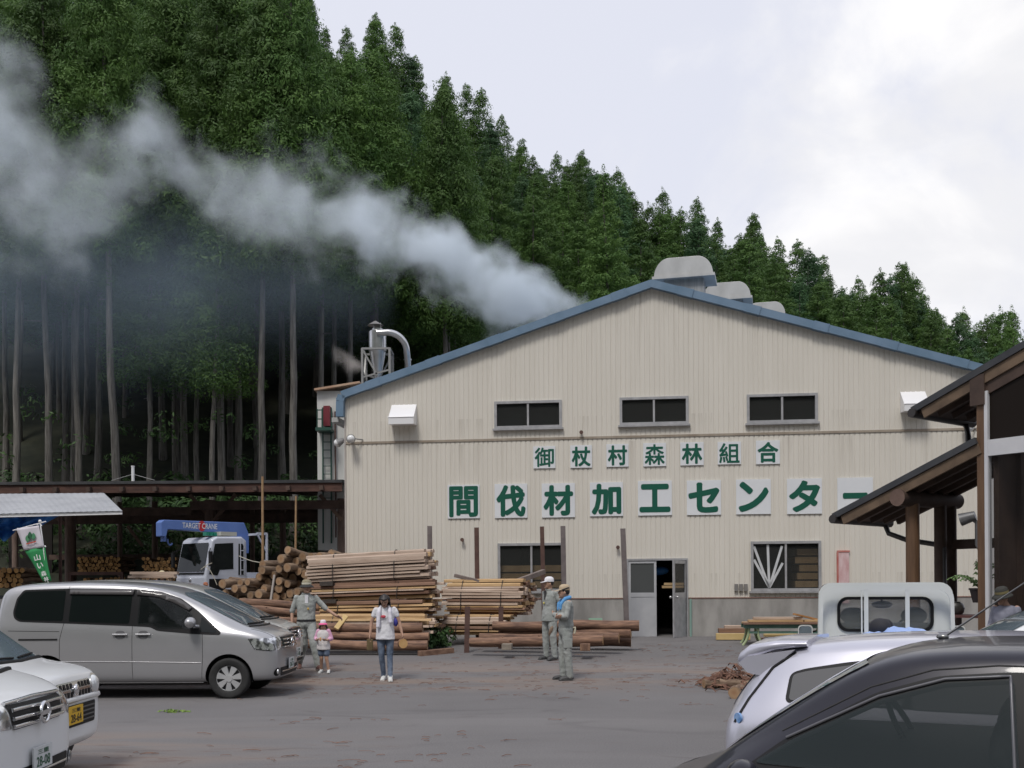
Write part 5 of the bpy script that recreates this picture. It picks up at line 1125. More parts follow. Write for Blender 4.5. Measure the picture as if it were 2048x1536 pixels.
for j in range(nv+1):
    for i in range(nu+1): vs.append((lerp(-0.62, 0.3, i/nu), lerp(-1.5, -0.22, j/nv), 0.40*math.sin(PI*clamp(i/nu*0.8+0.1))**0.4*math.sin(PI*clamp(j/nv*0.8+0.1))**0.4+0.035*math.sin(i*1.3+j*0.8)))
m.add(vs, [(j*(nu+1)+i, j*(nu+1)+i+1, (j+1)*(nu+1)+i+1, (j+1)*(nu+1)+i) for j in range(nv) for i in range(nu)], 0, True)
o = m.build('cargo_sheet', mat('pale_blue_sheet', (0.25, 0.36, 0.66), (0.38, 0.5, 0.78), scale=3, rough=0.6, bump=0.4), None, (XT, YT, zt0+0.86)); tag(o, 'pale blue sheet over the load in the small white pickup', 'sheet')
m = MB(); m.ell((0, 0, 0), (0.11, 0.14, 0.10), 12, 8); m.ell((0.07, 0.02, 0.02), (0.07, 0.09, 0.07), 10, 6); o = m.build('black_bag', mat('black_cloth', (0.02, 0.02, 0.025), rough=0.8), None, (XT-0.30, YT-0.7, zt0+1.27)); tag(o, 'small black bag on the load of the white pickup', 'bag')

# ---------------------------------------------------------------- crane lorry under the shed
XL, YL = P(432, 1160, 31.5).x, 31.6
t = thing('crane_truck', 'pale blue-white lorry with a folded blue crane arm under the shed', 'crane truck', (XL-0.1, YL, gz(XL, YL)+0.05), R(229)); t.scale = (0.78, 0.78, 0.97)
cabp = paint('lorry_white', (0.55, 0.58, 0.66), 0.1, 0.4); crb = mat('crane_blue', (0.1, 0.18, 0.46), (0.13, 0.22, 0.52), scale=1.5, rough=0.45)
SCL = 0.86
class TB(MB): pass
def tb(name, mats, par, *parts, bev=0):
    m = MB()
    for p in parts: m.prism([(a, b) for a, b in p[0]], p[1], p[2])
    o = m.build(name, mats, par); 
    if bev: bevel(o, bev, 3)
    return o
# local x forward, y left; nose at x = 1.0, cab from -0.9 to 1.0
cab_p = [(-0.85, 0.62), (1.0, 0.55), (1.02, 1.2), (0.98, 1.42), (0.72, 2.36), (0.5, 2.46), (-0.6, 2.48), (-0.82, 2.36)]
cb = tb('cab', cabp, t, (cab_p, -1.02, 1.02), bev=0.07)
for s in (-1, 1):
    y0, y1 = (s*1.021, s*1.028); a, b = min(y0, y1), max(y0, y1)
    tb('door_window', cglass, t, ([(-0.18, 1.45), (0.38, 1.42), (0.78, 1.45), (0.58, 2.22), (-0.2, 2.26)], a, b)) if 0 else None
    o = tb('door_window', cglass, t, ([(-0.2, 1.48), (0.4, 1.45), (0.5, 1.28), (0.86, 1.32), (0.6, 2.24), (-0.2, 2.28)], a, b))
    tb('rear_side_window', cglass, t, ([(-0.72, 1.3), (-0.42, 1.3), (-0.44, 2.26), (-0.62, 2.26), (-0.72, 2.1)], a, b))
    tb('black_panel', trimb, t, ([(0.2, 0.72), (0.86, 0.78), (0.86, 1.18), (0.1, 1.18)], a, b))
    tb('wheel_arch', trimb, t, ([(-0.55+0.56*math.cos(k*PI/12)+0.3, 0.60+0.5*math.sin(k*PI/12)*0.55) for k in range(13)], a, b))
    m = MB()
    for x in (-0.66, -0.5): m.bb((x-0.012, s*1.06-0.012, 1.3), (x+0.012, s*1.06+0.012, 2.4))
    for z in (1.45, 1.75, 2.05): m.bb((-0.66, s*1.06-0.01, z-0.012), (-0.5, s*1.06+0.01, z+0.012))
    m.build('ladder', cabp, t)
    m = MB(); m.cyl((-0.2, s*0.72, 0.44), (-0.2, s*1.0, 0.44), 0.44, n=28); m.cyl((-0.2, s*1.0, 0.44), (-0.2, s*1.01, 0.44), 0.22, n=20, mi=1); m.build('wheel', [tyre, alloy], t)
    m = MB(); m.cyl((-4.4, s*0.6, 0.44), (-4.4, s*1.0, 0.44), 0.44, n=28); m.build('wheel', tyre, t)
    m = MB(); m.bar((0.8, s*1.03, 2.1), (1.0, s*1.28, 2.0), 0.03, 0.03); m.bb((0.92, s*1.28-0.08, 1.55), (1.0, s*1.28+0.08, 2.0)); m.build('wing_mirror', trimb, t)
    m = MB(); m.bb((1.0, s*0.75-0.22, 0.72), (1.045, s*0.75+0.22, 0.9)); bevel(m.build('headlight', lampm, t), 0.02)
m = MB(); nrm = Vector((0.97, 0, 0.27)); m.add([(1.0, -0.92, 1.40), (1.0, 0.92, 1.40), (0.765, 0.88, 2.27), (0.765, -0.88, 2.27)], [(0, 1, 2, 3)]); m.v = [tuple(Vector(v)+nrm*0.012) for v in m.v]; m.build('windscreen', cglass, t, fix=False)
m = MB(); m.bb((0.99, -0.95, 0.68), (1.032, 0.95, 0.95)); m.build('grille', trimb, t)
m = MB(); m.bb((0.9, -1.04, 0.30), (1.09, 1.04, 0.66)); bevel(m.build('bumper', cabp, t), 0.03)
m = MB(); m.ell((1.03, 0.0, 1.15), (0.02, 0.09, 0.06), 12, 8); m.build('emblem', chrome, t)
m = MB(); m.bb((0.9, -0.9, 1.32), (1.035, 0.9, 1.37)); m.build('wiper_panel', trimb, t)
m = MB(); m.bb((-5.6, -0.45, 0.55), (-0.6, 0.45, 0.85)); m.build('chassis', trimb, t)
m = MB(); m.bb((-5.6, -1.05, 0.95), (-1.6, 1.05, 1.05)); m.bb((-5.6, -1.05, 1.05), (-1.7, -1.0, 1.4)); m.bb((-5.6, 1.0, 1.05), (-1.7, 1.05, 1.4)); m.build('load_bed', cabp, t)
m = MB(); m.bb((-1.5, -0.95, 0.6), (-1.0, 0.95, 1.15)); m.cyl((-1.25, 0, 1.1), (-1.25, 0, 2.2), 0.2, n=16); m.bb((-1.45, -0.24, 2.0), (-1.0, 0.24, 2.55)); m.build('crane_column', crb, t)
m = MB(); m.bb((-1.5, -0.95, 1.15), (-1.05, -0.5, 1.7)); m.build('control_block', mat('machine_blue', (0.02, 0.03, 0.1), (0.05, 0.06, 0.14), scale=4, rough=0.5), t)
m = MB(); m.prism([(-1.5, 2.6), (-1.28, 2.96), (2.2, 2.94), (2.32, 2.86), (2.32, 2.45), (2.12, 2.43), (2.05, 2.66), (-0.55, 2.62), (-0.8, 2.3), (-1.2, 2.3)], -0.19, 0.19); arm = bevel(m.build('crane_arm', crb, t), 0.02)
m = MB(); m.bb((2.05, -0.07, 2.3), (2.2, 0.07, 2.5)); m.tube([(1.95, 0, 2.38)]+[(1.85+0.1*math.cos(k*PI/6), 0, 2.3+0.1*math.sin(-k*PI/6)) for k in range(6)], 0.03, 6); m.build('hook_block', crb, t)
for s in (1,):
    y = s*0.196
    put_text('crane_lettering', 'TARGET CRANE', mat('white_lettering', (0.75, 0.76, 0.78), rough=0.5), arm, (0.7, y, 2.80), 1.5, 0.17, 0.01, rot=(0, 0, PI))
    m = MB(); m.cyl((0.62, y-0.004, 2.80), (0.62, y-0.001, 2.80), 0.16, n=24); m.build('red_target', mat('red_target', (0.5, 0.03, 0.04), rough=0.5), arm)
m = MB(); m.bb((-0.35, -0.6, 2.5), (0.3, -0.3, 2.62)) if 0 else m.bb((-0.45, 0.45, 2.5), (0.25, 0.9, 2.62)); m.build('roof_lamp_box', mat('lamp_box', (0.45, 0.45, 0.4), rough=0.5), t)
for k in range(3): m = MB(); m.bb((0.33+0.16*k, 0.5, 2.49), (0.46+0.16*k, 0.75, 2.60)); m.build('marker_lamp', mat('green_lamp', (0.02, 0.22, 0.15), rough=0.3), t)
m = MB()
for y in (-1.0, 1.0): m.bar((-1.75, y, 1.0), (-1.75, y, 2.6), 0.07, 0.07)
m.bar((-1.75, -1.0, 2.6), (-1.75, 1.0, 2.6), 0.07, 0.07); m.bar((-1.75, 1.0, 2.6), (-1.3, 1.0, 2.6), 0.06, 0.06); m.bar((-1.75, 1.0, 2.0), (-1.3, 1.0, 2.6), 0.05, 0.05)
for z in (1.25, 1.5, 1.75): m.bar((-1.75, 1.0, z), (-1.6, 1.06, z), 0.04, 0.04)
m.build('headboard', cabp, t)
# ================================================================ TIMBER HOUSE ON THE RIGHT
GA = math.atan2(-0.82, 0.57)
HQ = Vector((7.09, 15.83, 0.0))
hs = thing('timber_house', 'dark timber house with two sloping eaves and log posts at the right edge', 'house', HQ, GA)
beam_b = mat('brown_post', (0.1, 0.053, 0.027), (0.16, 0.088, 0.045), scale=2.2, rough=0.6, stretch=(5, 5, 0.5))
beam_d = mat('stained_timber', (0.045, 0.027, 0.02), (0.08, 0.05, 0.036), scale=2.2, rough=0.7, stretch=(1, 1, 1))
board_b = mat('barge_board', (0.09, 0.06, 0.038), (0.17, 0.115, 0.072), scale=2.5, rough=0.75)
roofm = mat('charcoal_roof', (0.03, 0.032, 0.036), (0.05, 0.052, 0.056), scale=2, rough=0.5)
def eave_roof(a0, a1, z0, sl, b0, b1, nm):
    z1 = z0+sl*(a1-a0); m = MB(); n = Vector((-sl, 0, 1)).normalized()
    def slab(mb, t0, t1, bb0, bb1, aa0=a0, aa1=a1):
        q = [Vector((aa0, bb0, z0+sl*(aa0-a0))), Vector((aa1, bb0, z0+sl*(aa1-a0))), Vector((aa1, bb1, z0+sl*(aa1-a0))), Vector((aa0, bb1, z0+sl*(aa0-a0)))]
        lo = [p+n*t0 for p in q]; hi = [p+n*t1 for p in q]; mb.add(lo+hi, [(3, 2, 1, 0), (4, 5, 6, 7), (0, 1, 5, 4), (1, 2, 6, 5), (2, 3, 7, 6), (3, 0, 4, 7)])
    slab(m, 0, 0.10, b0-0.03, b1+0.03, a0-0.05, a1); o = m.build('roof', roofm, hs)
    m = MB(); slab(m, -0.16, -0.004, b0, b0+0.05, a0+0.08); m.build('barge_board', board_b, o)
    m = MB(); slab(m, -0.05, -0.004, b0+0.055, b1); m.build('soffit', beam_d, o)
    for k in range(4): m = MB(); b = lerp(b0+0.3, b1-0.1, k/3); slab(m, -0.15, -0.05, b, b+0.08, a0+0.15); m.build('rafter', beam_d, o)
    m = MB(); m.tube([(a0-0.05, b0-0.06, z0-0.02), (a0-0.05, b1+0.06, z0-0.05)], 0.075, 10); m.build('gutter', mat('dark_gutter', (0.03, 0.026, 0.024), rough=0.45), o)
    return o
SLP = 0.38
up_ = eave_roof(-1.1, 4.2, 4.45, SLP, 0.0, 1.6, 'upper'); m = MB(); m.bar((0.0, 2.75, 4.92), (4.2, 2.75, 4.92+4.2*SLP), 2.2, 0.1); m.build('rear_roof', roofm, hs); lo_ = eave_roof(-2.65, -0.06, 2.84, SLP, 0.0, 1.5, 'lower')
gm_ = MATS['dark_gutter']
m = MB(); m.tube([(-1.15, 1.45, 4.40), (-1.05, 1.35, 4.2), (-0.95, 1.2, 4.12), (-0.95, 1.2, 3.62)], 0.045, 8); m.build('downpipe', gm_, hs)
m = MB(); m.tube([(-2.7, 1.4, 2.78), (-2.62, 1.4, 2.6), (-2.2, 1.3, 2.47), (-1.5, 1.15, 2.36), (-1.35, 1.1, 2.3), (-1.35, 1.1, 0.1)], 0.045, 8); m.build('downpipe', gm_, hs)
m = MB(); m.bb((-0.085, 0.02, 0), (0.035, 0.14, 4.82)); m.build('post', beam_b, hs)
m = MB(); m.bb((-0.17, -0.02, 4.40), (0.06, 0.18, 4.86)); m.bar((-0.1, 0.1, 4.62), (4.0, 0.1, 6.17), 0.14, 0.26); m.build('beam', beam_d, hs)
for b, r_, mm in ((0.35, 0.115, beam_b), (1.12, 0.105, beam_d), (1.42, 0.1, beam_d)):
    m = MB(); m.cyl((-1.42, b, -0.1), (-1.42, b, 3.02), r_, r_*0.95, 16); m.build('post', mm, hs)
m = MB(); m.cyl((-1.42, -0.06, 3.1), (-1.42, 1.62, 3.1), 0.14, 0.13, 20, mc=1); m.build('log_purlin', [beam_d, mat('log_end', (0.12, 0.075, 0.06), (0.17, 0.11, 0.085), scale=8, rough=0.8)], hs)
m = MB(); m.bb((-1.4, 1.36, 2.28), (0.6, 1.48, 2.44)); m.build('rail', beam_d, hs)
wf = mat('white_window_frame', (0.55, 0.55, 0.57), (0.62, 0.62, 0.63), scale=2, rough=0.5)
m = MB(); m.bb((0.045, 0.0, 0), (0.1, 0.1, 4.6)); m.bb((0.1, 0.01, 3.62), (4.0, 0.09, 3.86)); m.build('window_frame', wf, hs)
m = MB(); m.bb((0.1, 0.045, 0.2), (4.0, 0.055, 3.62)); m.build('pane', mat('house_glass', (0.015, 0.013, 0.012), rough=0.03, alpha=0.2, spec=0.12), hs)
m = MB(); m.prism([(0.1, 3.86), (4.0, 3.86), (4.0, 6.1), (0.1, 4.66)], 0.06, 0.075); m.build('gable_glass', mat('gable_glass', (0.018, 0.014, 0.012), rough=0.3, spec=0.05), hs)
m = MB(); m.bb((0.15, 0.1, -0.1), (4, 3.5, 0.05)); m.bb((0.15, 3.4, 0), (4, 3.5, 4.5)); m.bb((0.12, 0.12, 0), (0.2, 3.4, 4.5)); m.bb((0.2, 0.6, 0), (0.28, 0.7, 4.4)); m.bb((0.2, 1.5, 0), (0.28, 1.6, 4.4)); m.bb((0.2, 2.4, 0), (0.28, 2.5, 4.4)); m.build('interior', beam_d, hs)
m = MB(); m.bb((0.1, -0.01, 0), (4.0, 0.09, 0.2)); m.build('sill', beam_d, hs)
p = (-0.22, 0.3, 2.75); m = MB(); m.tube([(-0.06, 0.1, 2.2), (-0.12, 0.1, 2.3), (-0.12, 0.1, 2.62)], 0.05, 8); m.tube([(-0.1, 0.1, 2.6), (-0.2, 0.06, 2.7)], 0.03, 6); m.cyl((-0.14, 0.06, 2.74), (-0.34, -0.02, 2.68), 0.07, 0.1, 14); m.build('spot_light', mat('grey_lamp', (0.13, 0.13, 0.13), (0.2, 0.2, 0.2), scale=5, rough=0.4, metal=0.4), hs)

# plant pots and stand in the porch
def hw(a, b, z=0): return Vector((HQ.x+a*math.cos(GA)-b*math.sin(GA), HQ.y+a*math.sin(GA)+b*math.cos(GA), z))
fern = mat('fern_leaf', (0.1, 0.19, 0.06), (0.2, 0.31, 0.12), scale=5, rough=0.6)
q = hw(-0.5, 0.75); t = thing('potted_plant', 'leafy pale green plant in a dark pot in the timber porch', 'plant', (q.x, q.y, 1.42))
m = MB(); m.cyl((0, 0, -0.02), (0, 0, 0.2), 0.1, 0.15, 16); m.cyl((0, 0, 0.18), (0, 0, 0.21), 0.16, n=16); m.build('pot', mat('dark_pot', (0.05, 0.04, 0.04), rough=0.7), t)
m = MB(); r4 = random.Random(4)
for k in range(16):
    a = k*2.4; L = r4.uniform(0.3, 0.5); h = r4.uniform(0.15, 0.48); pts = [Vector((math.cos(a)*L*s, math.sin(a)*L*s, 0.2+h*math.sin(s*2.3))) for s in (0, .25, .5, .75, 1)]
    m.tube(pts, 0.006, 4)
    for i in range(1, 5):
        for s in (-1, 1):
            for f in (0.0, 0.5):
                c = pts[i-1].lerp(pts[i], 0.5+f); d = (pts[i]-pts[i-1]).normalized(); sd_ = Vector((-d.y, d.x, 0)).normalized()*s; w_ = 0.1*(1.1-i/5)
                m.add([c-d*0.018, c+sd_*w_*0.6-d*0.012+Vector((0, 0, 0.01)), c+sd_*w_+Vector((0, 0, -0.02)), c+sd_*w_*0.5+d*0.03], [(0, 1, 2, 3)])
m.build('fronds', fern, t, fix=False)
q = hw(-0.55, 0.8); t = thing('plant_stand', 'dark wooden stand under the plant in the timber porch', 'stand', (q.x, q.y, gz(q.x, q.y)), GA)
m = MB(); m.bb((-0.55, -0.3, 1.16), (0.5, 0.3, 1.2)); m.build('top', mat('dark_red_shelf', (0.09, 0.03, 0.03), (0.13, 0.06, 0.05), scale=3, rough=0.7), t)
for x in (-0.5, 0.45):
    for y in (-0.26, 0.26): m = MB(); m.bb((x-0.03, y-0.03, 0), (x+0.03, y+0.03, 1.16)); m.build('leg', beam_d, t)
m = MB(); m.bb((-0.5, -0.24, 0.5), (0.45, 0.24, 0.54)); m.build('shelf', beam_d, t)
for x, r_, z_, lab in ((-0.42, 0.16, 1.2-0.02, 'squat dark clay pot at the left end of the porch stand'), (0.15, 0.24, 0.54, 'big rounded dark jar on the lower shelf of the porch stand')):
    q2 = hw(-0.55+x, 0.8); m = MB(); pr = [(0.6, 0), (0.9, 0.3), (1, 0.7), (0.85, 1.1), (0.6, 1.25), (0.65, 1.3)]
    rings = [[Vector((r_*a*math.cos(2*PI*i/18), r_*a*math.sin(2*PI*i/18), r_*h*1.1)) for i in range(18)] for a, h in pr]; m.loft(rings); o = m.build('clay_pot', mat('glazed_clay', (0.05, 0.05, 0.047), (0.09, 0.085, 0.08), scale=4, rough=0.4), None, (q2.x, q2.y, gz(q.x, q.y)+z_)); tag(o, lab, 'pot', 'pots in the porch')

# ================================================================ TIMBER IN THE YARD
rT = random.Random(21)
log_bark = mat('log_bark', (0.1, 0.062, 0.04), (0.28, 0.2, 0.135), scale=3.0, rough=0.85, stretch=(5, 5, 1), bump=0.4, objrand=0.22, detail=7)
red_bark = mat('red_bark', (0.1, 0.055, 0.04), (0.31, 0.18, 0.115), scale=3.2, rough=0.85, stretch=(5, 5, 0.8), bump=0.4, objrand=0.2, c3=(0.5, 0.34, 0.19), detail=7)
def ring_mat(name, c1, c2, c3):
    if name in MATS: return MATS[name]
    m = bpy.data.materials.new(name); m.use_nodes = True; MATS[name] = m; t = m.node_tree; p = t.nodes['Principled BSDF']; p.inputs['Roughness'].default_value = 0.85
    tx = t.nodes.new('ShaderNodeTexCoord'); mp = t.nodes.new('ShaderNodeMapping'); mp.inputs['Scale'].default_value = (1, 1, 0); t.links.new(tx.outputs['Object'], mp.inputs[0])
    ln = t.nodes.new('ShaderNodeVectorMath'); ln.operation = 'LENGTH'; t.links.new(mp.outputs[0], ln.inputs[0])
    wv = t.nodes.new('ShaderNodeMath'); wv.operation = 'MULTIPLY'; wv.inputs[1].default_value = 8.5; t.links.new(ln.outputs['Value'], wv.inputs[0])
    nz = t.nodes.new('ShaderNodeTexNoise'); nz.inputs['Scale'].default_value = 9; t.links.new(tx.outputs['Object'], nz.inputs[0])
    ad = t.nodes.new('ShaderNodeMath'); ad.operation = 'ADD'; t.links.new(wv.outputs[0], ad.inputs[0])
    m2 = t.nodes.new('ShaderNodeMath'); m2.operation = 'MULTIPLY_ADD'; m2.inputs[1].default_value = 0.5; m2.inputs[2].default_value = -0.25; t.links.new(nz.outputs['Fac'], m2.inputs[0]); t.links.new(m2.outputs[0], ad.inputs[1])
    r = t.nodes.new('ShaderNodeValToRGB'); e = r.color_ramp.elements; e[0].position = 0.15; e[0].color = (*c1, 1); e[1].position = 0.95; e[1].color = (*c3, 1); q = e.new(0.55); q.color = (*c2, 1); t.links.new(ad.outputs[0], r.inputs[0])
    oi = t.nodes.new('ShaderNodeObjectInfo'); mr = t.nodes.new('ShaderNodeMapRange'); mr.inputs[3].default_value = 0.65; mr.inputs[4].default_value = 1.15; t.links.new(oi.outputs['Random'], mr.inputs[0])
    h = t.nodes.new('ShaderNodeHueSaturation'); t.links.new(r.outputs[0], h.inputs['Color']); t.links.new(mr.outputs[0], h.inputs['Value']); t.links.new(h.outputs[0], p.inputs['Base Color']); return m
cut_end = ring_mat('cut_end', (0.3, 0.17, 0.09), (0.36, 0.23, 0.13), (0.22, 0.15, 0.1))
cut_fresh = ring_mat('fresh_cut_end', (0.5, 0.27, 0.1), (0.6, 0.36, 0.15), (0.45, 0.28, 0.14))
def log_mesh(r, L, seed, bk, ce, n=14):
    rr = random.Random(seed); m = MB(); rings = []; jit = [rr.uniform(0.93, 1.07) for _ in range(n)]
    for k in range(7):
        z = L*k/6; c = Vector((0.015*math.sin(k*1.3+seed), 0.015*math.cos(k*1.7+seed), z)); rad = r*(1-0.12*k/6)
        rings.append([c+Vector((rad*jit[i]*math.cos(2*PI*i/n), rad*jit[i]*math.sin(2*PI*i/n), 0)) for i in range(n)])
    vs = [q for rg in rings for q in rg]; m.add(vs, [(k*n+i, k*n+(i+1) % n, (k+1)*n+(i+1) % n, (k+1)*n+i) for k in range(6) for i in range(n)], 0, True)
    for rg, rv in ((rings[0], True), (rings[-1], False)): f = tuple(range(n)); m.add(rg, [f[::-1] if rv else f], 1)
    for _ in range(4):   # knot stubs
        z, a = rr.uniform(0.2, L-0.2), rr.uniform(0, 6.28); d = Vector((math.cos(a), math.sin(a), 0)); m.cyl(d*r*0.85+Vector((0, 0, z)), d*r*1.06+Vector((0, 0, z+0.03)), r*0.16, r*0.1, 6)
    return m.mesh('log', [bk, ce], fix=False)
def orient(o, d, roll=0.0):
    q = Vector(d).normalized().to_track_quat('Z', 'Y'); o.rotation_mode = 'QUATERNION'; o.rotation_quaternion = q @ Matrix.Rotation(roll, 3, 'Z').to_quaternion()
LOGS = [log_mesh(0.105, 3.0, i, log_bark, cut_end) for i in range(5)]
heap = [(576, 1100, 8), (562, 1117, 9), (525, 1128, 8), (524, 1141, 9), (557, 1137, 8), (574, 1134, 9), (591, 1122, 8), (605, 1113, 9), (622, 1114, 9), (600, 1131, 8), (570, 1149, 8), (545, 1151, 8), (585, 1155, 9), (597, 1143, 8), (608, 1148, 9), (596, 1168, 8), (519, 1153, 8), (535, 1164, 8), (512, 1170, 8), (495, 1165, 7), (480, 1165, 7), (462, 1163, 8), (444, 1167, 9), (470, 1177, 8), (488, 1179, 8), (501, 1191, 8), (517, 1189, 9), (531, 1192, 7), (528, 1178, 8), (558, 1178, 9), (551, 1193, 9), (579, 1187, 9), (575, 1204, 8), (588, 1203, 8), (452, 1187, 9), (488, 1203, 8), (524, 1205, 9), (557, 1163, 8), (574, 1168, 8), (662, 1109, 9), (614, 1164, 8), (469, 1194, 8), (507, 1205, 8), (543, 1174, 7), (567, 1193, 7), (594, 1184, 8), (541, 1208, 8), (558, 1209, 8), (454, 1203, 8), (604, 1196, 8), (639, 1112, 8), (612, 1180, 8)]
for v in (1219, 1234, 1249, 1262):
    for u in range(450, 606, 18): heap.append((u+rT.uniform(-4, 4), v, 8))
ax = Vector((0.40, 0.9, 0.0)).normalized()
for i, (u, v, r) in enumerate(heap):
    d = 25.3+rT.uniform(-0.12, 0.35)
    if v > 1215: d = 25.6
    p = P(u, v, d); 
    if p.z < gz(p.x, p.y)+0.09: continue
    o = bpy.data.objects.new('log', LOGS[i % 5]); COL.objects.link(o); o.location = p; sc = r/F*d/0.105*1.02; o.scale = (sc, sc, rT.uniform(0.8, 1.05))
    orient(o, ax+Vector((rT.uniform(-.05, .05), 0, rT.uniform(-.03, .03)-(0.16 if v < 1112 else 0))), rT.uniform(0, 6.28))
    top_row = v < 1112
    tag(o, 'weathered log on top of the heap of round logs' if top_row else 'weathered round log in the heap, its sawn end facing the yard', 'log', 'round logs heaped beside the factory')
# peeled white stake leaning on the heap
a, b = P(540, 1212, 24.9), P(549, 1150, 25.0); m = MB(); m.bar((0, 0, 0), b-a+Vector((0, 0, 0)), 0.085, 0.04, upv=(0, 1, 0)); a2 = a-(b-a)*0.6
m = MB(); m.bar(a2-a, b-a, 0.04, 0.085, upv=(0, 1, 0)); o = m.build('stake', mat('grey_white_board', (0.38, 0.34, 0.31), (0.48, 0.44, 0.4), scale=3, rough=0.8), None, a); tag(o, 'pale upright board leaning on the heap of round logs', 'board')
# long logs lying along the yard (left pile)
def long_log(u0, v0, u1, v1, d0, d1, rpx, lab, bk=red_bark, ce=cut_end, grp='long logs lying on the ground'):
    a, b = P(u0, v0, d0), P(u1, v1, d1); L = (b-a).length; me = log_mesh(rpx/F*(d0+d1)/2, L, int(u0*7+v0) % 97, bk, ce)
    o = bpy.data.objects.new('log', me); COL.objects.link(o); o.location = a; orient(o, b-a, rT.uniform(0, 6)); tag(o, lab, 'log', grp); return o
long_log(855, 1292, 560, 1288, 22.55, 22.75, 10, 'lowest long reddish log lying at the front of the left timber pile')
long_log(858, 1274, 600, 1271, 22.75, 22.9, 8.5, 'long brown log lying on the lowest log of the left pile')
long_log(845, 1256, 590, 1256, 22.8, 23.0, 9.5, 'thick dark red log lying under the pink boards of the left pile')
long_log(480, 1203, 640, 1214, 24.3, 23.9, 8.5, 'dark red log in front of the round log heap, topmost of three')
long_log(500, 1218, 640, 1230, 24.1, 23.7, 8, 'brown log in front of the round log heap, middle of three')
long_log(505, 1236, 640, 1248, 23.7, 23.4, 9, 'peeling log in front of the round log heap, lowest of three', ce=cut_fresh)
long_log(535, 1253, 640, 1262, 23.4, 23.1, 9, 'thick log low beside the silver cars, under three thinner ones')
# slab bundles
slab_pink = mat('weathered_slab', (0.34, 0.245, 0.185), (0.57, 0.45, 0.36), scale=2.0, rough=0.8, stretch=(0.5, 6, 6), objrand=0.1, detail=7)
slab_yel = mat('fresh_slab', (0.33, 0.2, 0.095), (0.55, 0.38, 0.2), scale=2.0, rough=0.8, stretch=(0.5, 6, 6), objrand=0.12, detail=7)
slab_brk = mat('bark_slab', (0.14, 0.075, 0.05), (0.25, 0.15, 0.1), scale=2.0, rough=0.85, stretch=(0.5, 6, 6), objrand=0.12, detail=7)
strap_m = mat('black_strap', (0.02, 0.02, 0.02), rough=0.6)
def bundle(loc, rz, L, W, H, lab, seed, weights=(3, 3, 1), tilt=0.0, ragged=0.12, name='slab_bundle', cat='slab bundle', th=(0.045, 0.095), straps=(-0.28, 0.25)):
    """bound slabs: irregular boards along local x, front at -y"""
    rr = random.Random(seed); t = thing(name, lab, cat, loc, rz, 'bound bundles of slabs'); t.rotation_euler = (0, tilt, rz); m = MB(); z = 0.0
    while z < H:
        h = rr.uniform(*th); w_ = rr.uniform(0.09, 0.19); y = -W/2+rr.uniform(-0.03, 0.03); half = W/2*math.sqrt(max(0.15, 1-(2*z/H-1)**4*0.45)); y = -half+rr.uniform(-.02, .02)
        while y < half-0.04:
            w_ = rr.uniform(0.11, 0.27); x0 = -L/2+rr.uniform(-ragged, ragged); x1 = L/2+rr.uniform(-ragged, ragged*1.4); dz = rr.uniform(-0.008, 0.008); hh = h*rr.uniform(0.7, 1.15)
            mi = rr.choices((0, 1, 2), weights)[0]; sk_ = rr.uniform(-.012, .012); yy = [y, min(half+0.05, y+w_)]
            prof = [(yy[0], z+dz), (yy[1], z+dz), (yy[1]-0.008, z+dz+hh*0.75), (lerp(*yy, 0.7), z+dz+hh), (lerp(*yy, 0.25), z+dz+hh), (yy[0]+0.008, z+dz+hh*0.7)]
            n = len(prof); R0 = [Vector((x0, a, b)) for a, b in prof]; R1 = [Vector((lerp(x0, x1, 0.5), a+sk_, b+sk_*0.6)) for a, b in prof]; R2 = [Vector((x1, a+rr.uniform(-.01, .01), b+sk_*0.4)) for a, b in prof]
            m.loft([R0, R1, R2], True, mi, False); y += w_+rr.uniform(0.002, 0.02)
        z += h*0.95
    m.build('slabs', [slab_pink, slab_yel, slab_brk], t)
    for f in straps:
        q = MB(); x = f*L; pts = [(x, -W/2-0.02, 0.02), (x+0.02, -W/2-0.03, H*0.6), (x+0.03, -W/2*0.85, H+0.02), (x+0.03, 0, H+0.05), (x, W/2*0.85, H+0.02), (x, W/2+0.03, H*0.5), (x, W/2+0.02, 0.02), (x, 0, -0.012), (x, -W/2-0.02, 0.02)]
        q.tube(pts, 0.009, 5); q.ell((x+0.03, -W/2*0.6, H+0.045), (0.035, 0.02, 0.02), 8, 5); q.build('strap', strap_m, t)
    return t
RB = R(-12)
bundle(P(742, 1163, 24.0), RB, 2.75, 0.8, 0.62, 'pale pinkish bundle of slabs topmost on the tall left stack', 1, (6, 1, 0.6), tilt=R(-2.6), ragged=0.1)
bundle(P(745, 1199, 24.0), RB, 2.85, 0.8, 0.36, 'bundle of slabs second from the top of the tall left stack', 2, (3, 3, 2), tilt=R(-1.6), ragged=0.14)
bundle(P(750, 1229, 24.0), RB, 2.7, 0.8, 0.32, 'yellowish bundle of slabs third from the top of the tall left stack', 3, (1.5, 4.5, 2), tilt=R(-1.0), ragged=0.14)
bundle(P(735, 1266, 23.5), R(-9), 2.6, 0.7, 0.38, 'wide loose bundle of pink boards at the bottom of the left stack, ends ragged', 4, (5, 3, 0.4), ragged=0.22)
bundle(P(782, 1269, 24.6), RB, 2.2, 0.75, 0.42, 'bark covered bundle of slabs hidden low behind the left stack', 14, (1, 3, 2), ragged=0.2)
bundle(P(978, 1229, 24.9), R(-24), 1.95, 0.82, 0.78, 'thick bundle of bark edged slabs on the right stack, sawn ends showing', 5, (2, 2.4, 2.6), ragged=0.08)
bundle(P(955, 1269, 24.5), R(-16), 1.5, 0.7, 0.42, 'short yellow bundle of planks under the right stack', 6, (0.6, 6, 0.8), ragged=0.1)
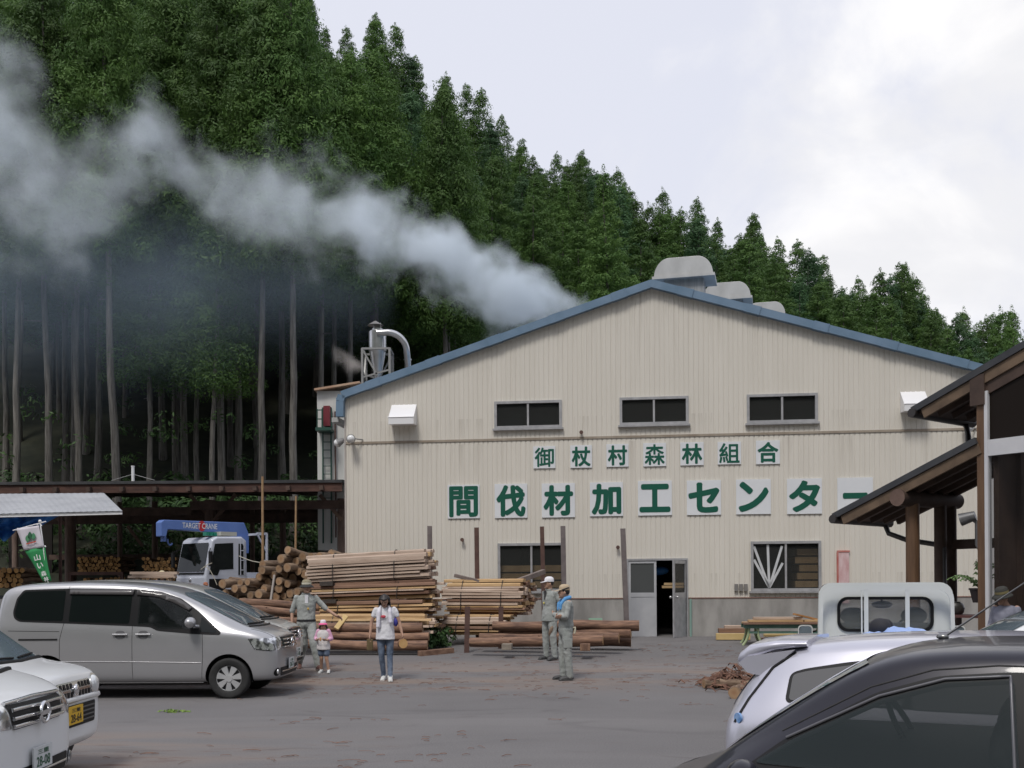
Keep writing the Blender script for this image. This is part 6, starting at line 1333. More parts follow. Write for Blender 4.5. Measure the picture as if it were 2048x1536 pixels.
# bearers between the bundles
def block(u0, v0, u1, v1, d, dep, lab, m_, nm='wood_block', grp='wooden bearers between the bundles', rz=RB):
    a, b = P(u0, v1, d), P(u1, v0, d); c = (a+b)/2; m = MB(); m.bb((-(b.x-a.x)/2, 0, -(b.z-a.z)/2), ((b.x-a.x)/2, dep, (b.z-a.z)/2)); o = bevel(m.build(nm, m_, None, c), 0.006); o.rotation_euler = (0, 0, rz); tag(o, lab, 'wood block', grp); return o
dkb = mat('dark_bearer', (0.04, 0.035, 0.033), (0.08, 0.065, 0.055), scale=5, rough=0.9)
for u, v in ((652, 1163), (832, 1155)): block(u-14, v, u+14, v+9, 23.75, 0.7, 'dark bearer under the topmost pink slab bundle', dkb)
for u, v in ((658, 1199), (826, 1195)): block(u-14, v, u+14, v+8, 23.75, 0.7, 'dark bearer under the second slab bundle of the tall stack', dkb)
for u, v in ((905, 1229), (1000, 1229)): block(u-12, v, u+14, v+11, 24.5, 0.7, 'dark bearer under the thick right slab bundle', dkb)
for u, v in ((670, 1229), (800, 1229)): block(u-12, v, u+12, v+12, 24.1, 0.6, 'dark bearer under the yellowish slab bundle', dkb)
m = MB(); a, b = P(672, 1258, 22.75), P(692, 1232, 23.0); m.bar(Vector((0, 0, 0)), b-a, 0.11, 0.06, upv=(0, -1, 0.3)); o = m.build('timber_offcut', mat('bright_timber', (0.52, 0.37, 0.15), (0.62, 0.46, 0.22), scale=2, rough=0.7), None, a); bevel(o, 0.005); tag(o, 'bright yellow squared timber leaning on the pink boards', 'timber')
# grey beams lying on the right bundle
for (u0, v0, d0, u1, v1, d1, wd, hg, lab) in ((1034, 1163, 24.3, 1088, 1143, 25.0, 0.11, 0.11, 'grey squared beam sticking up from the right slab stack'), (910, 1151, 25.0, 960, 1163, 24.7, 0.1, 0.08, 'dark beam end lying across the top left of the right slab stack')):
    a, b = P(u0, v0, d0), P(u1, v1, d1); m = MB(); m.bar((0, 0, 0), b-a, wd, hg); o = bevel(m.build('beam', mat('grey_weathered_beam', (0.14, 0.11, 0.1), (0.22, 0.18, 0.16), scale=4, rough=0.85), None, a), 0.006); tag(o, lab, 'beam')
# logs of the right pile
F2 = dict(bk=red_bark, ce=cut_fresh, grp='logs at the foot of the right stack')
long_log(1278, 1250, 986, 1252, 22.9, 23.4, 11, 'long straight log on top of the right log pile', **F2)
long_log(1262, 1266, 1002, 1268, 22.9, 23.5, 10.5, 'second log from the top of the right log pile, bark peeling', **F2)
long_log(1238, 1275, 960, 1277, 22.4, 23.0, 11, 'third log of the right pile, pale sawn end showing', **F2)
long_log(1206, 1281, 940, 1285, 21.9, 22.4, 10.5, 'front log of the right pile, resting on small blocks', **F2)
long_log(1262, 1284, 1010, 1284, 23.2, 23.6, 9, 'low log at the back of the right pile', **F2)
for u, v0, v1, d, lab in ((1013, 1288, 1300, 21.85, 'small grey block under the front log, left one'), (1170, 1288, 1302, 21.6, 'reddish block under the front log near its sawn end')):
    block(u-10, v0, u+10, v1, d, 0.25, lab, red_bark if u > 1100 else mat('pale_block', (0.2, 0.17, 0.14), (0.3, 0.26, 0.21), scale=5, rough=0.9), grp='blocks under the front log', rz=-0.1)
# steel stakes of the racks
stk_g = mat('grey_steel', (0.12, 0.1, 0.1), (0.2, 0.17, 0.165), scale=3, rough=0.7)
for u0, v0, u1, v1, d, wp, mm, lab in ((859, 1052, 861, 1290, 24.6, 9, stk_g, 'tall grey steel stake at the right end of the tall slab stack'), (953, 1055, 956, 1285, 25.6, 9, rust, 'dark red steel stake behind the right slab stack'), (1084, 1053, 1089, 1290, 25.5, 8, rust, 'dark red steel stake in front of the left lower window'),
        (1126, 1052, 1130, 1290, 25.5, 9.5, stk_g, 'grey steel stake right of the left lower window'), (1246, 1057, 1255, 1282, 25.6, 9.5, stk_g, 'leaning grey steel stake beside the factory door'), (935, 1213, 933, 1287, 22.9, 10, rust, 'short rusty stake in front of the yellow planks'), (1002, 1213, 1001, 1285, 23.6, 9.5, rust, 'short rusty stake in front of the thick right bundle')):
    a, b = P(u1, v1, d), P(u0, v0, d); a.z = min(a.z, gz(a.x, a.y)-0.02); m = MB(); wd = wp/F*d; h_ = (b-a); m.bar((0, 0, 0), h_, wd, wd*0.35, upv=(0, 1, 0)); m.bar((-wd*0.45, wd*0.4, 0), h_+Vector((-wd*0.45, wd*0.4, 0)), 0.012, wd*0.8, upv=(0, 1, 0)); m.bar((wd*0.45, wd*0.4, 0), h_+Vector((wd*0.45, wd*0.4, 0)), 0.012, wd*0.8, upv=(0, 1, 0)); o = m.build('steel_stake', mm, None, a); tag(o, lab, 'stake', 'steel stakes of the timber racks')
a = P(1191, 1242, 26.2); m = MB(); m.bb((-0.17, -0.012, -0.1), (0.17, 0.012, 0.07)); m.bb((-0.15, -0.002, -0.6), (-0.11, 0.012, -0.1)); m.bb((0.11, -0.002, -0.6), (0.15, 0.012, -0.1)); o = m.build('green_panel', mat('pale_green_panel', (0.3, 0.5, 0.37), rough=0.6), None, a); o.rotation_euler = (0, 0, -TH); tag(o, 'small pale green panel standing behind the right logs', 'panel')
# kerb timber and weeds beside the left pile
a, b = P(838, 1296, 22.4), P(905, 1288, 22.9); m = MB(); a.z = gz(a.x, a.y)+0.05; b.z = gz(b.x, b.y)+0.05; m.bar((0, 0, 0), b-a, 0.14, 0.12); o = bevel(m.build('kerb_timber', slab_brk, None, a), 0.01); tag(o, 'squared timber lying on the ground between the two stacks', 'timber')
m = MB(); r5 = random.Random(9)
for i in range(60): x, y = P(884, 1200, 24.2).x+r5.uniform(-.35, .25), 24.0+r5.uniform(-.7, .6); puff(m, Vector((x, y, gz(x, y)+r5.uniform(0.03, 0.4))), r5.uniform(0.06, 0.14), 14, 0.09, r5)
o = m.build('weeds', MATS['undergrowth_leaf'], fix=False); o['kind'] = 'stuff'; o['label'] = 'green weeds growing between the two timber stacks'; o['category'] = 'weeds'
# bamboo poles
for u0, v0, u1, v1, d, r_, lab in ((525, 953, 526, 1240, 29.5, 3.0, 'tall thin pole in front of the shed, reaching above its roof'), (592, 992, 590, 1240, 30.0, 2.6, 'shorter thin pole standing under the shed roof beside the log heap')):
    a, b = P(u1, v1, d), P(u0, v0, d); a.z = gz(a.x, a.y)-0.1; m = MB(); m.cyl((0, 0, 0), b-a, r_/F*d, r_/F*d*0.8, 8); o = m.build('thin_pole', mat('bamboo', (0.28, 0.17, 0.09), (0.38, 0.25, 0.13), scale=2, rough=0.6, stretch=(1, 1, 2)), None, a); tag(o, lab, 'pole')

# stacks of small poles far back under the shed, sawn ends to the front
pole_bark = mat('pole_bark', (0.1, 0.06, 0.035), (0.18, 0.11, 0.06), scale=6, rough=0.85)
PM = []
for sd_ in range(3):
    for en in (0,): PM.append(log_mesh(0.05, 1.6, sd_+40, pole_bark, cut_fresh, 10))
def stack(u0, v0, u1, v1, d, rpx, grp, lab):
    row = 0; v = v1
    while v > v0:
        u = u0+(rpx if row % 2 else 0)
        while u < u1:
            if not (v < v0+rpx*2 and rT.random() < 0.3):
                o = bpy.data.objects.new('pole', PM[rT.randrange(3)]); COL.objects.link(o); o.location = P(u+rT.uniform(-.6, .6), v+rT.uniform(-.6, .6), d+rT.uniform(-.05, .12)); sc = rpx/F*d/0.05*rT.uniform(0.88, 1.04); o.scale = (sc, sc, 1); orient(o, (rT.uniform(-.03, .03), 1, rT.uniform(-.03, .03)), rT.uniform(0, 6)); tag(o, lab, 'pole', grp)
            u += 2*rpx
        row += 1; v -= rpx*1.76
stack(158, 1113, 240, 1142, 36, 3.6, 'sawn poles stacked on the shed rack', 'thin pole stacked on the rusty rack under the shed, sawn end out')
stack(170, 1152, 250, 1172, 35.5, 3.8, 'sawn poles stacked below the rack', 'thin pole stacked below the rusty rack under the shed')
stack(288, 1116, 352, 1172, 35, 3.8, 'sawn poles stacked left of the crane truck', 'thin pole stacked behind the woman in the pale hat')
stack(-40, 1132, 44, 1170, 30, 5.5, 'thicker poles stacked at the far left', 'thicker orange ended pole stacked under the awning')
rk = thing('pole_rack', 'rusty steel rack carrying the stacked poles under the shed', 'rack', P(195, 1200, 35.6))
L0 = Vector(rk.location)
m = MB(); m.bar(P(138, 1147, 35.4)-L0, P(246, 1147, 35.4)-L0, 0.1, 0.11); m.bar(P(138, 1147, 36.6)-L0, P(246, 1147, 36.6)-L0, 0.1, 0.11); m.build('shelf_beam', rust, rk)
for u in (140, 244):
    for d in (35.4, 36.6): a = P(u, 1144, d); m = MB(); m.bb(Vector((a.x-0.05, d-0.05, gz(a.x, d)-0.1))-L0, Vector((a.x+0.05, d+0.05, a.z))-L0); m.build('leg', rust, rk)
# plank table the back people lean on
tb_ = thing('plank_table', 'rough plank table beside the crane truck', 'table', P(312, 1190, 28.6)); L0 = Vector(tb_.location)
m = MB()
for k, (u0, u1, v) in enumerate(((262, 356, 1146), (266, 350, 1150), (258, 352, 1154))): a, b = P(u0, v, 28.0+0.3*k), P(u1, v, 28.0+0.3*k); m.bar(a-L0, b-L0, 0.2, 0.07)
m.build('top', slab_pink, tb_)
for u in (275, 342):
    for d in (28.05, 28.6): a = P(u, 1155, d); m = MB(); m.cyl(Vector((a.x, d, gz(a.x, d)-0.05))-L0, Vector((a.x, d, a.z))-L0, 0.06, n=8); m.build('leg', log_bark, tb_)
# rope line hanging from the lorry to the log heap
a, b = P(478, 1112, 30), P(562, 1120, 26); m = MB(); m.tube([a.lerp(b, k/8)-Vector((0, 0, 0.12*math.sin(PI*k/8))) for k in range(9)], 0.013, 5); o = m.build('rope', mat('pale_rope', (0.42, 0.4, 0.33), rough=0.8), None); tag(o, 'thin pale rope stretched from the crane truck to the log heap', 'rope')
a, b = P(402, 1139, 29.6), P(424, 1126, 29.6); m = MB(); m.tube([a, a.lerp(b, .5)+Vector((0, 0, 0.03)), b], 0.012, 5); m.tube([P(404, 1137, 29.6), P(412, 1133, 29.6), P(420, 1140, 29.6), P(428, 1155, 29.6), P(434, 1170, 29.6)], 0.012, 5); o = m.build('hose', MATS['pale_rope'], None); tag(o, 'thin pale hose looping down beside the child in pink', 'hose')

# ---------------------------------------------------------------- green trestle with planks, right of the lower window
bx = P(1570, 1262, 23.8); bx.z = gz(bx.x, bx.y); tr_ = thing('trestle', 'green painted trestle bench with curved legs carrying planks', 'trestle', bx, -TH)
def T(u, v, d=23.8): q = P(u, v, d)-bx; return Vector((q.x, q.y, q.z))
grn = mat('flaking_green_paint', (0.09, 0.19, 0.15), (0.16, 0.27, 0.21), scale=4, rough=0.7)
a, b = T(1489, 1257), T(1660, 1255); m = MB(); m.bb((a.x, -0.06, a.z), (b.x, 0.06, b.z+0.09)); m.bb((a.x, 0.5, a.z), (b.x, 0.62, b.z+0.09)); m.build('rail', grn, tr_)
yl = mat('pale_green_leg', (0.3, 0.38, 0.2), (0.4, 0.46, 0.27), scale=4, rough=0.7)
for x in (a.x+0.12, b.x-0.2):
    for y in (0, 0.55): m = MB(); m.tube([(x, y, a.z+0.02), (x-0.02, y, a.z*0.6), (x-0.06, y, a.z*0.3), (x-0.14, y, 0.0)], 0.03, 8); m.tube([(x+0.2, y, a.z+0.02), (x+0.2, y, a.z*0.6), (x+0.24, y, a.z*0.3), (x+0.3, y, 0.0)], 0.03, 8); m.build('leg', yl, tr_)
m = MB(); m.bar((a.x+0.1, 0, 0.3), (b.x-0.1, 0, 0.3), 0.05, 0.05); m.build('stretcher', grn, tr_)
zt_ = bx.z+a.z+0.09
for k, (u0, u1, dy, z_, w_, h_, mm, lab) in enumerate(((1488, 1662, 0.0, 0.0, 0.3, 0.045, slab_brk, 'bark edged plank lowest on the green trestle, front one'), (1492, 1660, 0.33, 0.0, 0.3, 0.045, slab_yel, 'plank lowest on the green trestle, at the back'), (1498, 1605, 0.05, 0.05, 0.24, 0.05, slab_yel, 'yellow plank on the left half of the green trestle'),
        (1609, 1668, 0.05, 0.05, 0.24, 0.05, slab_yel, 'yellow plank on the right half of the green trestle'), (1509, 1606, 0.1, 0.105, 0.2, 0.06, slab_pink, 'pinkish board topmost on the green trestle'))):
    x0, x1 = P(u0, 1240, 23.8).x, P(u1, 1240, 23.8).x; m = MB(); m.bb((-(x1-x0)/2, -w_/2, 0), ((x1-x0)/2, w_/2, h_)); o = bevel(m.build('plank', mm, None, ((x0+x1)/2, bx.y+dy, zt_+z_)), 0.005); o.rotation_euler = (0, 0, -TH); tag(o, lab, 'plank', 'planks on the green trestle')
a, b = P(1588, 1228, 23.7), P(1634, 1239, 23.9); m = MB(); m.bar((0, 0, 0), b-a, 0.1, 0.035); o = m.build('plank', mat('orange_offcut', (0.36, 0.16, 0.05), (0.46, 0.24, 0.09), scale=3, rough=0.75), None, a); tag(o, 'short orange board tilted on top of the trestle planks', 'plank')
for u0, v0, u1, v1, d, dep, mm, lab in ((1433, 1267, 1500, 1280, 25.0, 0.16, MATS['bright_timber'], 'thick pale yellow timber on the ground left of the trestle'), (1438, 1257, 1490, 1266, 25.15, 0.3, slab_brk, 'short bark boards lying on the thick yellow timber'), (1450, 1251, 1490, 1257, 25.2, 0.25, slab_pink, 'ragged board topmost on the boards left of the trestle'), (1530, 1268, 1615, 1274, 24.6, 0.25, MATS['bright_timber'], 'pale timber lying low behind the trestle legs'), (1525, 1276, 1620, 1284, 24.5, 0.3, slab_brk, 'dark bark slab on the ground behind the trestle legs')):
    block(u0, v0, u1, v1, d, dep, lab, mm, 'timber', 'timber around the green trestle', -TH)
m = MB(); r6 = random.Random(12)
def bark_strip(mb, c, L, w_, a, rr, lift=0.02, mi=0):
    d = Vector((math.cos(a), math.sin(a), 0)); s = Vector((-d.y, d.x, 0)); pts = []
    for k in range(5): f = k/4-0.5; q = c+d*L*f+s*0.05*L*math.sin(f*3+a)+Vector((0, 0, lift*(1-4*f*f)*rr.uniform(0.4, 1)+0.006)); pts += [q-s*w_/2*(1-abs(f)), q+Vector((0, 0, w_*0.35)), q+s*w_/2*(1-abs(f))]
    mb.add(pts, [(3*k+i, 3*k+i+1, 3*k+i+4, 3*k+i+3) for k in range(4) for i in range(2)], mi)
barkm = mat('bark_scraps', (0.085, 0.04, 0.027), (0.19, 0.1, 0.065), scale=8, rough=0.9)
cx_, cy_ = P(1455, 1340, 17.6).x, 17.6
for i in range(220):
    x, y = r6.gauss(cx_+0.08, 0.24), r6.gauss(cy_, 0.4); hh = 0.34*math.exp(-((x-cx_-0.12)**2)/0.10-((y-cy_)**2)/0.3); bark_strip(m, Vector((x, y, gz(x, y)+hh*r6.random())), r6.uniform(0.12, 0.4), r6.uniform(0.02, 0.06), r6.uniform(0, 3.1), r6, 0.08)
for i in range(130):
    x, y = r6.gauss(cx_+0.25, 0.14), r6.gauss(15.9, 0.2); bark_strip(m, Vector((x, y, gz(x, y)+0.12*r6.random())), r6.uniform(0.12, 0.3), r6.uniform(0.02, 0.06), r6.uniform(0, 3.1), r6, 0.08)
o = m.build('bark_pile', barkm, fix=False); o['kind'] = 'stuff'; o['label'] = 'heap of shredded reddish bark beside the lavender car'; o['category'] = 'bark'
for u, v, d, L, r_, rz, lab in ((1407, 1336, 17.3, 0.42, 0.075, 0.25, 'short dark log lying in the bark heap'), (1440, 1337, 17.2, 0.5, 0.09, -0.3, 'squared dark offcut lying in the middle of the bark heap'), (1468, 1362, 15.75, 0.42, 0.1, 1.15, 'thick short log butt in front of the bark heap')):
    p = P(u, v, d); p.z = gz(p.x, p.y)+r_*0.9; o = bpy.data.objects.new('log_offcut', log_mesh(r_, L, int(u), log_bark, cut_end)); COL.objects.link(o); o.location = p; orient(o, (math.cos(rz), math.sin(rz), 0)); tag(o, lab, 'log offcut')
# loose bark trodden over the yard
m = MB(); r7 = random.Random(31)
for i in range(330):
    k = r7.random()
    if k < 0.6: x, y = r7.uniform(-4.5, 5.5), r7.gauss(19.0, 1.3)
    elif k < 0.68: x, y = r7.uniform(-4.2, -0.5), r7.gauss(11.3, 1.0)
    elif k < 0.92: x, y = r7.uniform(-2, 6), r7.uniform(20.5, 24)
    else: x, y = r7.uniform(-3, 3), r7.uniform(9, 18)
    n = r7.choice((1, 1, 1, 2, 5))
    for j in range(n): xx, yy = x+r7.gauss(0, 0.16), y+r7.gauss(0, 0.1); bark_strip(m, Vector((xx, yy, gz(xx, yy))), r7.uniform(0.04, 0.24)*(0.6 if n > 2 else 1), r7.uniform(0.007, 0.02), r7.gauss(0, 0.5), r7, 0.012)
o = m.build('bark_litter', barkm, fix=False); o['kind'] = 'stuff'; o['label'] = 'reddish bark scraps scattered over the asphalt'; o['category'] = 'bark'
p = P(346, 1421, 14.6); p.z = gz(p.x, p.y); m = MB(); r8 = random.Random(2)
for i in range(14): puff(m, Vector((r8.gauss(0, 0.09), r8.gauss(0, 0.04), 0.012)), 0.04, 5, 0.05, r8, 0.3)
o = m.build('leaf_sprig', mat('fresh_green_leaf', (0.12, 0.22, 0.03), (0.22, 0.33, 0.06), scale=9, rough=0.6), None, p, fix=False); tag(o, 'bright green leafy sprig dropped on the asphalt before the silver van', 'leaves')

# ================================================================ BANNER
pb = P(104, 1168, 20.0); pb.z = gz(pb.x, pb.y); t = thing('banner', 'leaning banner, white above and green below, with a three tree emblem', 'banner', pb)
def BN(u, v, dy=0.0): q = P(u, v, 20.0)-pb; return Vector((q.x, q.y+dy, q.z))
topL, topR = BN(33, 1058), BN(78, 1051); midL, midR = BN(50, 1101), BN(90, 1094); botL, botR = BN(92, 1166), BN(104, 1162)
botL, botR = BN(118, 1215), BN(112, 1212)
lowL, lowR = BN(88, 1163), BN(103.5, 1162)
m = MB(); m.cyl(BN(106, 1240), BN(80, 1043), 0.014, n=8); m.ell(BN(80, 1042.5), (0.03, 0.03, 0.03), 10, 8); m.build('pole', white_paint, t)
m = MB(); m.cyl(BN(26, 1061), BN(92, 1043), 0.011, n=8); m.build('crossbar', white_paint, t)
m = MB()
for u, v in ((36, 1058), (54, 1054), (75, 1049), (82, 1051), (90, 1093)): m.ell(BN(u, v), (0.022, 0.01, 0.02), 8, 6)
m.build('tie', white_paint, t)
def cloth(q, m_, name, nv=10):
    mb = MB(); nu = 6; vs = []
    for j in range(nv+1):
        for i in range(nu+1):
            a = q[0].lerp(q[3], j/nv); b = q[1].lerp(q[2], j/nv); c = a.lerp(b, i/nu); vs.append(c+Vector((0, -0.02+0.015*math.sin(i*1.4+j*0.5), 0)))
    mb.add(vs, [(j*(nu+1)+i, j*(nu+1)+i+1, (j+1)*(nu+1)+i+1, (j+1)*(nu+1)+i) for j in range(nv) for i in range(nu)], 0, True); o = mb.build(name, m_, t); o.modifiers.new('t', 'SOLIDIFY').thickness = 0.004; return o
cw = cloth([topL, topR, midR, midL], mat('banner_white', (0.6, 0.57, 0.62), rough=0.8), 'white_cloth'); cg = cloth([midL, midR, lowR, lowL], mat('banner_green', (0.02, 0.22, 0.07), (0.03, 0.27, 0.09), scale=3, rough=0.8), 'green_cloth')
Y0 = -0.045
for (u, v, w_, h_, mm) in ((57, 1077, 0.05, 0.085, (0.08, 0.25, 0.12)), (62, 1071, 0.05, 0.1, (0.03, 0.12, 0.06)), (69, 1072.5, 0.055, 0.085, (0.07, 0.24, 0.12))):
    mb = MB(); c = BN(u, v); mb.prism([(c.x+w_*0.75*math.cos(k*PI/8)*(0.7 if math.sin(k*PI/8) > 0.6 else 1), c.z+h_*0.72*math.sin(k*PI/8)) for k in range(16)], Y0-0.003, Y0); mb.bb((c.x-0.006, Y0-0.003, c.z-h_*1.1), (c.x+0.006, Y0, c.z-h_*0.6)); mb.build('tree_emblem', mat('emblem_green_%d' % u, mm, rough=0.8), cw)
mb = MB(); mb.bar(BN(55, 1088, Y0), BN(74, 1083, Y0), 0.004, 0.022); mb.build('emblem_ground', mat('emblem_red', (0.5, 0.08, 0.05), rough=0.8), cw)
put_text('banner_words', '森林組合', mat('grey_print', (0.3, 0.3, 0.32), rough=0.8), cw, BN(66, 1090.5, Y0), 0.26, 0.026, rot=(0, R(-13), 0))
for ch, u, v, s_ in (('山', 77, 1115, 0.12), ('い', 83, 1131, 0.11), ('森', 90, 1147, 0.10), ('林', 95, 1158, 0.09)): put_text('banner_letter', ch, white_paint, cg, BN(u, v, Y0-0.01), s_, s_, 0.02, rot=(0, R(-14), 0))
# ================================================================ PEOPLE
def remesh(mb, name, m, parent, vox=0.009, smooth=2, wrinkle=0.0):
    o = mb.build(name, m, parent); md = o.modifiers.new('r', 'REMESH'); md.mode = 'VOXEL'; md.voxel_size = vox; md.use_smooth_shade = True
    if smooth: s = o.modifiers.new('s', 'SMOOTH'); s.iterations = smooth; s.factor = 0.5
    if wrinkle:
        tx = bpy.data.textures.get('creases') or bpy.data.textures.new('creases', 'CLOUDS'); tx.noise_scale = 0.07; tx.noise_depth = 3
        d = o.modifiers.new('d', 'DISPLACE'); d.texture = tx; d.strength = wrinkle; d.mid_level = 0.5; d.texture_coords = 'LOCAL'
    bake(o); o.data.polygons.foreach_set('use_smooth', [True]*len(o.data.polygons)); return o
def limb(mb, pts):
    for (a, ra), (b, rb) in zip(pts, pts[1:]): mb.cyl(a, b, ra, rb, 12); mb.ell(a, ra, 12, 8)
    mb.ell(pts[-1][0], pts[-1][1], 12, 8)
def trunk_(mb, secs):
    """stack of elliptical sections (centre, half width, half depth, left-right axis)"""
    rings = []
    for c, wx, wy, ax_ in secs:
        ax_ = Vector(ax_).normalized(); fw = Vector((-ax_.y, ax_.x, 0)); rings.append([Vector(c)+ax_*wx*math.cos(2*PI*i/18)+fw*wy*math.sin(2*PI*i/18) for i in range(18)])
    mb.loft(rings, True)
skin = mat('skin', (0.4, 0.235, 0.16), (0.46, 0.28, 0.2), scale=6, rough=0.55)
hairm = mat('black_hair', (0.012, 0.01, 0.01), (0.03, 0.025, 0.024), scale=12, rough=0.5, stretch=(4, 4, 1))
work = mat('work_cloth', (0.27, 0.29, 0.275), (0.345, 0.36, 0.345), scale=5, rough=0.9, bump=0.35, bscale=14)
denim = mat('denim', (0.07, 0.1, 0.155), (0.16, 0.2, 0.27), scale=4, rough=0.9, stretch=(2, 2, 0.8))
tee = mat('white_tee', (0.66, 0.66, 0.7), (0.74, 0.74, 0.77), scale=4, rough=0.9, bump=0.3, bscale=12)
shoe_w = mat('white_shoe', (0.55, 0.56, 0.55), (0.65, 0.65, 0.63), scale=8, rough=0.6); shoe_b = mat('brown_shoe', (0.09, 0.035, 0.025), (0.13, 0.06, 0.045), scale=8, rough=0.6); shoe_k = mat('dark_shoe', (0.03, 0.03, 0.032), (0.07, 0.07, 0.07), scale=8, rough=0.6)
eye_m = mat('eye_dark', (0.015, 0.012, 0.01), rough=0.2); lip = mat('lip', (0.22, 0.08, 0.065), rough=0.5)
def person(label, loc, rz, H, J, shirt, trousers, shoes, sleeve=1.0, short=False, tilt=0.0, turn=0.0, hair='short', belt=None, build=1.0, tuck=True, vox=0.01, group=None, curl=0.55):
    """J: joints (x to the left of the person, y backwards, z up) for a height of 1.70 m, facing -y"""
    k = H/1.70; t = thing('person', label, 'person', (loc[0], loc[1], gz(loc[0], loc[1])+(loc[2] if len(loc) > 2 else 0)), rz, group)
    g = {n: Vector(v)*k for n, v in J.items()}; V = lambda n: g[n]; b = build*k
    hd = MB(); body = MB()
    Rh = Matrix.Rotation(turn, 3, 'Z') @ Matrix.Rotation(tilt, 3, 'X'); hc = V('head')
    def HP(x, y, z): return hc+Rh @ Vector((x*k, y*k, z*k))
    # body: head with brow, nose, chin, ears; neck; arms; hands; legs (one continuous surface)
    body.ell(hc, (0.075*k, 0.092*k, 0.108*k), 18, 14, rot=Rh); body.ell(HP(0, -0.03, -0.05), (0.056*k, 0.06*k, 0.066*k), 14, 10, rot=Rh); body.ell(HP(0, -0.096, -0.018), (0.013*k, 0.018*k, 0.024*k), 10, 8, rot=Rh); body.ell(HP(0, -0.078, -0.092), (0.024*k, 0.02*k, 0.018*k), 10, 8, rot=Rh); body.ell(HP(0, -0.075, 0.03), (0.05*k, 0.025*k, 0.016*k), 10, 8, rot=Rh)
    for s in (-1, 1): body.ell(HP(s*0.078, 0.005, -0.012), (0.012*k, 0.02*k, 0.03*k), 8, 6, rot=Rh)
    limb(body, [(V('neck')-Vector((0, 0, 0.03*k)), 0.056*b), (hc-Rh @ Vector((0, -0.012*k, 0.07*k)), 0.05*b)])
    axS = (V('shL')-V('shR')); axH = (V('hipL')-V('hipR')); pel = (V('hipL')+V('hipR'))/2; sh_ = (V('shL')+V('shR'))/2
    def sec(f, wx, wy, ex=0.0):
        c = pel.lerp(sh_, f); ax_ = axH.normalized().lerp(axS.normalized(), f); return (c, (wx+ex)*b, (wy+ex)*b, ax_)
    prof = [(-0.16, .125, .10), (0.0, .155, .115), (0.2, .142, .105), (0.42, .142, .10), (0.68, .162, .112), (0.88, .168, .105), (1.0, .145, .085), (1.1, .075, .06)]
    trunk_(body, [sec(*q) for q in prof])
    for s in 'LR':
        limb(body, [(V('sh'+s), 0.047*b), (V('el'+s), 0.036*b), (V('wr'+s), 0.025*b)])
        limb(body, [(V('hip'+s), 0.08*b), (V('kn'+s), 0.052*b), (V('an'+s), 0.036*b)])
        # hand: palm, four bent fingers of different lengths and a thumb from the side of the palm
        w0, e0 = V('wr'+s), V('el'+s); d = (w0-e0).normalized(); hdv = g.get('hd'+s); 
        if hdv is not None: d = (hdv.normalized()*1.0)
        inn = V('chest')-w0; sd = d.cross(Vector((0, 1, 0)) if abs(d.y) < 0.8 else Vector((1, 0, 0))).normalized(); pn = (inn-d*inn.dot(d)).normalized(); sd = d.cross(pn).normalized()
        if sd.y > 0: sd = -sd
        c = w0+d*0.045*k; rot = Matrix((sd, pn, d)).transposed(); body.ell(c, (0.038*k, 0.016*k, 0.05*k), 12, 8, rot=rot)
        for i, L in enumerate((0.064, 0.074, 0.069, 0.052)):
            o0 = c+d*0.042*k+sd*(0.027-0.018*i)*k; p1 = o0+(d*math.cos(curl*0.6)+pn*math.sin(curl*0.6))*L*0.45*k; p2 = p1+(d*math.cos(curl*1.5)+pn*math.sin(curl*1.5))*L*0.32*k; p3 = p2+(d*math.cos(curl*2.3)+pn*math.sin(curl*2.3))*L*0.28*k; limb(body, [(o0, 0.0095*k), (p1, 0.009*k), (p2, 0.0085*k), (p3, 0.0075*k)])
        o0 = c-d*0.015*k+sd*0.03*k; p1 = o0+(sd*0.75+d*0.6+pn*0.25).normalized()*0.035*k; p2 = p1+(d*0.9+pn*0.5).normalized()*0.03*k; limb(body, [(o0, 0.013*k), (p1, 0.011*k), (p2, 0.009*k)])
    bo = remesh(body, 'body', skin, t, vox*0.8, 1)
    # face
    for s in (-1, 1): m = MB(); m.ell(HP(s*0.03, -0.088, 0.006), (0.012*k, 0.007*k, 0.006*k), 8, 6, rot=Rh); m.ell(HP(s*0.03, -0.09, 0.027), (0.018*k, 0.006*k, 0.004*k), 8, 6, rot=Rh); m.build('eye', eye_m, bo)
    m = MB(); m.ell(HP(0, -0.09, -0.055), (0.022*k, 0.007*k, 0.007*k), 10, 6, rot=Rh); m.build('mouth', lip, bo)
    # shirt
    s_ = MB(); lowf = -0.05 if tuck else -0.22
    pr = [(0.06 if tuck else lowf, .158 if tuck else .186, .115 if tuck else .142), (0.12, .166 if tuck else .176, .126 if tuck else .134), (0.42, .163, .118), (0.68, .178, .126), (0.88, .18, .117), (1.0, .155, .095), (1.09, .085, .075)]
    trunk_(s_, [sec(*q, 0.008) for q in pr])
    for s in 'LR':
        e = V('el'+s); q = V('sh'+s); w0 = V('wr'+s)
        if sleeve <= 1: limb(s_, [(q-Vector((0, 0, 0.012*k)), 0.056*b), (q.lerp(e, 0.3), 0.057*b), (q.lerp(e, sleeve*0.97), 0.055*b)])
        else: limb(s_, [(q-Vector((0, 0, 0.012*k)), 0.057*b), (e, 0.052*b), (e.lerp(w0, (sleeve-1)), 0.045*b)])
    ms = shirt if isinstance(shirt, list) else [shirt]
    so = remesh(s_, 'shirt', ms[0], t, vox, 2, 0.02*k)
    # collar
    if ms[0] is work: m = MB(); cN = V('neck'); m.tube([cN+Vector((0.068*k*math.cos(a), 0.062*k*math.sin(a), 0.012*k*math.sin(a)-0.004*k)) for a in [PI*1.65-2*PI*i/16*0.82-2.2+PI for i in range(17)]], 0.017*k, 8); m.build('collar', work, so)
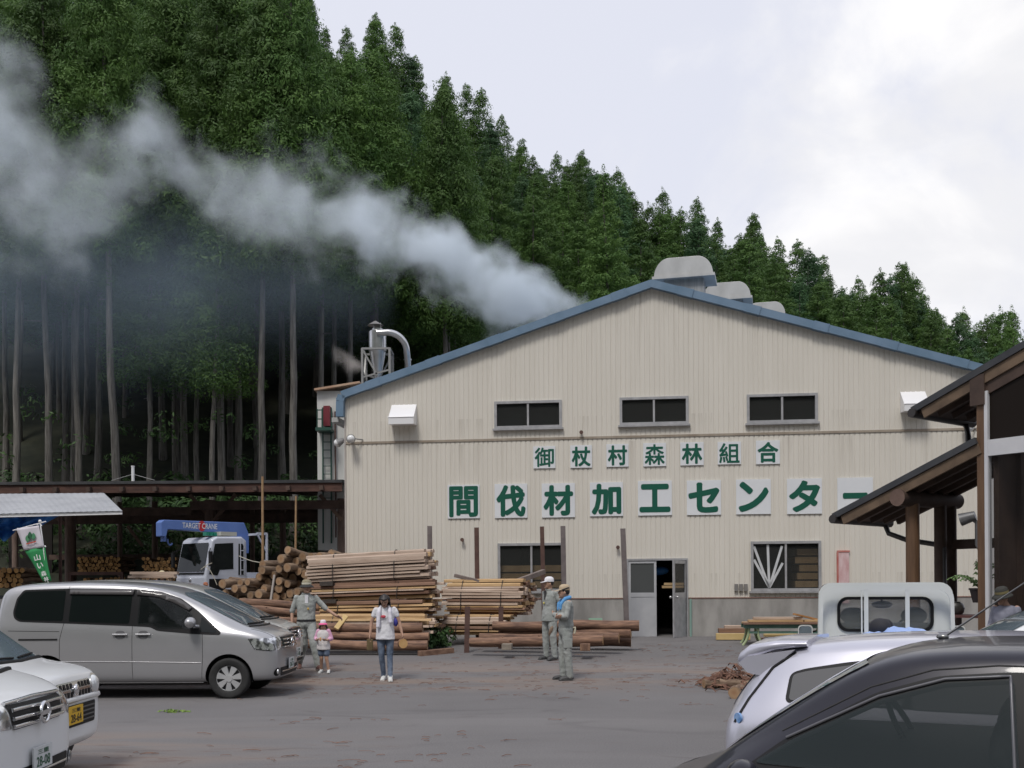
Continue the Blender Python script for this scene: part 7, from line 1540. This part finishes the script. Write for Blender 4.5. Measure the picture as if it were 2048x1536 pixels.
    # trousers or shorts
    p_ = MB(); trunk_(p_, [sec(*q, 0.010) for q in [(-0.2, .13, .105), (-0.1, .15, .118), (0.0, .162, .122), (0.14, .152, .116)]])
    for s in 'LR':
        h, n_, a = V('hip'+s), V('kn'+s), V('an'+s)
        if short: limb(p_, [(h-Vector((0, 0, 0.02*k)), 0.10*b), (h.lerp(n_, 0.62), 0.092*b)])
        else:
            lw = 0.062 if trousers is work else 0.049; limb(p_, [(h-Vector((0, 0, 0.01*k)), 0.098*b), (h.lerp(n_, .5), (0.092 if trousers is work else 0.078)*b), (n_, (lw+0.012)*b), (a.lerp(n_, 0.45), (lw+0.006)*b), (a-Vector((0, 0, 0.015*k)), lw*b)])
    remesh(p_, 'trousers' if not short else 'shorts', trousers, t, vox, 2, 0.019*k)
    if belt: m = MB(); c, wx, wy, ax_ = sec(0.08, .182, .142); trunk_(m, [(c-Vector((0, 0, 0.018*k)), wx, wy, ax_), (c+Vector((0, 0, 0.018*k)), wx, wy, ax_)]); m.build('belt', belt, t)
    for s in 'LR':
        a = V('an'+s); dv = g.get('toe'+s, Vector((0, -1, 0))).normalized(); m = MB(); fl_ = a+Vector((0, 0, -0.045*k)); rot = Matrix((dv, Vector((-dv.y, dv.x, 0)).normalized(), dv.cross(Vector((-dv.y, dv.x, 0)).normalized()))).transposed()
        m.ell(fl_+dv*0.055*k, (0.135*k, 0.048*k, 0.04*k), 14, 8, rot=rot); m.ell(fl_+dv*0.14*k-Vector((0, 0, 0.008*k)), (0.06*k, 0.048*k, 0.03*k), 12, 8, rot=rot); m.ell(a+Vector((0, 0, -0.005*k)), (0.055*k, 0.045*k, 0.05*k), 12, 8); m.box(fl_+dv*0.075*k-rot @ Vector((0, 0, 0.032*k)), (0.25*k, 0.085*k, 0.018*k), rot); remesh(m, 'shoe', shoes, t, vox*0.8, 1)
    # hair
    m = MB(); m.ell(HP(0, 0.014, 0.022), (0.083*k, 0.094*k, 0.104*k), 16, 12, rot=Rh)
    if hair == 'long':
        for i in range(11): a = PI*(0.05+0.9*i/10); L = 0.26; q0 = HP(0.078*math.cos(a), 0.015+0.075*math.sin(a), 0.03); limb(m, [(q0, 0.03*k), (q0+Vector((0.012*k*math.cos(a), 0.03*k, -0.13*k)), 0.034*k), (q0+Vector((0.02*k*math.cos(a), 0.045*k, -L*k)), 0.022*k)])
        m.ell(HP(0, -0.05, 0.075), (0.07*k, 0.05*k, 0.03*k), 12, 8, rot=Rh)
    if hair == 'tails':
        for s in (-1, 1): q0 = HP(s*0.08, 0.03, -0.03); limb(m, [(q0, 0.03*k), (q0+Vector((s*0.035, 0.0, -0.07))*k, 0.036*k), (q0+Vector((s*0.045, 0.0, -0.15))*k, 0.018*k)])
    ho = remesh(m, 'hair', hairm, t, vox, 1)
    if True:   # cut the hair away from the face
        b_ = bmesh.new(); b_.from_mesh(ho.data); inv = Rh.inverted(); dl = []
        for v in b_.verts:
            q = inv @ (v.co-hc)/k
            if q.y < -0.03 and q.z < 0.05 and abs(q.x) < 0.1: dl.append(v)
            elif hair == 'short' and q.z < -0.055: dl.append(v)
        bmesh.ops.delete(b_, geom=dl, context='VERTS'); b_.to_mesh(ho.data); b_.free()
    return dict(t=t, HP=HP, Rh=Rh, k=k, V=V, sec=sec, body=bo, shirt=so)
def hat(p, kind, m_, m2=None, brim=None):
    HP, Rh, k = p['HP'], p['Rh'], p['k']; m = MB()
    def ringp(r_x, r_y, z, oy=0.0): return [HP(r_x*math.cos(2*PI*i/24), r_y*math.sin(2*PI*i/24)+0.01+oy, z) for i in range(24)]
    if kind == 'cap':
        m.loft([ringp(.087, .1, .035), ringp(.088, .1, .075), ringp(.075, .088, .115), ringp(.045, .055, .138), ringp(.01, .012, .143)]); o = m.build('cap', m_, p['t'])
        b = MB(); top = [HP(0.078*math.sin(a), -0.085-0.095*math.cos(a)**0.7+0.02*(1-math.cos(a)), 0.04-0.018*math.cos(a)) for a in [(-1.35+2.7*i/14) for i in range(15)]]; inn = [HP(0.078*math.sin(a), -0.075*math.cos(a)+0.01, 0.052) for a in [(-1.35+2.7*i/14) for i in range(15)]]
        n = 15; b.add(top+inn+[q-Vector((0, 0, 0.008*k)) for q in top]+[q-Vector((0, 0, 0.008*k)) for q in inn], [(i, i+1, n+i+1, n+i) for i in range(14)]+[(2*n+i+1, 2*n+i, 3*n+i, 3*n+i+1) for i in range(14)]+[(i+1, i, 2*n+i, 2*n+i+1) for i in range(14)]); b.build('peak', brim or m_, o)
        if m2: s = MB(); s.tube([HP(sgn*0.0891*math.cos(a), 0.1*math.sin(a)+0.01, 0.06+0.02*math.sin(a*2)) for sgn in (1,) for a in [-0.6+1.4*i/10 for i in range(11)]], 0.011*k, 6); s.tube([HP(-0.0891*math.cos(a), 0.1*math.sin(a)+0.01, 0.06+0.02*math.sin(a*2)) for a in [-0.6+1.4*i/10 for i in range(11)]], 0.011*k, 6); s.build('stripe', m2, o)
    else:
        m.loft([ringp(.09, .103, .03), ringp(.088, .1, .08), ringp(.08, .09, .12), ringp(.05, .06, .14), ringp(.01, .01, .143)]); o = m.build('hat', m_, p['t'])
        b = MB(); b.loft([ringp(.088, .1, .045), ringp(.115, .128, .025), ringp(.14, .155, .0), ringp(.14, .155, -.01), ringp(.112, .125, .012), ringp(.085, .097, .03)], False); b.build('brim', brim or m_, o)
        if m2: s = MB(); s.loft([ringp(.092, .105, .05), ringp(.091, .104, .085)], False); s.build('hat_band', m2, o)
    return o
STAND = dict(head=(0, -.02, 1.575), neck=(0, 0.005, 1.455), chest=(0, 0, 1.25), shL=(.175, .01, 1.385), shR=(-.175, .01, 1.385), elL=(.22, .03, 1.10), elR=(-.22, .03, 1.10), wrL=(.235, -.02, .87), wrR=(-.235, -.02, .87), hipL=(.088, 0, .9), hipR=(-.088, 0, .9), knL=(.1, -.015, .49), knR=(-.1, -.015, .49), anL=(.105, .015, .085), anR=(-.105, .015, .085))
def pose(**k): q = dict(STAND); q.update(k); return q
def badge(p, x, z, m_, w_, h_, name='badge', dy=0.0, parts=None):
    c = p['sec'](0.0, 0, 0)[0]; k = p['k']; y = -0.14*k+dy; m = MB(); m.ell((x*k, y, z*k), (w_*k, 0.012*k, h_*k), 12, 8); return m.build(name, m_, p['shirt'])
def gnd(u, d): return ((u-1024)/F*d, d)
# walking man in the round hat, his left arm held out
x, y = gnd(612, 20.5)
p = person('man in a striped round hat and grey work clothes striding past the silver cars', (x, y), R(14), 1.74, pose(head=(0.01, -.03, 1.575), elL=(.36, -.02, 1.16), wrL=(.56, -.10, 1.02), hdL=(.9, -.2, -.42), elR=(-.26, .04, 1.11), wrR=(-.27, -.03, .86), knL=(.12, -.19, .51), anL=(.20, -.24, .10), knR=(-.04, .03, .48), anR=(-.12, .30, .13), toeL=(.25, -1, 0.1), toeR=(-.1, -1, -.45)), work, work, shoe_b, sleeve=1.05, belt=mat('dark_belt', (0.015, 0.015, 0.017), rough=0.5), turn=R(6))
hat(p, 'hat', mat('straw_olive', (0.22, 0.19, 0.12), (0.3, 0.27, 0.19), scale=14, rough=0.9), mat('pale_band', (0.55, 0.52, 0.42), rough=0.9), mat('dark_brim', (0.03, 0.03, 0.03), rough=0.8))
badge(p, 0.03, 1.16, mat('brass_badge', (0.55, 0.36, 0.1), rough=0.4, metal=0.4), 0.02, 0.026); m = MB(); m.prism([(-0.03, 1.30), (0.03, 1.30), (0.035, 1.46), (-0.03, 1.46)], -0.13, -0.108); m.build('undershirt', tee, p['shirt'])
# little girl
x, y = gnd(646, 20.0)
pink = mat('pink_sleeve', (0.62, 0.33, 0.48), (0.7, 0.42, 0.56), scale=5, rough=0.9); pal = mat('pale_tee', (0.56, 0.53, 0.53), (0.66, 0.63, 0.62), scale=5, rough=0.9)
p = person('small girl in a white and pink hat, pale shirt with pink sleeves and denim shorts', (x, y), R(-6), 1.05, pose(head=(0, -.03, 1.50), neck=(0, 0, 1.36), shL=(.15, .01, 1.29), shR=(-.15, .01, 1.29), chest=(0, 0, 1.15), elL=(.24, .02, 1.06), elR=(-.24, .02, 1.06), wrL=(.15, -.19, 1.02), wrR=(-.15, -.19, 1.02), hdL=(-.5, -.7, .2), hdR=(.5, -.7, .2), hipL=(.085, 0, .82), hipR=(-.085, 0, .82), knL=(.11, -.05, .45), anL=(.17, -.03, .09), knR=(-.06, -.02, .46), anR=(-.10, .10, .1), toeL=(.2, -1, 0), toeR=(-.2, -1, -.2)), pal, denim, shoe_w, sleeve=0.3, short=True, hair='tails', build=1.12, tuck=False, turn=R(4))
m = MB()
for s in 'LR': limb(m, [(p['V']('sh'+s)*1.0, 0.078*p['k']), (p['V']('el'+s), 0.072*p['k']), (p['V']('el'+s).lerp(p['V']('wr'+s), 0.4), 0.062*p['k'])])
remesh(m, 'sleeve', pink, p['shirt'], 0.009, 1); hat(p, 'hat', mat('white_hat', (0.75, 0.68, 0.72), rough=0.9), None, mat('hot_pink', (0.75, 0.12, 0.3), rough=0.8))
badge(p, -0.05, 1.05, mat('orange_print', (0.6, 0.32, 0.12), rough=0.9), 0.03, 0.06, 'print', 0.0); badge(p, 0.05, 1.05, mat('blue_print', (0.3, 0.36, 0.5), rough=0.9), 0.035, 0.05, 'print', 0.0)
# woman with bowed head
x, y = gnd(770, 18.9)
p = person('woman with long dark hair and bowed head in white T-shirt and jeans', (x, y), R(0), 1.58, pose(head=(0, -.11, 1.55), neck=(0, -.03, 1.455), elL=(.27, .02, 1.12), wrL=(.33, -.05, .90), elR=(-.27, .02, 1.12), wrR=(-.29, -.04, .88), knL=(.09, -.03, .48), anL=(.10, -.12, .085), knR=(-.075, 0, .48), anR=(-.05, .1, .095), toeL=(.15, -1, 0), toeR=(-.05, -1, -.15)), tee, denim, shoe_w, sleeve=0.5, hair='long', tilt=R(38), build=0.97, tuck=False)
badge(p, -0.02, 1.24, mat('red_print', (0.55, 0.07, 0.1), rough=0.9), 0.05, 0.028, 'print', -0.005)
m = MB(); k = p['k']
for s, zl in ((1, 1.14), (-1, 1.05)): limb(m, [(Vector((s*0.05, 0.07, 1.46))*k, 0.028*k), (Vector((s*0.085, -0.06, 1.43))*k, 0.032*k), (Vector((s*0.10, -0.13, 1.33))*k, 0.036*k), (Vector((s*0.12, -0.145, zl))*k, 0.042*k)])
remesh(m, 'towel', mat('white_towel', (0.68, 0.66, 0.74), (0.75, 0.74, 0.8), scale=6, rough=0.95), p['shirt'], 0.009, 1, 0.012)
m = MB(); m.ell((0.20*k, 0.02, 1.13*k), (0.05*k, 0.06*k, 0.09*k), 12, 8); m.build('blue_bag', mat('blue_bag', (0.05, 0.05, 0.3), rough=0.7), p['t'])
q = Vector((x, y, 0))+p['V']('wrR')+Vector((0, -0.03, -0.1)); m = MB(); m.bb((-0.055, -0.03, -0.17), (0.055, 0.03, 0.03)); o = bevel(m.build('wood_piece', mat('olive_wood', (0.09, 0.065, 0.03), (0.15, 0.11, 0.05), scale=6, rough=0.8), None, q+Vector((0, 0, gz(x, y)-0.0))), 0.008); tag(o, 'dark olive block of wood held in the woman\'s lowered hand', 'wood piece')
q = Vector((x, y, gz(x, y)))+p['V']('wrL')+Vector((0.01, -0.04, -0.17)); m = MB(); m.cyl((0, -0.035, 0), (0, 0.035, 0), 0.085, n=24, mc=1); o = m.build('wood_slice', [red_bark, mat('pale_wood_slice', (0.52, 0.3, 0.11), (0.6, 0.38, 0.17), scale=9, rough=0.7)], None, q); o.rotation_euler = (0, 0, 0.5); tag(o, 'round pale slice of log carried in the woman\'s hand', 'wood slice')
# man in the white cap, turned to the left
x, y = gnd(1099, 21.7)
p = person('man in a white cap and grey work clothes, hands behind his back', (x, y), R(-52), 1.70, pose(elL=(.26, .10, 1.12), wrL=(.10, .19, .95), elR=(-.26, .10, 1.12), wrR=(-.06, .19, .93), hdL=(-.6, .3, -.3), hdR=(.6, .3, -.3), anL=(.13, .02, .085), anR=(-.12, .0, .085), knL=(.12, -.02, .49), knR=(-.11, -.02, .49)), work, work, shoe_k, sleeve=1.85, tuck=False, turn=R(-22))
hat(p, 'cap', mat('white_cap', (0.74, 0.73, 0.76), rough=0.8)); badge(p, -0.02, 1.17, mat('yellow_badge', (0.6, 0.5, 0.12), rough=0.5), 0.02, 0.025)
m = MB(); m.prism([(-0.025, 1.24), (0.01, 1.24), (0.035, 1.43), (-0.045, 1.43)], -0.128, -0.11); m.build('undershirt', shoe_k, p['shirt'])
m = MB(); V = p['V']; m.ell(V('knL').lerp(V('hipL'), 0.25)+Vector((0.01, -0.055, 0)), (0.045, 0.05, 0.12), 10, 8, rot=Matrix.Rotation(0.4, 3, 'Y')); m.build('mud_stain', mat('mud_stain', (0.2, 0.13, 0.09), (0.27, 0.2, 0.15), scale=20, rough=0.95), p['t'])
# man in the beige cap, arms crossed, blue towel
x, y = gnd(1131, 18.8)
p = person('man in a beige cap with folded arms and a bright blue towel round his neck', (x, y), R(-78), 1.70, pose(head=(0, -.03, 1.57), elL=(.25, -.06, 1.14), elR=(-.25, -.06, 1.14), wrL=(-.08, -.21, 1.17), wrR=(.08, -.19, 1.13), hdL=(-1, .15, .12), hdR=(1, .15, .05), anL=(.11, .04, .085), anR=(-.09, -.03, .085), knL=(.11, .0, .49), knR=(-.10, -.04, .49)), work, work, shoe_k, sleeve=1.9, tuck=True, turn=R(-8))
hat(p, 'cap', mat('beige_cap', (0.4, 0.31, 0.2), (0.48, 0.38, 0.26), scale=10, rough=0.9), mat('dark_stripe', (0.02, 0.02, 0.025), rough=0.7), mat('pale_peak', (0.6, 0.5, 0.36), rough=0.9))
m = MB(); k = p['k']
limb(m, [(Vector((s*0.075, -0.125*f, z))*k, r_*k) for s, f, z, r_ in ((1, 0.9, 1.28, .03), (1, 0.85, 1.36, .034), (1, 0.2, 1.45, .036), (0.5, -0.55, 1.475, .036), (-0.5, -0.55, 1.475, .036), (-1, 0.2, 1.45, .036), (-1, 0.85, 1.36, .034), (-1, 0.9, 1.26, .03))])
remesh(m, 'towel', mat('blue_towel', (0.1, 0.31, 0.62), (0.15, 0.38, 0.7), scale=8, rough=0.95), p['shirt'], 0.009, 1, 0.01)
m = MB(); m.prism([(0.02, 0.56), (0.14, 0.56), (0.145, 0.72), (0.02, 0.73)], -0.03, 0.05) if False else m.box((0.175, -0.005, 0.66), (0.03, 0.15, 0.17)); bevel(m.build('thigh_pocket', work, p['t']), 0.012)
m = MB(); m.tube([(0.1, 0.105, 0.93), (0.1, 0.14, 0.94), (0.09, 0.145, 0.88), (0.09, 0.13, 0.83)], 0.02, 8); m.build('glove_end', mat('glove', (0.6, 0.55, 0.42), rough=0.9), p['t'])
# woman in the pale hat behind the table, and the child in pink
x, y = gnd(325, 29.4)
p = person('woman in a pale yellow hat leaning over the plank table beside the crane truck', (x, y), R(8), 1.55, pose(head=(0, -.10, 1.55), neck=(0, -.04, 1.45), elL=(.28, -.12, 1.14), elR=(-.28, -.12, 1.14), wrL=(.22, -.36, 1.05), wrR=(-.18, -.36, 1.05)), mat('beige_blouse', (0.22, 0.19, 0.16), (0.3, 0.26, 0.22), scale=5, rough=0.9), denim, shoe_k, sleeve=1.3, hair='long', tilt=R(12), vox=0.013)
hat(p, 'hat', mat('pale_yellow_hat', (0.62, 0.54, 0.34), (0.7, 0.62, 0.42), scale=8, rough=0.9))
x, y = gnd(411, 29.2)
p = person('child in a pink shirt standing in front of the crane truck', (x, y), R(40), 1.22, pose(elL=(.25, -.06, 1.16), wrL=(.26, -.26, 1.27), elR=(-.25, -.02, 1.12), wrR=(-.26, -.1, .95)), mat('pink_shirt', (0.52, 0.2, 0.27), (0.6, 0.27, 0.34), scale=5, rough=0.9), denim, shoe_w, sleeve=0.55, vox=0.013, build=1.05)
hat(p, 'cap', mat('rust_cap', (0.35, 0.14, 0.08), rough=0.9))
# person behind the glass of the timber house
q = Vector((7.0, 14.9, 0))
p = person('person in a dark brimmed hat standing before the dark glass of the timber house', (q.x, q.y), R(-60), 1.66, pose(head=(0, -.08, 1.56), elL=(.24, .0, 1.12), elR=(-.24, .0, 1.12), wrL=(.2, -.2, 1.0), wrR=(-.2, -.2, 1.0)), mat('grey_lavender_shirt', (0.17, 0.175, 0.22), (0.24, 0.245, 0.3), scale=4, rough=0.9), mat('dark_trousers', (0.05, 0.05, 0.06), rough=0.9), shoe_k, sleeve=1.6, tilt=R(15), vox=0.013)
hat(p, 'hat', mat('dark_hat', (0.04, 0.04, 0.035), rough=0.9), mat('olive_band', (0.2, 0.17, 0.08), rough=0.9))
